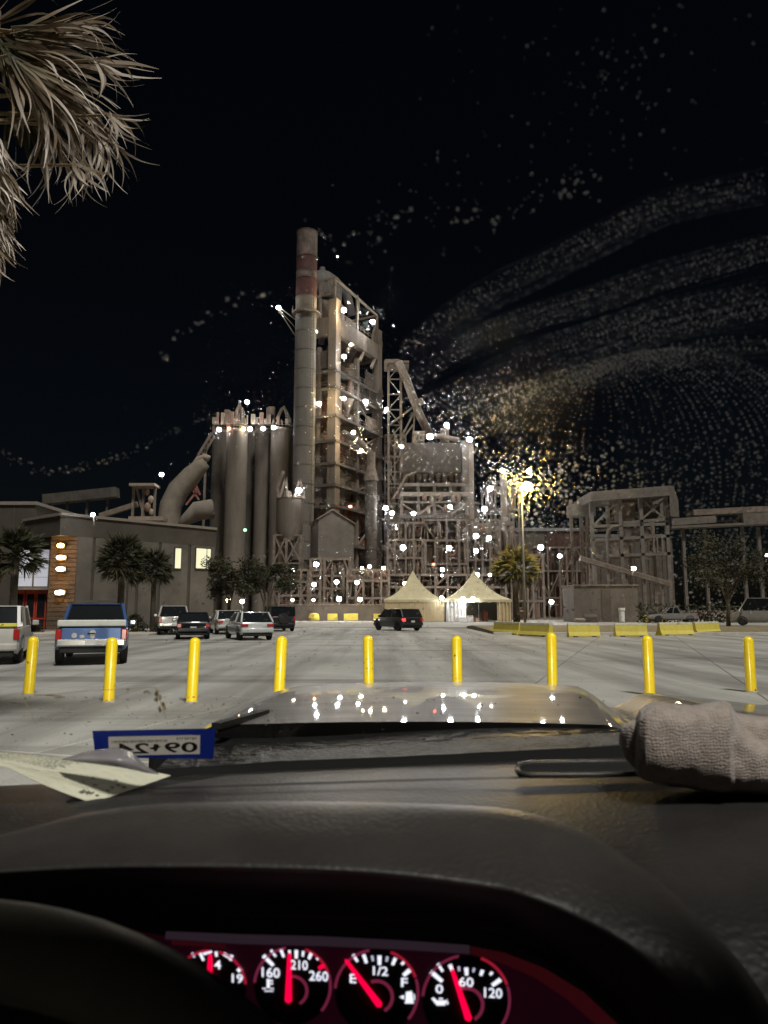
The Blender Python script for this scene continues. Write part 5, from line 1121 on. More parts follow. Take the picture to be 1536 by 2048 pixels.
# small fan palms: shared frond meshes, copied per crown
def fan_mesh(seed, tone=(0.1, 0.7), mat_=None):
    rr = random.Random(seed); rb = RB(); rb.ribbon((0, 0, 0), (1, 0, 0.15), 0.9, 0.05, 0.1, rr, 4, (0.4, 0.4))
    for i in range(18):
        a = math.radians(-80 + 160 * i / 17 + rr.uniform(-4, 4)); d = Vector((math.cos(a), math.sin(a), 0.10 + rr.uniform(-0.12, 0.12)))
        rb.ribbon((0.88, 0, 0.10), d, rr.uniform(0.75, 1.05), 0.085, 0.55 * rr.uniform(0.5, 1.6), rr, 6, tone, 0.2, 0.35)
    return rb.mesh('frond', mat_ or M_green)
FANS = [fan_mesh(s) for s in (1, 2, 3, 4)]; M_green_lit = leaf_material('lamplit_palm_leaf', (0.07, 0.08, 0.02), (0.13, 0.13, 0.035), (0.24, 0.20, 0.07))  # brighter leaf copy: the street lamp's light is put into the leaf colour
FANS_LIT = [fan_mesh(s, (0.1, 0.8), M_green_lit) for s in (11, 12, 13, 14)]
FANS_DRY = [fan_mesh(s, (0.45, 1.0)) for s in (5, 6)]
M_trunk = mat('small_palm_trunk', (0.11, 0.09, 0.07), 0.95, var=0.4, scale=6, bump=0.6, bscale=20)
def fan_palm(label, px, pyc, Y, rpx, n=34, seed=0, z0=0.0, group='fan palms by the office', lit=False):
    c = P(px, pyc, Y); s = rpx * pxm(Y) / 1.85; rr = random.Random(seed)
    t = thing('fan_palm', label, 'palm', (c.x, c.y, z0), 0, group)
    h = c.z - z0; m = MB(); m.tube([(0.05, 0, 0), (0, 0.03, h * 0.5), (0, 0, h)], [0.20 * s + 0.06, 0.15 * s + 0.05, 0.17 * s + 0.05], 10); m.build('trunk', M_trunk, t, smooth=True)
    for i in range(n):
        q = i / n; el_ = math.radians(80 - 135 * q + rr.uniform(-12, 12)); a = i * 2.39996 + rr.uniform(-0.3, 0.3)
        o = link('frond', (FANS_LIT if lit else FANS)[i % 4] if q < 0.85 else FANS_DRY[i % 2], t, (0, 0, h)); o.rotation_euler = Euler((rr.uniform(-0.5, 0.5), -el_, a), 'XYZ'); k = s * rr.uniform(0.85, 1.12); o.scale = (k, k, k)
    return t
fan_palm('dark fan palm at the left edge in front of the entrance', 32, 1112, 46, 66, 60, 1)
fan_palm('round headed fan palm before the long office wall, left of the pair', 245, 1124, 52, 60, 80, 2)
fan_palm('round headed fan palm before the long office wall, right of the pair', 309, 1140, 53, 44, 70, 3)
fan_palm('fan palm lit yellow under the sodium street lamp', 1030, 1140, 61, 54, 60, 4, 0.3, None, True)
def leafy_tree(name, label, px, pyc, Y, rx, rz_, seed, dens=3200, z0=0.0, leaf=0.16, group=None, tone=(0.0, 0.9)):
    c = P(px, pyc, Y); rr = random.Random(seed); RX, RZ = rx * pxm(Y), rz_ * pxm(Y)
    t = thing(name, label, 'tree', (c.x, c.y, z0), 0, group); h = c.z - z0
    m = MB(); m.tube([(0, 0, 0), (0.08, 0, h * 0.35), (0.0, 0, h * 0.75)], [0.18, 0.14, 0.09], 9); m.build('trunk', M_trunk, t, smooth=True)
    ends = []
    for i in range(9):
        a = i * 2.4 + rr.uniform(-0.4, 0.4); e = Vector((math.cos(a) * RX * rr.uniform(0.35, 0.8), math.sin(a) * RX * rr.uniform(0.3, 0.6), h + RZ * rr.uniform(-0.5, 0.75))); ends.append(e)
        b_ = MB(); b_.tube([(0.04, 0, h * rr.uniform(0.35, 0.7)), tuple(e * 0.5 + Vector((0, 0, h * 0.45))), tuple(e)], [0.07, 0.045, 0.015], 6); b_.build('limb', M_trunk, t)
    cl = [(e + Vector((rr.gauss(0, RX * 0.18), rr.gauss(0, RX * 0.15), rr.gauss(0, RZ * 0.18))), rr.uniform(0.22, 0.42)) for e in ends for _ in range(4)]
    rb = RB()
    for _ in range(dens):
        e, k = rr.choice(cl); dv3 = Vector((rr.gauss(0, 1), rr.gauss(0, 1), rr.gauss(0, 1))).normalized() * (rr.random() ** 0.45)
        p = e + Vector((dv3.x * RX * k, dv3.y * RX * k, dv3.z * RZ * k)); d = Vector((rr.gauss(0, 1), rr.gauss(0, 1), rr.gauss(-0.2, 0.7))).normalized(); s_ = d.cross(Vector((rr.gauss(0, 1), rr.gauss(0, 1), rr.gauss(0, 1)))).normalized() * leaf * 0.35
        o = len(rb.v); L_ = leaf * rr.uniform(0.7, 1.4); rb.v += [tuple(p), tuple(p + d * L_ * 0.5 + s_), tuple(p + d * L_), tuple(p + d * L_ * 0.5 - s_)]; tn = rr.uniform(*tone); rb.t += [tn] * 4; rb.f.append((o, o + 1, o + 2, o + 3))
    o = link('crown', rb.mesh('crown', M_green), t); o['kind'] = 'stuff'
    return t
leafy_tree('leafy_tree', 'dark leafy tree at the end of the office beside the parked cars', 458, 1158, 55, 56, 40, 5, 8000, group='trees by the office')
leafy_tree('leafy_tree', 'dark leafy tree behind the black boxy wagon', 532, 1160, 60, 50, 34, 6, 7000, group='trees by the office')
leafy_tree('leafy_tree', 'sparse leafy tree with a thin dark trunk on the kerbed island at right', 1450, 1140, 58, 98, 56, 8, 7000, 0.25, 0.17)
def shrub(label, px, py, Y, rx, rz_, seed, group='shrubs at the office'):
    c = P(px, py, Y); rr = random.Random(seed); t = thing('shrub', label, 'shrub', (c.x, c.y, 0), 0, group); RX, RZ = rx * pxm(Y), rz_ * pxm(Y) + 0.4; rb = RB()
    for _ in range(900):
        a, q = rr.uniform(0, 6.283), rr.random() ** 0.5; z = rr.random(); k = math.sqrt(max(0, 1 - (z * 1.0) ** 2.2)); p = Vector((math.cos(a) * RX * q * k, math.sin(a) * 0.9 * q * k, 0.05 + z * RZ)); d = Vector((rr.gauss(0, 1), rr.gauss(0, 1), abs(rr.gauss(0.4, 0.7)))).normalized(); s_ = d.cross(Vector((rr.gauss(0, 1), rr.gauss(0, 1), rr.gauss(0, 1)))).normalized() * 0.05
        o = len(rb.v); L_ = rr.uniform(0.12, 0.24); rb.v += [tuple(p), tuple(p + d * L_ * 0.5 + s_), tuple(p + d * L_), tuple(p + d * L_ * 0.5 - s_)]; rb.t += [rr.uniform(0, 0.8)] * 4; rb.f.append((o, o + 1, o + 2, o + 3))
    o = link('foliage', rb.mesh('foliage', M_green), t); o['kind'] = 'stuff'
    st_ = MB()
    for i in range(6): a = i * 1.05; st_.tube([(0, 0, 0), (math.cos(a) * RX * 0.4, math.sin(a) * 0.3, RZ * 0.6)], [0.03, 0.012], 5)
    st_.build('stem', M_trunk, t)
for i, (x, y, rx, rz_, lab) in enumerate(((270, 1235, 24, 22, 'rounded clipped shrub right of the blue pickup'), (140, 1232, 22, 16, 'low shrub below the orange wall lamps'), (62, 1240, 20, 8, 'low planting before the red doors'), (205, 1238, 26, 12, 'low shrub behind the blue pickup cab'), (335, 1228, 30, 14, 'shrub behind the white pickup'))): shrub(lab, x, y, 50, rx, rz_, 30 + i)
# a short yellow bollard pair by the walkway
for x, y, lab in ((271, 1256, 'short yellow bollard on the walkway right of the blue pickup'), (238, 1250, 'short yellow bollard just behind the blue pickup bed')):
    o = bollard(1.1, 0.09); g = G(x, y + 4); o.location = g; o['label'] = lab; o['group'] = 'short bollards on the walkway'

# ================================================================== CEMENT PLANT
def base_thing(name, label, cat, px, Y, rz=0.0, group=None): return thing(name, label, cat, (Xp(px, 1100, Y), Y, 0), rz, group)
# ---- chimney
CYd = 138; ch = base_thing('chimney', 'tall round chimney with faded red and white bands at its top', 'chimney', 605, CYd)
rch = 21.5 * pxm(CYd) * 1.02; u = pxm(CYd)
M_chg = mat('chimney_grey', (0.155, 0.138, 0.118), 0.85, var=0.18, scale=0.35, bump=0.1, bscale=2, stretch=(1, 1, 0.2)); M_chr = mat('chimney_red', (0.055, 0.018, 0.015), 0.9, var=0.5, scale=0.5, col2=(0.11, 0.05, 0.042)); M_chw = mat('chimney_white', (0.20, 0.15, 0.125), 0.9, scale=0.6, col2=(0.06, 0.045, 0.04)); M_chc = mat('chimney_cream', (0.19, 0.16, 0.125), 0.9, var=0.25, scale=0.5)
secs = [(466, 517, M_chw), (517, 546, M_chr), (546, 561, M_chw), (561, 597, M_chr), (597, 627, M_chc)]
y = 627
while y < 1100: secs.append((y, y + 38, M_chg)); y += 38
for a, b, mm in secs:
    z1, z0 = Zp(a, CYd), Zp(b, CYd); z0 = max(0, z0)
    m = MB(); m.lathe([(rch, z0 + 0.02), (rch, z1 - 0.12), (rch * 1.035, z1 - 0.10), (rch * 1.035, z1)], n=36, caps=(a == 466)); m.build('shell_section', mm, ch, smooth=True, angle=35)
m = MB(); m.lathe([(rch * 1.04, Zp(630, CYd)), (rch * 1.35, Zp(629, CYd)), (rch * 1.35, Zp(627, CYd)), (rch * 1.04, Zp(627, CYd))], n=28, caps=False)
for k in range(14): a = k * 0.449; m.bar((rch * 1.33 * math.cos(a), rch * 1.33 * math.sin(a), Zp(628, CYd)), (rch * 1.33 * math.cos(a), rch * 1.33 * math.sin(a), Zp(616, CYd)), 0.08)
m.build('platform', M_steel, ch)
m = MB(); b0 = (-rch, -0.3, Zp(640, CYd)); m.bar(b0, (Xp(557, 615, CYd) - ch.location.x, -0.5, Zp(615, CYd)), 0.16); m.bar((-rch, -0.3, Zp(672, CYd)), (Xp(562, 628, CYd) - ch.location.x, -0.5, Zp(628, CYd)), 0.16); m.bar((-rch, -0.3, Zp(656, CYd)), (Xp(560, 622, CYd) - ch.location.x, -0.4, Zp(622, CYd)), 0.10); m.build('light_boom', M_steel, ch)
m = MB(); 
for s in (-0.25, 0.25): m.bar((rch * 0.7 + s, -rch * 0.80, 2), (rch * 0.7 + s, -rch * 0.80, Zp(480, CYd)), 0.06)
for k in range(110): m.bar((rch * 0.7 - 0.25, -rch * 0.80, 2 + k * 0.65), (rch * 0.7 + 0.25, -rch * 0.80, 2 + k * 0.65), 0.04)
m.build('ladder', M_steel_d, ch)
lamp(557, 615, CYd - 0.8, 'led', 500, 4.5, 'bluish white floodlight on the boom off the chimney', None)

# ---- preheater tower (local x: right face going back, local y: left face going back)
TYd = 141; c0 = Vector((Xp(668, 800, TYd), TYd, 0)); aa = math.atan2(0.89, 0.456)
tw = thing('preheater_tower', 'high open preheater tower with concrete columns, decks and cyclones', 'tower', c0, aa)
LA, LB = 18.5, 7.0
tz = lambda py: Zp(py, TYd)
colz = tz(600)
def tb(name, x0, x1, y0, y1, z0, z1, m, **k): mb = MB(); mb.box(x0, x1, y0, y1, z0, z1); return mb.build(name, m, tw, **k)
for (x, y, w, top) in ((0, 0, 1.9, colz), (LA, 0, 1.7, tz(600)), (0, LB, 1.8, colz), (LA, LB, 1.7, colz), (LA * 0.5, 0, 0.9, tz(690)), (0, LB * 0.5, 0.8, tz(690))):
    tb('column', x - w / 2, x + w / 2, y - w / 2, y + w / 2, 0, top, M_conc2, bevel=0.06)
levels = [1085, 1010, 968, 925, 880, 830, 775, 740]
def railing(z, m=M_steel):
    r_ = MB()
    for (a, b) in (((-0.9, -0.9), (LA + 0.9, -0.9)), ((-0.9, -0.9), (-0.9, LB + 0.9))):
        L_ = math.hypot(b[0] - a[0], b[1] - a[1]); n = int(L_ / 1.6)
        for k in range(n + 1): f = k / n; q = (a[0] + (b[0] - a[0]) * f, a[1] + (b[1] - a[1]) * f); r_.bar((*q, z), (*q, z + 1.1), 0.07)
        for h in (0.55, 1.1): r_.bar((*a, z + h), (*b, z + h), 0.06)
    r_.build('railing', m, tw)['kind'] = 'stuff'
for i, py in enumerate(levels):
    z = tz(py); tb('deck', -1.0, LA + 1.0, -1.0, LB + 1.0, z - 0.25, z, M_steel_d)
    for (x0, x1, y0, y1) in ((-1.02, LA + 1.02, -1.15, -0.85), (-1.15, -0.87, -0.84, LB + 1.0)): tb('edge_beam', x0, x1, y0, y1, z - 0.6, z - 0.26, M_clad)
    railing(z)
# concrete ring beam
zb1, zb0 = tz(634), tz(668)
for (x0, x1, y0, y1) in ((0.96, LA - 0.86, -0.75, 0.55), (-0.75, 0.55, 0.96, LB - 0.92), (LA - 0.6, LA + 0.6, 0.9, LB - 0.9)): tb('ring_beam', x0, x1, y0, y1, zb0, zb1, M_conc2, bevel=0.05)
tb('deck', 0.56, LA - 0.62, 0.56, LB - 0.9, zb1 - 0.35, zb1 - 0.02, M_conc2)
for x in (LA * 0.32, LA * 0.62, LA * 0.9):
    mb = MB(); mb.bar((x, -0.4, zb0 - 0.02), (x - 1.6, -0.4, zb0 - 2.6), 0.5, 0.5); mb.build('haunch', M_pale, tw)
railing(zb1 + 0.01)
# top steel frame
zt = tz(556); zr = tz(600)
for (x, y) in ((0, 0), (LA * 0.5, 0), (LA, 0), (0, LB), (LA, LB), (0, LB * 0.5)):
    mb = MB(); mb.bar((x, y, zb1), (x, y, zt if (x < LA * 0.7) else zt - 1.2), 0.42); mb.build('post', M_steel, tw)
for (p, q) in (((0, 0, zt), (LA, 0, zt - 1.2)), ((0, 0, zt), (0, LB, zt)), ((LA, 0, zt - 1.2), (LA, LB, zt - 1.2)), ((0, 0, zt - 3.2), (0, LB, zt - 3.2)), ((0, LB, zt), (LA, LB, zt - 1.2))): MB().bar(p, q, 0.40).build('top_beam', M_steel, tw)
for k in range(7):
    f, g = k / 7, (k + 1) / 7; MB().bar((0, LB * f, zt - 3.2 if k % 2 else zt), (0, LB * g, zt if k % 2 else zt - 3.2), 0.2).build('brace', M_steel, tw)
for p, q, w in (((LA, 0, zt - 1.2), (LA * 0.86, 0, zb1), 0.34), ((LA * 0.5, 0, zb1), (LA * 0.55, 0, zt - 0.6), 0.2), ((0, LB * 0.5, zb1), (0, LB, zt - 3.2), 0.22)): MB().bar(p, q, w).build('brace', M_steel, tw)
# cyclones, ducts
def cyclone(x, y, z1, r_, hc, hk, m, ribs=False, up=1.5):
    pr = [(r_ * 0.25, z1 - hc - hk - 0.8), (r_ * 0.25, z1 - hc - hk), (r_, z1 - hc)]
    if ribs:
        n = 7
        for k in range(n): a = z1 - hc + hc * k / n; pr += [(r_, a), (r_ * 1.04, a + 0.03), (r_ * 1.04, a + 0.28), (r_, a + 0.31)]
    pr += [(r_, z1), (r_ * 0.8, z1 + 0.5), (r_ * 0.42, z1 + 0.7), (r_ * 0.42, z1 + up)]
    mb = MB(); mb.lathe(pr, (x, y, 0), 24); return mb.build('cyclone', m, tw, smooth=True, angle=30)
M_pink = mat('heat_stained_metal', (0.25, 0.155, 0.115), 0.7, var=0.35, scale=0.7)
cyclone(5.2, 3.4, tz(590), 2.3, 4.2, 4.2, M_pink); cyclone(12.5, 4.4, tz(604), 2.6, 5.0, 3.6, M_steel); cyclone(3.6, 5.4, tz(585), 2.4, 4.0, 4.0, M_steel)
cyclone(10.0, 3.2, tz(700), 2.7, 5.0, 4.6, M_pale, True); cyclone(4.2, 3.6, tz(690), 2.0, 4, 4, M_steel, False); cyclone(15.0, 5.0, tz(715), 2.4, 5.5, 3, M_clad, True)
cyclone(4.4, 3.4, tz(785), 2.2, 5, 3.6, M_pink, True); cyclone(10.5, 3.0, tz(790), 2.6, 5, 3.0, M_steel); cyclone(2.6, 5.2, tz(700), 2.2, 6, 5, M_steel)
cyclone(5.0, 3.6, tz(852), 2.6, 5.5, 3.0, M_rust, True); cyclone(12.0, 4.0, tz(860), 2.2, 5, 3.0, M_steel); cyclone(2.4, 5.2, tz(795), 2.0, 4, 4, M_rust)
cyclone(5.0, 2.6, tz(935), 1.9, 2.5, 5.0, M_pale); cyclone(9.0, 2.6, tz(935), 1.7, 2.5, 5.0, M_pale); cyclone(13.4, 3.0, tz(915), 2.4, 6, 3.5, M_steel_d); cyclone(2.4, 5.2, tz(890), 2.2, 4.5, 3.5, M_pale)
cyclone(5.2, 3.0, tz(985), 2.0, 3.5, 3, M_steel); cyclone(11.5, 2.6, tz(1000), 2.3, 5, 3, M_rust)
for (x, y, pt, r_, hc, hk, mm, rb_) in ((8.6, 1.9, 745, 1.9, 3.6, 2.6, M_pale, True), (12.8, 1.7, 862, 1.7, 4.0, 2.4, M_pink, False), (7.6, 1.6, 868, 1.6, 3.6, 2.4, M_steel, True), (15.6, 1.6, 905, 1.5, 3.0, 2.6, M_pale, False), (9.4, 1.7, 890, 1.4, 3.0, 2.0, M_steel_d, False), (7.4, 1.5, 1003, 1.6, 3.0, 2.0, M_rust, False), (15.5, 1.8, 985, 1.7, 3.4, 2.0, M_steel, True), (1.8, 2.6, 865, 1.3, 3.0, 2.0, M_pink, False), (1.8, 3.4, 975, 1.4, 3.0, 2.0, M_pale, False)):
    cyclone(x, y, tz(pt), r_, hc, hk, mm, rb_)
for (x0, x1, y0, y1, pa, pb, mm) in ((13.2, 17.6, -0.3, 0.2, 705, 768, M_clad), (8.2, 13.0, -0.2, 0.3, 748, 800, M_clad), (1.5, 6.4, 4.6, 6.2, 840, 868, M_steel), (1.0, 4.4, -0.1, 0.3, 940, 1000, M_shed), (-0.3, 0.2, 1.4, 5.8, 700, 735, M_clad), (-0.3, 0.2, 2.4, 6, 945, 1005, M_shed), (13.5, 18.0, -0.25, 0.2, 800, 828, M_pale)):
    mb = MB(); z1, z0 = tz(pa), tz(pb); n = 16
    if x1 - x0 > y1 - y0:
        mb.box(x0, x1, y0, y1, z0, z1)
        for k in range(n): f = x0 + (x1 - x0) * (k + 0.3) / n; mb.box(f, f + (x1 - x0) / n * 0.35, y0 - 0.10, y0 - 0.002, z0 + 0.05, z1 - 0.05)
    else:
        mb.box(x0, x1, y0, y1, z0, z1)
        for k in range(n): f = y0 + (y1 - y0) * (k + 0.3) / n; mb.box(x0 - 0.10, x0 - 0.002, f, f + (y1 - y0) / n * 0.35, z0 + 0.05, z1 - 0.05)
    mb.build('cladding', mm, tw)
for (x0, x1, y0, y1, pa, mm) in ((7.0, 17.2, 5.0, 6.4, 680, M_clad), (5.2, 11.0, 4.0, 4.9, 800, M_steel_d), (1.4, 6.9, 5.4, 6.3, 745, M_clad)):
    mb = MB(); mb.box(x0, x1, y0, y1, 0, tz(pa)); mb.build('shaft', mm, tw)
RD = random.Random(17)
for i in range(20):
    x, y = RD.uniform(1.5, LA - 1), RD.choice((RD.uniform(-0.2, 3), RD.uniform(2, 9))); py = RD.choice(levels[1:]); z = tz(py); h = RD.uniform(2.0, 5.5); mb = MB()
    pts = [(x, y, z), (x, y, z + h * 0.7), (x + RD.uniform(-2.5, 2.5), y + RD.uniform(-1, 1), z + h)]; mb.tube(pts, RD.uniform(0.18, 0.6), 10); mb.build('duct', RD.choice((M_pale, M_steel, M_steel, M_rust, M_pink)), tw, smooth=True)
for i in range(16):
    py = RD.choice(levels[:7]); z = tz(py); s = RD.uniform(0.7, 1.8); x = RD.uniform(1.5, LA - 2.5); mb = MB(); yy = RD.uniform(-0.3, 2.0); mb.box(x, x + s * 1.3, yy, yy + s, z + 0.003, z + s * RD.uniform(0.8, 1.6)); mb.build('machine_box', RD.choice((M_pale, M_steel, M_rust, M_yel if i == 3 else M_shed)), tw, bevel=0.05)
for k in range(6):
    z0, z1 = tz(levels[k]), tz(levels[k + 1]); mb = MB(); s = k % 2
    mb.bar((LA * 0.5 + s * LA * 0.48, -0.2, z0), (LA * 0.5 + (1 - s) * LA * 0.48, -0.2, z1 - 0.9), 0.28); mb.build('brace', M_steel, tw); mb = MB(); mb.bar((-0.2, LB * 0.5 + s * LB * 0.45, z0), (-0.2, LB * 0.5 + (1 - s) * LB * 0.45, z1 - 0.9), 0.28); mb.build('brace', M_steel, tw)
# stair flights on the right end
for k in range(7):
    z0, z1 = tz(levels[k]), tz(levels[k + 1]); mb = MB(); s = k % 2; mb.bar((LA + 1.6, -0.8 + 5 * s, z0), (LA + 1.6, -0.8 + 5 * (1 - s), z1), 1.0, 0.25); mb.build('stair_flight', M_steel, tw)
# dim cyclone dome above the roof
dm_ = MB(); dm_.lathe([(4.2, zt - 2), (4.2, zt + 1.0), (3.6, zt + 2.8), (2.2, zt + 4.0), (0.8, zt + 4.6), (0.6, zt + 5.6)], (4.6, 6.0, 0), 24); dm_.build('top_cyclone', M_steel_d, tw, smooth=True, angle=35)
dm_ = MB(); dm_.tube([(5.5, 6, zt + 4.0), (9.0, 5.5, zt + 4.4), (12.5, 4.5, zt + 2.4), (14, 4, zt - 2)], 1.0, 12); dm_.build('duct', M_steel_d, tw, smooth=True)
lamp_set('on the preheater tower', [(688, 620, 'warm', 2200, 5.0), (745, 643, 'led', 1600, 4.5, 149), (632, 663, 'dim', 60, 3.2), (626, 672, 'dim', 0, 2.0), (702, 689, 'dim', 120, 3.2), (688, 713, 'led', 1100, 4.5), (627, 759, 'dim', 80, 3.0), (638, 807, 'warm', 900, 4.5), (688, 797, 'warm', 900, 4.0), (731, 803, 'led', 1000, 4.5, 146), (774, 819, 'led', 900, 4.5, 151), (707, 865, 'warm', 1000, 4.2), (723, 901, 'warm', 900, 4.2), (675, 513, 'dim', 0, 2.6, 150), (700, 1013, 'orange', 40, 2.6)], 'lamps on the preheater tower', TYd - 2.2)

# ---- lattice hoist tower with slanted duct
LY = 150; lt_ = base_thing('lattice_tower', 'steel lattice tower with a slanted duct beside the preheater tower', 'tower', 797, LY)
def lx(px, py=800): return Xp(px, py, LY) - lt_.location.x
zT = Zp(728, LY)
for (x, y) in ((lx(777), 0), (lx(802), 0), (lx(777), 3), (lx(802), 3)): mb = MB(); mb.bar((x, y, 0), (x, y, zT), 0.45); mb.build('leg', M_steel, lt_)
n = 16
for k in range(n):
    z0, z1 = zT * k / n, zT * (k + 1) / n; mb = MB(); a, b = lx(777), lx(802); mb.bar((a, 0, z1), (b, 0, z1), 0.22); mb.bar((a if k % 2 else b, 0, z0), (b if k % 2 else a, 0, z1), 0.2); mb.bar((b, 0, z0), (b, 3, z1), 0.2); mb.build('lattice_bay', M_steel, lt_)
mb = MB(); mb.box(lx(768), lx(818), -1, 5, zT, zT + 0.4); mb.box(lx(770), lx(800), 0, 4, zT + 0.402, zT + 1.1); mb.build('head_platform', M_steel, lt_)
mb = MB(); pts = [(lx(797), -0.8, Zp(727, LY)), (lx(812), -0.8, Zp(760, LY)), (lx(838), -0.8, Zp(830, LY)), (lx(858), -0.8, Zp(872, LY))]; mb.tube(pts, 8.5 * pxm(LY), 14); mb.build('slanted_duct', M_steel, lt_, smooth=True)
mb = MB(); mb.tube([(lx(835), -0.8, Zp(803, LY)), (lx(838.5), -0.8, Zp(812, LY))], 11 * pxm(LY), 14); mb.build('duct_flange', M_steel, lt_)
for (p, q) in (((780, 850), (830, 812)), ((830, 812), (822, 930)), ((805, 870), (832, 818)), ((790, 900), (826, 850)), ((812, 940), (802, 860)), ((786, 860), (812, 940))):
    mb = MB(); mb.bar((lx(p[0]), -0.4, Zp(p[1], LY)), (lx(q[0]), -0.4, Zp(q[1], LY)), 0.35); mb.build('strut', M_steel, lt_)

# ---- storage silos
SYd = 150; M_silo2 = mat('silo_concrete_dark', (0.135, 0.115, 0.096), 0.9, var=0.35, scale=0.25, stretch=(1, 1, 0.15))
silo_defs = [(468, SYd - 4, 21.5, 866, 'tall pale concrete silo, brightest of the row'), (437, SYd + 4, 19, 868, 'tall concrete silo at the outer end of the row'), (500, SYd + 6, 19, 870, 'dark tall concrete silo half hidden in the row middle'), (523, SYd + 1, 17.5, 869, 'tall concrete silo, slender, fourth of the row'), (560, SYd - 2, 23.5, 864, 'broad concrete silo next to the chimney')]
for px, Y, r_, py, lab in silo_defs:
    t = base_thing('silo', lab, 'silo', px, Y, group='tall concrete storage silos'); z1 = Zp(py, Y); rr = r_ * pxm(Y)
    n = 7
    for k in range(n):
        a, b = z1 * k / n, z1 * (k + 1) / n; mb = MB(); mb.lathe([(rr, a + 0.015), (rr, b - 0.015)], n=40, caps=False); mb.build('wall_lift', M_conc if px in (468, 560, 523) else M_silo2, t, smooth=True, angle=40)
    mb = MB(); mb.lathe([(rr * 1.03, z1 + 0.004), (rr * 1.03, z1 + 0.45), (rr * 0.6, z1 + 0.7)], n=32); mb.build('roof_slab', M_pale, t)
    mb = MB()
    for k in range(22): a = k * 6.283 / 22; mb.bar((rr * 1.0 * math.cos(a), rr * 1.0 * math.sin(a), z1 + 0.44), (rr * math.cos(a), rr * math.sin(a), z1 + 1.6), 0.08)
    for h in (1.0, 1.6): mb.tube([(rr * math.cos(q * 6.283 / 22), rr * math.sin(q * 6.283 / 22), z1 + h) for q in range(23)], 0.05, 4)
    mb.build('railing', M_pale, t)['kind'] = 'stuff'
def topper(label, px, Y, z0, items):
    t = thing('silo_top_frame', label, 'steel frame', (Xp(px, 850, Y), Y, z0), 0, 'frames and filters on the silo tops')
    for nm, fn, mm in items:
        mb = MB(); fn(mb); mb.build(nm, mm, t)
    return t
zs = Zp(862, SYd) + 0.6; um = pxm(SYd)
def aframe(w, h, y=0.0, t=0.35): return lambda mb: (mb.bar((-w, y, 0), (0, y, h), t), mb.bar((w, y, 0), (0, y, h), t), mb.bar((-w * 0.5, y, h * 0.5), (w * 0.5, y, h * 0.5), t * 0.7))
topper('pointed steel frame with pipes on the silo tops, the highest', 478, SYd - 3, zs, [('frame', aframe(13 * um, 46 * um, 0.0, 0.28), M_steel), ('frame', aframe(13 * um, 42 * um, 1.5, 0.25), M_steel), ('filter_box', lambda mb: mb.box(-10 * um, 9 * um, 0.3, 1.2, 0.1, 30 * um), M_steel), ('pipe', lambda mb: (mb.tube([(-6 * um, -0.3, 0), (-5 * um, -0.3, 28 * um), (1 * um, -0.3, 40 * um)], 0.3, 8), mb.tube([(6 * um, -0.3, 0), (6 * um, -0.3, 34 * um)], 0.25, 8)), M_pale)])
topper('slim upright filter box on the silo tops, nearest the left end', 454, SYd - 3, zs, [('filter_box', lambda mb: mb.box(-5 * um, 5 * um, -0.4, 0.6, 0, 30 * um), M_steel), ('pipe', lambda mb: mb.tube([(6 * um, -0.4, 0), (8 * um, -0.4, 26 * um)], 0.25, 8), M_steel)])
topper('square filter tower on the silo tops', 541, SYd - 3, zs, [('filter_box', lambda mb: mb.box(-5 * um, 8 * um, -0.6, 0.8, 20 * um, 36 * um), M_steel), ('leg', lambda mb: mb.box(-8 * um, -2 * um, -0.5, 0.5, 0, 34 * um), M_steel), ('leg', lambda mb: mb.bar((6 * um, 0, 0), (6 * um, 0, 20 * um), 0.4), M_steel)])
topper('bent pipe arch on the silo tops beside the chimney', 564, SYd - 4, zs, [('pipe', lambda mb: mb.tube([(-11 * um, 0, 8 * um), (-1 * um, 0, 30 * um), (3 * um, 0, 34 * um), (7 * um, 0, 26 * um), (15 * um, 0, 6 * um), (15 * um, 0, 0)], 0.34, 10), M_steel), ('filter_box', lambda mb: mb.box(12 * um, 18 * um, -0.5, 0.5, 0, 10 * um), M_pale)])
RQ = random.Random(41)
topper('low cluttered pipework and valves along the silo tops', 505, SYd - 5, zs - 0.3, [(RQ.choice(('vent_pipe', 'valve_box', 'duct_stub')), (lambda mb, x=x, h=RQ.uniform(0.8, 2.6), w=RQ.uniform(0.25, 0.8): mb.box(x, x + w, 0, w, 0, h)), RQ.choice((M_pale, M_steel, M_pink, M_steel))) for x in [(-80 + 8.5 * k) * um for k in range(18)]])
lamp_set('on the silo tops', [(438, 859, 'led', 260, 4.5), (458, 857, 'orange', 60, 2.8), (487, 858, 'warm', 160, 3.5), (500, 858, 'led', 260, 4.5), (526, 857, 'led', 260, 4.5), (547, 855, 'led', 260, 4.5), (494, 804, 'led', 220, 4.5)], 'lamps on the silos', SYd - 6)

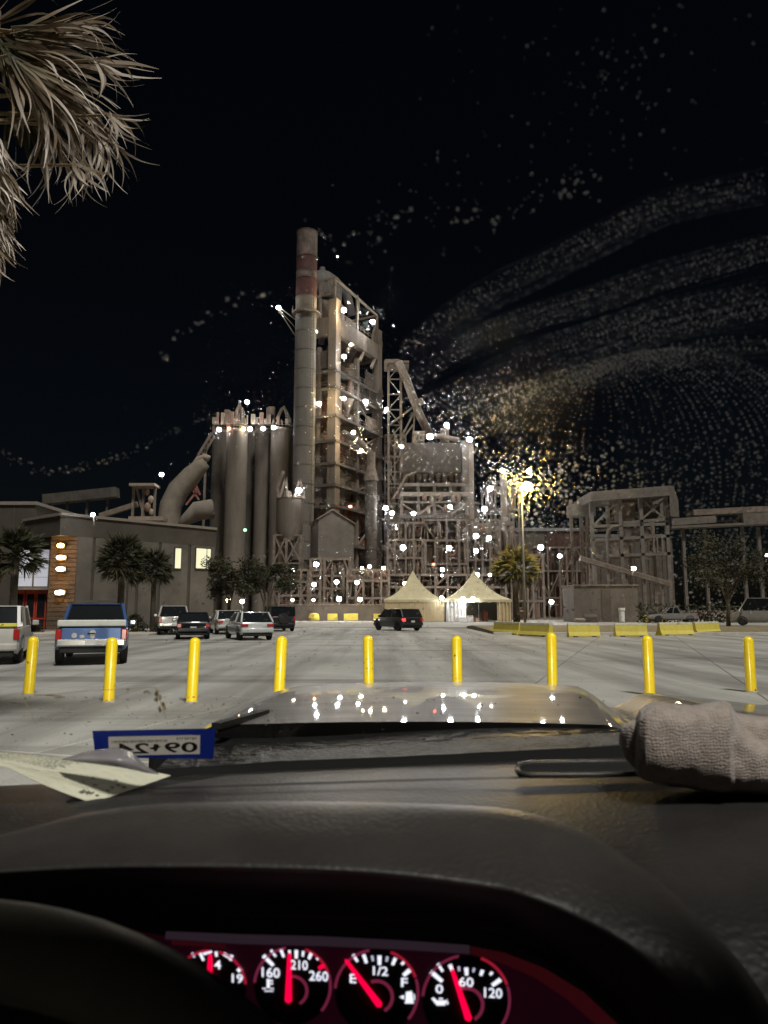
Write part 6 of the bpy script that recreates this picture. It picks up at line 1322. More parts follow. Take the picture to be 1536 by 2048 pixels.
# ---- big bent duct and vessel left of the silos
DYd = 135; dk = base_thing('bent_duct', 'huge bent pipe rising from behind the office toward the silos', 'pipe', 345, DYd)
def dkp(px, py): v = P(px, py, DYd); return (v.x - dk.location.x, 0, v.z)
mb = MB(); mb.tube([dkp(338, 1120), dkp(337, 1045), dkp(342, 1010), dkp(357, 980), dkp(384, 950), dkp(402, 932), dkp(412, 925)], [22 * pxm(DYd), 22 * pxm(DYd), 22 * pxm(DYd), 22 * pxm(DYd), 20 * pxm(DYd), 15 * pxm(DYd), 11 * pxm(DYd)], 24); mb.build('main_bend', M_pale if False else M_chc, dk, smooth=True)
mb = MB(); mb.tube([dkp(384, 938), dkp(398, 918), dkp(410, 914), dkp(418, 918)], 7 * pxm(DYd), 14); mb.build('upper_pipe', M_pale, dk, smooth=True)
mb = MB(); mb.tube([dkp(356, 1060), dkp(372, 1040), dkp(395, 1022), dkp(425, 1018)], [8 * pxm(DYd), 12 * pxm(DYd), 20 * pxm(DYd), 20 * pxm(DYd)], 20); mb.build('vessel', M_conc, dk, smooth=True)
for (p, q) in (((398, 1000), (378, 968)), ((400, 990), (386, 955)), ((372, 1010), (392, 985)), ((395, 985), (380, 962))): mb = MB(); mb.bar(dkp(*p), dkp(*q), 0.35); mb.build('strut', M_rust, dk)
cv = base_thing('conveyor', 'thin sloped conveyor climbing to the silo tops', 'conveyor', 400, DYd + 6)
def cvp(px, py): v = P(px, py, DYd + 6); return (v.x - cv.location.x, 0, v.z)
mb = MB(); mb.bar(cvp(396, 912), cvp(424, 866), 0.5); mb.build('top_chord', M_steel, cv); mb = MB(); mb.bar(cvp(402, 918), cvp(428, 874), 0.4); mb.build('bottom_chord', M_steel, cv)
for k in range(6): f = k / 5; mb = MB(); a, b = cvp(396 + 28 * f, 912 - 46 * f), cvp(402 + 26 * f, 918 - 44 * f); mb.bar(a, b, 0.25); mb.build('web_bar', M_steel, cv)
mb = MB(); mb.bar(cvp(412, 895), (cvp(412, 895)[0], 0, 0), 0.4); mb.build('leg', M_steel, cv)
fy = 128; fr1 = base_thing('steel_frame', 'open steel frame with a canopy left of the bent pipe', 'steel frame', 288, fy)
def fx(px): return Xp(px, 1010, fy) - fr1.location.x
for px in (266, 286, 309): mb = MB(); mb.bar((fx(px), 0, 0), (fx(px), 0, Zp(974, fy)), 0.4); mb.build('column', M_steel, fr1)
mb = MB(); mb.box(fx(262), fx(312), -1.5, 2, Zp(974, fy), Zp(969, fy)); mb.build('canopy', M_pale, fr1)
mb = MB(); mb.bar((fx(272), 0, Zp(978, fy)), (fx(290), 0, Zp(1035, fy)), 0.35); mb.build('brace', M_steel, fr1)
for k, (px, py, w) in enumerate(((295, 985, 5), (303, 1000, 6), (297, 1015, 7), (305, 1025, 5))): mb = MB(); mb.sphere((fx(px), -0.5, Zp(py, fy)), w * pxm(fy), 10, 7, (1, 0.8, 1.4)); mb.build('machine_drum', M_pale if k % 2 else M_pink, fr1)
mb = MB(); mb.box(fx(262), fx(330), -1, 2, Zp(1042, fy), Zp(1034, fy)); mb.build('deck', M_pale, fr1)
gal = thing('conveyor_gallery', 'dim enclosed conveyor gallery running low behind the office roof', 'conveyor', (Xp(175, 1020, 132), 132, 0))
def gp(px, py, y=0.0): v = P(px, py, 132); return (v.x - gal.location.x, y, v.z)
M_dimg = mat('dim_gallery', (0.075, 0.065, 0.055), 0.9, var=0.4, scale=0.6)
mb = MB(); mb.bar(gp(90, 1000), gp(235, 985), 2.2, 1.8); mb.build('gallery_box', M_dimg, gal); mb = MB(); mb.bar(gp(200, 1032), gp(275, 1008), 0.9, 0.9); mb.build('belt_cover', M_steel, gal)
for px in (100, 135, 175, 215): mb = MB(); mb.bar(gp(px, 1000), (gp(px, 1000)[0], 0, 0), 0.4); mb.build('trestle_leg', M_dimg, gal)
for k in range(16): px = 92 + k * 9; mb = MB(); mb.bar(gp(px, 991 - (px - 90) * 0.1, -1.15), gp(px, 1009 - (px - 90) * 0.1, -1.15), 0.15); mb.build('cladding_rib', M_dimg, gal)
lamp(323, 949, 128, 'led', 350, 4.5, 'white floodlight over the steel frame left of the bent pipe', None)

# ---- hopper silo on legs
HYd = 125; hp = base_thing('hopper_silo', 'small round hopper silo on a braced steel stand', 'silo', 578, HYd)
hr = 27 * pxm(HYd); z1, z0, zc = Zp(998, HYd), Zp(1062, HYd), Zp(1082, HYd)
mb = MB(); mb.lathe([(hr * 0.75, zc), (hr, z0), (hr, z1 - 0.1), (hr * 1.03, z1 - 0.08), (hr * 1.03, z1)], n=32); mb.build('tank', M_conc, hp, smooth=True, angle=35)
for x in (-hr, -hr * 0.1, hr * 0.95):
    for y in (-hr * 0.7, hr * 0.7): mb = MB(); mb.bar((x, y, 0), (x, y, Zp(1072, HYd)), 0.42); mb.build('leg', M_steel, hp)
for (x0, x1) in ((-hr, -hr * 0.1), (-hr * 0.1, hr * 0.95)):
    for (za, zb) in ((0, 0.33), (0.34, 0.66), (0.67, 1.0)):
        zz = Zp(1072, HYd); mb = MB(); [MB().bar(p_, q_, 0.26).build('brace', M_steel, hp) for p_, q_ in (((x0, -hr * 0.7, zz * za), (x1, -hr * 0.7, zz * zb)), ((x1, -hr * 0.71, zz * za), (x0, -hr * 0.71, zz * zb)), ((x0, -hr * 0.7, zz * zb), (x1, -hr * 0.7, zz * zb)))]
zq = z1; um2 = pxm(HYd)
mb = MB()
for (xa, xb, h) in ((-20, -8, 44), (-4, -8, 44), (8, 20, 40), (30, 20, 40)): mb.bar((xa * um2, -0.5, zq), (xb * um2, -0.5, zq + h * um2), 0.35)
mb.tube([(-24 * um2, 0, zq), (-26 * um2, 0, zq + 20 * um2), (-14 * um2, 0, zq + 58 * um2)], 0.35, 8); mb.build('top_frame', M_steel, hp)
mb = MB(); mb.box(-12 * um2, 2 * um2, -0.3, 1.2, zq + 0.003, zq + 16 * um2); mb.build('filter_box', M_pale, hp); mb = MB(); mb.box(12 * um2, 26 * um2, -0.2, 1.2, zq + 0.003, zq + 14 * um2); mb.build('filter_box', M_pink, hp)
lamp(597, 981, HYd - 2, 'led', 500, 6.0, 'bright white floodlight on top of the hopper silo', None)

# ---- gabled shed
GYd = 122; gs = base_thing('gabled_shed', 'grey metal gabled shed at the foot of the tower', 'shed', 672, GYd, math.radians(14))
gw = 36 * pxm(GYd); ze, za = Zp(1040, GYd), Zp(1021, GYd)
mb = MB(); mb.prism([(-gw, 0), (-gw, ze), (-gw * 0.25, za), (gw, ze - 0.6), (gw, 0)], 0, 9); mb.build('wall', M_shed, gs)
for k in range(26): x = -gw + (2 * gw) * (k + 0.5) / 26; mb = MB(); mb.box(x - 0.03, x + 0.03, -0.05, -0.003, 0.05, ze - 0.65); mb.build('cladding_rib', M_shed, gs)
mb = MB(); mb.bar((-gw - 0.3, 4.5, ze + 0.05), (-gw * 0.25, 4.5, za + 0.12), 9.6, 0.15); mb.build('roof', M_pale, gs); mb = MB(); mb.bar((gw + 0.3, 4.5, ze - 0.6), (-gw * 0.25, 4.5, za + 0.14), 9.6, 0.15); mb.build('roof', M_pale, gs)
# ---- big dark riser duct
rd = base_thing('riser_duct', 'dark riveted vertical duct between the shed and the lamps', 'pipe', 742, 124)
mb = MB(); rr = 12 * pxm(124); z = Zp(962, 124); pr = []
for k in range(14): pr += [(rr, z * k / 14), (rr, z * (k + 0.93) / 14), (rr * 1.05, z * (k + 0.94) / 14), (rr * 1.05, z * (k + 1) / 14)]
mb.lathe(pr, n=24); mb.build('shell', M_clad, rd, smooth=True, angle=30)
mb = MB(); mb.lathe([(rr * 1.2, z), (rr * 1.2, z + 0.4), (rr * 0.7, z + 2.5), (rr * 0.7, z + 5)], n=20); mb.build('head', M_steel, rd)
mb = MB(); mb.tube([(0, 0, z + 4.6), (-2, 0, z + 7), (-5, 2, z + 9)], rr * 0.6, 12); mb.build('branch', M_steel, rd, smooth=True)

# ---- baghouse filter building
BYd = 128; bh = base_thing('baghouse', 'dark ribbed filter house on steel trestles with lamps on top', 'building', 868, BYd)
def bxx(px): return Xp(px, 950, BYd) - bh.location.x
bz = lambda py: Zp(py, BYd)
mb = MB(); mb.box(bxx(803), bxx(922), 0, 10, bz(945), bz(886)); mb.build('casing', M_clad, bh)
for k in range(24): x = bxx(805) + (bxx(920) - bxx(805)) * k / 23; mb = MB(); mb.box(x - 0.12, x + 0.12, -0.16, -0.003, bz(943), bz(888)); mb.build('stiffener', M_clad, bh)
mb = MB(); mb.box(bxx(924), bxx(937), -0.6, 10, bz(1015), bz(883)); mb.build('end_column', M_shed, bh); mb = MB(); mb.box(bxx(938), bxx(947), -0.3, 1.0, 0, bz(886)); mb.build('corner_post', M_pale, bh)
for k in range(9):
    x = bxx(812 + k * 13.0); mb = MB(); w = 5.6 * pxm(BYd); mb.add([(x - w, 0.2, bz(946)), (x + w, 0.2, bz(946)), (x + w, 4, bz(946)), (x - w, 4, bz(946)), (x - 0.2, 1.8, bz(966)), (x + 0.2, 1.8, bz(966)), (x + 0.2, 2.3, bz(966)), (x - 0.2, 2.3, bz(966))], [(0, 1, 5, 4), (1, 2, 6, 5), (2, 3, 7, 6), (3, 0, 4, 7), (0, 3, 2, 1), (4, 5, 6, 7)]); mb.build('hopper', M_steel, bh)
for py, h, mm in ((968, 6, M_steel), (986, 8, M_pale), (1004, 4, M_steel), (1032, 6, M_steel_d)): mb = MB(); mb.box(bxx(800), bxx(936), -1.2, 8, bz(py + h), bz(py)); mb.build('deck', mm, bh)
for px in (803, 836, 868, 900, 932): mb = MB(); mb.bar((bxx(px), -0.6, 0), (bxx(px), -0.6, bz(968)), 0.55); mb.build('trestle_leg', M_steel, bh)
for i, px in enumerate((803, 836, 868, 900)):
    for (p, q) in ((1030, 1008), (1100, 1045)): mb = MB(); s = (i % 2); a, b = bxx(px), bxx(px + 32); mb.bar((a if s else b, -0.8, bz(p)), (b if s else a, -0.8, bz(q)), 0.35); mb.build('brace', M_pale if i % 2 else M_steel, bh)
mb = MB(); mb.box(bxx(829), bxx(850), 1, 4, bz(880), bz(864)); mb.box(bxx(827), bxx(852), 0.7, 4.3, bz(864) + 0.003, bz(860)); mb.build('roof_cabin', M_pale, bh); mb = MB(); mb.box(bxx(833), bxx(838), 0.95, 0.997, bz(878), bz(869)); mb.box(bxx(841), bxx(845), 0.95, 0.997, bz(876), bz(870)); mb.build('cabin_window', M_steel_d, bh)
mb = MB(); mb.tube([(bxx(850), 1.5, bz(870)), (bxx(880), 1.5, bz(868)), (bxx(920), 1.5, bz(876))], 5 * pxm(BYd), 12); mb.build('roof_duct', M_pale, bh, smooth=True)
mb = MB(); mb.lathe([(9 * pxm(BYd), bz(878)), (10 * pxm(BYd), bz(868)), (8 * pxm(BYd), bz(852)), (4 * pxm(BYd), bz(848))], (bxx(893), 3, 0), 16); mb.build('roof_fan', M_steel, bh)
mb = MB(); mb.tube([(bxx(832), -1.6, bz(948)), (bxx(812), -1.6, bz(955)), (bxx(795), -1.6, bz(985)), (bxx(786), -1.6, bz(1000))], 2.4 * pxm(BYd), 8); mb.build('outside_pipe', M_steel, bh)
for k, (x, py) in enumerate(((848, 998), (862, 1002), (880, 996), (905, 1000), (915, 998), (855, 1022), (890, 1020))): mb = MB(); mb.sphere((bxx(x), -1.0, bz(py)), 6 * pxm(BYd), 10, 7, (0.8, 0.8, 1.5)); mb.build('valve_pot', M_pale if k % 2 else M_pink, bh)
lamp_set('on the filter house', [(860, 873, 'led', 350, 6.5), (893, 850, 'led', 300, 4.5), (939, 879, 'led', 500, 5.0), (803, 893, 'warm', 160, 4.0), (900, 1013, 'led', 250, 4.2, BYd - 4), (827, 1027, 'led', 250, 4.2, BYd - 4), (771, 1016, 'led', 300, 4.6, BYd - 4), (784, 1026, 'led', 300, 4.6, BYd - 4), (791, 1057, 'led', 250, 4.2, BYd - 4)], 'lamps on the filter house', BYd - 2)

# ---- generic process structures
def process_frame(label, p0, p1, ptop, Y, nb, nl, seed, depth=6.0, name='process_frame', z0=0.0, fill=1.0, group='process steelwork at the plant foot', mats=None):
    rr = random.Random(seed); t = base_thing(name, label, 'steel frame', (p0 + p1) / 2, Y, group=group)
    X0, X1 = Xp(p0, 1100, Y) - t.location.x, Xp(p1, 1100, Y) - t.location.x; H = Zp(ptop, Y); mats = mats or [M_steel, M_steel, M_pale, M_clad, M_pink]
    w = 0.3 + 0.1 * rr.random()
    CXs = [X0] + [X0 + (X1 - X0) * (i + rr.uniform(-0.28, 0.28)) / nb for i in range(1, nb)] + [X1]; LZ = [0] + [H * (j + rr.uniform(-0.25, 0.2)) / nl for j in range(1, nl)] + [H]
    for i in range(nb + 1):
        x = CXs[i]
        for y in (0, depth): mb = MB(); mb.bar((x, y, 0), (x, y, H * (1 if rr.random() < 0.7 else 0.8)), w); mb.build('column', M_steel, t)
    for j in range(1, nl + 1):
        z = LZ[j]; mb = MB(); mb.bar((X0, 0, z), (X1, 0, z), 0.25, 0.35); mb.build('beam', M_steel, t); mb = MB(); mb.bar((X0, depth, z), (X1, depth, z), 0.3, 0.5); mb.build('beam', M_steel, t)
        if rr.random() < 0.7: mb = MB(); mb.box(X0, X1, 0.16, depth - 0.16, z + 0.02, z + 0.14); mb.build('deck', M_steel_d, t)
        if rr.random() < 0.6: continue
        mb = MB(); mb.bar((X0, -0.1, z + 1.1), (X1, -0.1, z + 1.1), 0.06)
        for k in range(nb * 3 + 1): x = X0 + (X1 - X0) * k / (nb * 3); mb.bar((x, -0.1, z + 0.1), (x, -0.1, z + 1.1), 0.06)
        mb.build('railing', M_steel, t)['kind'] = 'stuff'
    for i in range(nb):
        for j in range(nl):
            x0, x1 = CXs[i], CXs[i + 1]; za, zb = LZ[j] + 0.2, LZ[j + 1]; bw = x1 - x0; q = rr.random()
            if rr.random() < 0.35: mb = MB(); mb.bar((x0 if q > 0.5 else x1, -0.05, za), (x1 if q > 0.5 else x0, -0.05, zb), 0.22); mb.build('brace', M_steel, t)
            if rr.random() > fill: continue
            if rr.random() < 0.6: mb = MB(); mb.box(x0 + 0.2, x1 - 0.2, depth - 1.6, depth - 0.6, za, za + (zb - za) * rr.uniform(0.5, 0.98)); mb.build('cabinet', rr.choice((M_clad, M_clad, M_shed, M_steel_d, M_rust)), t)
            mm = rr.choice(mats); k = rr.random(); cx_, cy_ = (x0 + x1) / 2 + rr.uniform(-0.15, 0.15) * bw, depth * rr.uniform(0.25, 0.6); mb = MB(); r_ = min(bw, zb - za) * rr.uniform(0.26, 0.42)
            if k < 0.25: mb.lathe([(r_ * 0.2, za), (r_ * 0.25, za + (zb - za) * 0.2), (r_, za + (zb - za) * 0.5), (r_, zb - 0.5), (r_ * 0.5, zb - 0.2)], (cx_, cy_, 0), 16); mb.build('hopper', mm, t, smooth=True, angle=35)
            elif k < 0.45: mb.lathe([(r_, za), (r_, zb - 0.6), (r_ * 0.6, zb - 0.2)], (cx_, cy_, 0), 16); mb.build('tank', mm, t, smooth=True, angle=35)
            elif k < 0.7: mb.box(x0 + bw * 0.12, x1 - bw * 0.12, cy_ - 1, cy_ + 1, za, za + (zb - za) * rr.uniform(0.4, 0.85)); mb.build('machine_box', mm, t, bevel=0.08)
            else: mb.tube([(x0, cy_ - 1, za + (zb - za) * 0.3), (cx_, cy_ - 1, za + (zb - za) * 0.35), (cx_ + bw * 0.2, cy_ - 1, za + (zb - za) * 0.6), (cx_ + bw * 0.2, cy_ - 1, zb)], r_ * 0.45, 12); mb.build('pipe', mm, t, smooth=True)
            for q_ in range(2): xq = rr.uniform(x0, x1); MB().tube([(xq, 0.2, za), (xq + rr.uniform(-0.3, 0.3), 0.2, zb)], rr.uniform(0.05, 0.14), 6).build('pipe_run', rr.choice(mats), t)
            if rr.random() < 0.5: mb = MB(); zz = za + (zb - za) * rr.uniform(0.2, 0.9); mb.tube([(x0, 0.4, zz), (x1, 0.4, zz)], rr.uniform(0.08, 0.2), 8); mb.build('pipe_run', rr.choice(mats), t, smooth=True)
    return t
BR = [M_steel, M_pink, M_rust, M_pale, M_shed]
process_frame('brown process steelwork below the hopper silo', 560, 640, 1140, 112, 4, 4, 1, mats=BR)
process_frame('process steelwork at the foot of the gabled shed', 622, 700, 1118, 112, 5, 4, 2, mats=BR)
process_frame('process steelwork in front of the riser duct', 695, 778, 1140, 110, 5, 4, 3, mats=BR)
process_frame('tall pipe rack below the filter house, left bays', 775, 850, 1046, 118, 4, 5, 4)
process_frame('tall pipe rack below the filter house, right bays', 845, 935, 1040, 120, 4, 5, 5)
process_frame('pipe rack with lamps right of the filter house', 930, 1000, 1040, 122, 4, 5, 6)
process_frame('slim open frame behind the sodium lamp', 975, 1040, 975, 132, 3, 6, 7, fill=0.5)
process_frame('low framework behind the small yellow lit palm', 1000, 1085, 1110, 116, 5, 3, 8)
process_frame('background steelwork between chimney and filter house', 770, 812, 870, 160, 2, 8, 9, fill=0.9)
process_frame('low steelwork behind the tents', 770, 1010, 1150, 114, 10, 3, 10)
process_frame('background pipe bridge right of the sodium lamp', 1075, 1190, 1095, 150, 6, 3, 11, fill=0.6)
# pale vertical stack right of the filter house
vs_ = base_thing('slim_stack', 'pale slim vertical stack beside the sodium lamp', 'stack', 1010, 128); mb = MB(); rr = 6.5 * pxm(128); mb.lathe([(rr, 0), (rr, Zp(955, 128)), (rr * 1.15, Zp(954, 128)), (rr * 1.15, Zp(949, 128))], n=18); mb.build('shell', M_pale, vs_, smooth=True, angle=35)
mb = MB(); mb.box(-rr * 2.2, rr * 2.6, -rr * 1.5, rr * 1.5, Zp(1052, 128), Zp(1043, 128)); mb.build('support_deck', M_steel, vs_)
for k, x in enumerate((-1.8, -0.8, 0.3, 1.3, 2.3)): mb = MB(); mb.bar((rr * x, -rr * 1.4, 0), (rr * (x + (0.8 if k % 2 else -0.6)), -rr * 1.4, Zp(1053, 128)), 0.3); mb.build('raking_leg', M_pale, vs_)
lamp_set('on the pipe racks right of the filter house', [(980, 977, 'led', 350, 5.0), (1005, 941, 'led', 350, 4.5, 128), (1058, 942, 'led', 350, 4.5, 128), (969, 1018, 'led', 400, 5.5), (952, 1072, 'led', 350, 5.2), (978, 1076, 'led', 350, 4.8), (952, 1102, 'led', 300, 4.4), (898, 1096, 'led', 350, 5.4), (806, 1095, 'led', 450, 5.5), (1082, 1095, 'led', 350, 5.5), (1120, 1112, 'led', 250, 4.0), (867, 1129, 'red', 15, 3.2), (885, 1139, 'led', 220, 4.0), (954, 1150, 'led', 300, 5.0), (980, 1150, 'dim', 60, 3.4), (884, 1151, 'dim', 20, 2.4)], 'lamps on the pipe racks', 107)
lamp_set('low in the steelwork behind the wagon', [(632, 1129, 'led', 350, 5.0), (739, 1133, 'warm', 160, 3.6), (767, 1136, 'warm', 160, 3.6), (628, 1169, 'led', 260, 4.2), (673, 1164, 'led', 260, 4.4), (714, 1165, 'led', 260, 4.2), (678, 1198, 'led', 300, 5.0), (720, 1199, 'warm', 220, 4.6), (585, 1200, 'dim', 60, 3.0), (627, 1200, 'orange', 60, 3.0), (809, 1167, 'warm', 120, 3.6), (724, 1136, 'dim', 40, 3.0)], 'lamps in the low steelwork', 104)
lamp(1103, 1204, 84, 'led', 180, 4.5, 'low bluish white lamp right of the street lamp', None); lamp(1268, 1137, 93, 'warm', 220, 4.5, 'warm white lamp under the diagonal belt', None); lamp(457, 1201, 66, 'warm', 60, 4.5, 'warm lamp above the cream sedan roof', None); lamp(484, 1203, 66, 'led', 80, 4.5, 'white lamp behind the pale hatchback', None); lamp(1535, 1110, 70, 'led', 100, 4.0, 'white lamp cut by the right picture edge', None); lamp(490, 1060, 138, 'green', 4, 3.6, 'small green signal lamp between the silos', None, 'signal_lamp')

# low yard wall and storage shed on the right
RYd = 96; sh = base_thing('storage_shed', 'low grey ribbed storage shed beyond the barriers', 'shed', 1212, RYd)
def shx(px): return Xp(px, 1200, RYd) - sh.location.x
mb = MB(); mb.box(shx(1148), shx(1276), 0, 6, 0, Zp(1172, RYd)); mb.build('wall', M_shed, sh); mb = MB(); mb.box(shx(1146), shx(1278), -0.2, 6.2, Zp(1172, RYd) + 0.003, Zp(1169, RYd)); mb.build('roof', M_steel, sh)
for k in range(42): x = shx(1149) + (shx(1275) - shx(1149)) * k / 41; mb = MB(); mb.box(x - 0.03, x + 0.03, -0.06, -0.003, 0, Zp(1173, RYd)); mb.build('cladding_rib', M_shed, sh)
mb = MB(); mb.box(shx(1203), shx(1222), -0.10, -0.065, 0, Zp(1180, RYd)); mb.build('door', M_clad, sh)
for (x, w, h, mm, lab) in ((1155, 1.2, 0.5, M_pale, 'pale low block at the shed corner'), (1238, 0.7, 1.8, M_wwall, 'white upright drum before the shed'), (1300, 2.4, 0.9, M_yel, 'yellow loader bucket lying right of the shed'), (1175, 1.6, 1.0, M_clad, 'dark crate against the shed wall')):
    t = base_thing('yard_item', lab, 'yard item', x, RYd - 2.5, group='things standing at the storage shed'); mb = MB()
    if h > 1.5: mb.lathe([(w / 2, 0), (w / 2, h * 0.8), (w * 0.62, h * 0.82), (w * 0.62, h), (w * 0.3, h)], n=16)
    else: mb.xprism([(-0.5, 0), (-0.6, h * 0.7), (-0.3, h), (0.5, h), (0.6, 0)], -w / 2, w / 2)
    mb.build('item_body', mm, t, bevel=0.04); mb = MB(); mb.box(-w / 2, w / 2, -0.7, 0.7, -0.03, 0.05); mb.build('base', M_steel_d, t)
# transfer tower on the right
XY = 112; tt = base_thing('transfer_tower', 'pale open transfer tower with a tilted roof gallery on the right', 'tower', 1270, XY)
def ttx(px): return Xp(px, 1060, XY) - tt.location.x
tzz = lambda py: Zp(py, XY)
M_tt = mat('transfer_steel', (0.145, 0.125, 0.105), 0.75, var=0.25, scale=1.0)
cols = [1184, 1241, 1283, 1334]
for i, px in enumerate(cols):
    mb = MB(); mb.bar((ttx(px), 0, 0), (ttx(px), 0, tzz(1000 - i * 3)), 0.55); mb.build('column', M_tt, tt)
    mb = MB(); mb.bar((ttx(px), 6, 0), (ttx(px), 6, tzz(1000 - i * 3)), 0.5); mb.build('column', M_steel, tt)
for a, b in ((1053, 1048), (1046, 1038), (1080, 1072), (1113, 1107)): 
    x0 = 1184 if a != 1046 else 1246; mb = MB(); mb.bar((ttx(x0), -0.1, tzz(a)), (ttx(1338), -0.1, tzz(b)), 0.35, 0.45); mb.build('beam', M_tt, tt)
    mb = MB(); mb.bar((ttx(1184), 6, tzz(a)), (ttx(1338), 6, tzz(b)), 0.3, 0.4); mb.build('beam', M_steel, tt)
mb = MB(); [MB().bar(p_, q_, 0.28).build('cross_brace', M_tt, tt) for p_, q_ in (((ttx(1286), -0.1, tzz(1037)), (ttx(1330), -0.1, tzz(1000))), ((ttx(1286), -0.05, tzz(1000)), (ttx(1330), -0.05, tzz(1037))), ((ttx(1188), 0, tzz(1050)), (ttx(1236), 0, tzz(1004))))]
mb = MB(); y0 = -1.2; mb.add([(ttx(1180), y0, tzz(1004)), (ttx(1336), y0, tzz(993)), (ttx(1336), y0, tzz(974)), (ttx(1180), y0, tzz(986)), (ttx(1180), 7, tzz(1004)), (ttx(1336), 7, tzz(993)), (ttx(1336), 7, tzz(974)), (ttx(1180), 7, tzz(986))], [(0, 1, 2, 3), (4, 7, 6, 5), (0, 4, 5, 1), (1, 5, 6, 2), (2, 6, 7, 3), (3, 7, 4, 0)]); mb.build('roof_gallery', M_tt, tt)
mb = MB(); mb.add([(ttx(1336.3), y0, tzz(1034)), (ttx(1381), 4, tzz(1028)), (ttx(1381), 4, tzz(992)), (ttx(1362), 2, tzz(968)), (ttx(1336.3), y0, tzz(973))], [(0, 1, 2, 3, 4)]); mb.add([(ttx(1336.3), 7, tzz(1034)), (ttx(1381), 9, tzz(1028)), (ttx(1381), 9, tzz(992)), (ttx(1362), 8, tzz(968)), (ttx(1336.3), 7, tzz(973))], [(4, 3, 2, 1, 0)])
mb.add([(ttx(1381), 4, tzz(1028)), (ttx(1381), 9, tzz(1028)), (ttx(1381), 9, tzz(992)), (ttx(1381), 4, tzz(992))], [(0, 1, 2, 3)]); mb.build('end_house', M_tt, tt)
mb = MB(); mb.tube([(ttx(1210), -0.8, 0), (ttx(1210), -0.8, tzz(1075)), (ttx(1213), -0.8, tzz(1062)), (ttx(1222), -0.8, tzz(1055)), (ttx(1240), -0.8, tzz(1052))], 3.2 * pxm(XY), 10); mb.build('bent_pipe', M_tt, tt, smooth=True)
for (a, b, p, q, mm) in ((1237, 1263, 1107, 1090, M_pale), (1256, 1306, 1078, 1055, M_shed), (1290, 1330, 1035, 1005, M_clad), (1246, 1280, 1040, 1002, M_steel), (1316, 1334, 1098, 1078, M_steel)): mb = MB(); mb.box(ttx(a), ttx(b), 1.5, 4, tzz(p), tzz(q)); mb.build('machine_box', mm, tt, bevel=0.05)
for px in (1305, 1312, 1322): mb = MB(); mb.bar((ttx(px), -0.2, tzz(1107)), (ttx(px), -0.2, tzz(1076)), 0.25); mb.build('hanger', M_tt, tt)
cr_ = thing('conveyor_bridge', 'long pale enclosed conveyor bridge running off the right edge', 'conveyor', (Xp(1440, 1040, XY + 2), XY + 2, 0))
def crp(px, py, y=0.0): v = P(px, py, XY + 2); return (v.x - cr_.location.x, y, v.z)
mb = MB(); mb.bar(crp(1337, 1046), crp(1425, 1040), 2.5, 1.1); mb.build('gallery_box', M_tt, cr_); mb = MB(); mb.bar(crp(1479, 1038), crp(1600, 1030), 2.5, 1.9); mb.build('gallery_box', M_tt, cr_)
mb = MB(); mb.bar(crp(1337, 1056), crp(1600, 1044), 2.7, 0.35); mb.build('bottom_chord', M_tt, cr_); mb = MB(); mb.bar(crp(1380, 1027), crp(1600, 1016), 2.6, 0.9); mb.build('roof', M_steel, cr_)
mb = MB(); mb.bar(crp(1425, 1043), crp(1479, 1041), 0.5, 0.4); mb.build('handrail', M_tt, cr_)
for px in (1365, 1408, 1484, 1516): mb = MB(); mb.bar(crp(px, 1055), (crp(px, 1055)[0], 0, 0), 0.45); mb.build('trestle_leg', M_tt, cr_)
lc = thing('link_conveyor', 'dim conveyor bridge left of the transfer tower', 'conveyor', (Xp(1150, 1030, XY + 6), XY + 6, 0))
def lcp(px, py): v = P(px, py, XY + 6); return (v.x - lc.location.x, 0, v.z)
mb = MB(); mb.bar(lcp(1138, 1022), lcp(1186, 1022), 3, 1.9); mb.build('gallery_box', M_shed, lc)
for px in (1141, 1172): mb = MB(); mb.bar(lcp(px, 1000), (lcp(px, 1000)[0], 0, 0), 0.45); mb.build('trestle_leg', M_steel, lc)
dbt = thing('diagonal_conveyor', 'diagonal belt conveyor dropping down behind the storage shed', 'conveyor', (Xp(1250, 1140, 104), 104, 0))
def dbp(px, py): v = P(px, py, 104); return (v.x - dbt.location.x, 0, v.z)
mb = MB(); mb.bar(dbp(1160, 1118), dbp(1342, 1170), 1.0, 0.55); mb.build('belt_housing', M_steel, dbt); mb = MB(); mb.bar(dbp(1160, 1112), dbp(1342, 1164), 0.12, 0.12); mb.build('handrail', M_pale, dbt)
for k in range(5): px = 1180 + k * 36; mb = MB(); q = dbp(px, 1124 + (px - 1180) * 0.285); mb.bar(q, (q[0], 0, 0), 0.3); mb.build('leg', M_steel, dbt)
yw = thing('yard_wall', 'long dark low block wall along the far side of the yard', 'wall', (Xp(700, 1225, 106.5), 106.5, 0))
mb = MB(); mb.box(Xp(560, 1225, 106.5) - yw.location.x, Xp(765, 1225, 106.5) - yw.location.x, 0, 0.4, -0.03, 2.2); mb.build('wall_body', M_clad, yw); mb = MB(); mb.box(Xp(559, 1225, 106.5) - yw.location.x, Xp(766, 1225, 106.5) - yw.location.x, -0.08, 0.48, 2.203, 2.35); mb.build('coping', M_steel, yw)
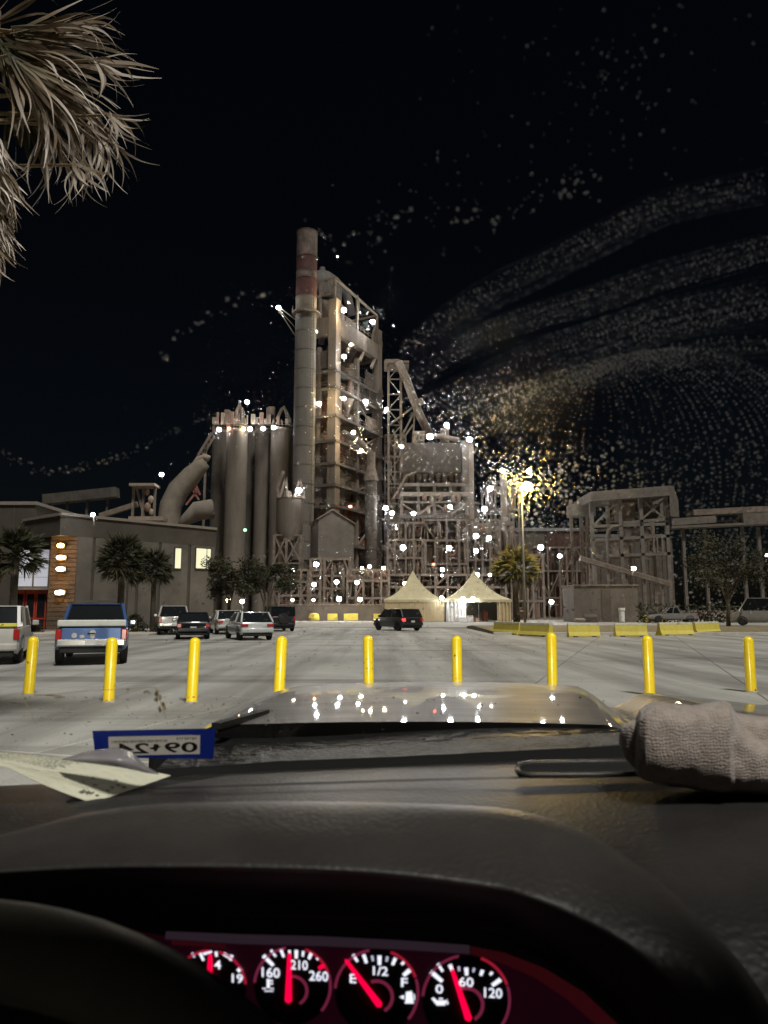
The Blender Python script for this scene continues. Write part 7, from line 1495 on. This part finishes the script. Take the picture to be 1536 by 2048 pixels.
yw2 = thing('yard_hedge', 'long dark low hedge bank beyond the island at right', 'hedge', (Xp(1420, 1225, 92), 92, 0)); rb = RB(); rr = random.Random(77)
for _ in range(3000):
    p = Vector((rr.uniform(-9, 26), rr.uniform(-1, 1), rr.random() ** 1.3 * 2.2)); d = Vector((rr.gauss(0, 1), rr.gauss(0, 1), rr.gauss(0.3, 0.7))).normalized(); s_ = d.cross(Vector((rr.gauss(0, 1), rr.gauss(0, 1), rr.gauss(0, 1)))).normalized() * 0.12; o = len(rb.v); rb.v += [tuple(p), tuple(p + d * 0.25 + s_), tuple(p + d * 0.5), tuple(p + d * 0.25 - s_)]; rb.t += [rr.uniform(0, 0.8)] * 4; rb.f.append((o, o + 1, o + 2, o + 3))
o = link('foliage', rb.mesh('foliage', M_green), yw2); o['kind'] = 'stuff'

# ---- dim masses standing behind the steelwork
for (nm, lab, a, b, py, Y, mm) in (('mill_building', 'dim brown mill building behind the low steelwork', 590, 780, 1092, 168, M_clad), ('raw_mill_hall', 'dim brown hall behind the filter house trestles', 781, 960, 1008, 166, M_clad), ('kiln_hall', 'dim hall behind the racks right of the filter house', 962, 1090, 1062, 164, M_clad), ('clinker_store', 'dim red brown store behind the pipe bridge', 1092, 1178, 1062, 170, mat('dim_red_cladding', (0.085, 0.045, 0.035), 0.9, var=0.3)), ('coal_store', 'dim dark store behind the transfer tower', 1180, 1345, 1075, 172, M_clad)):
    t = base_thing(nm, lab, 'building', (a + b) / 2, Y); x0, x1 = Xp(a, 1100, Y) - t.location.x, Xp(b, 1100, Y) - t.location.x; h = Zp(py, Y)
    mb = MB(); mb.box(x0, x1, 0, 12, 0, h); mb.build('wall', mm, t)
    mb = MB(); mb.xprism([(-0.4, h + 0.003), (6, h + 1.4), (12.4, h + 0.003)], x0 - 0.3, x1 + 0.3); mb.build('roof', M_steel_d, t)
    n = int((x1 - x0) / 1.6)
    for k in range(n): x = x0 + (x1 - x0) * (k + 0.5) / n; mb = MB(); mb.box(x - 0.12, x + 0.12, -0.15, -0.003, 0, h - 0.05); mb.build('cladding_rib', mm, t)
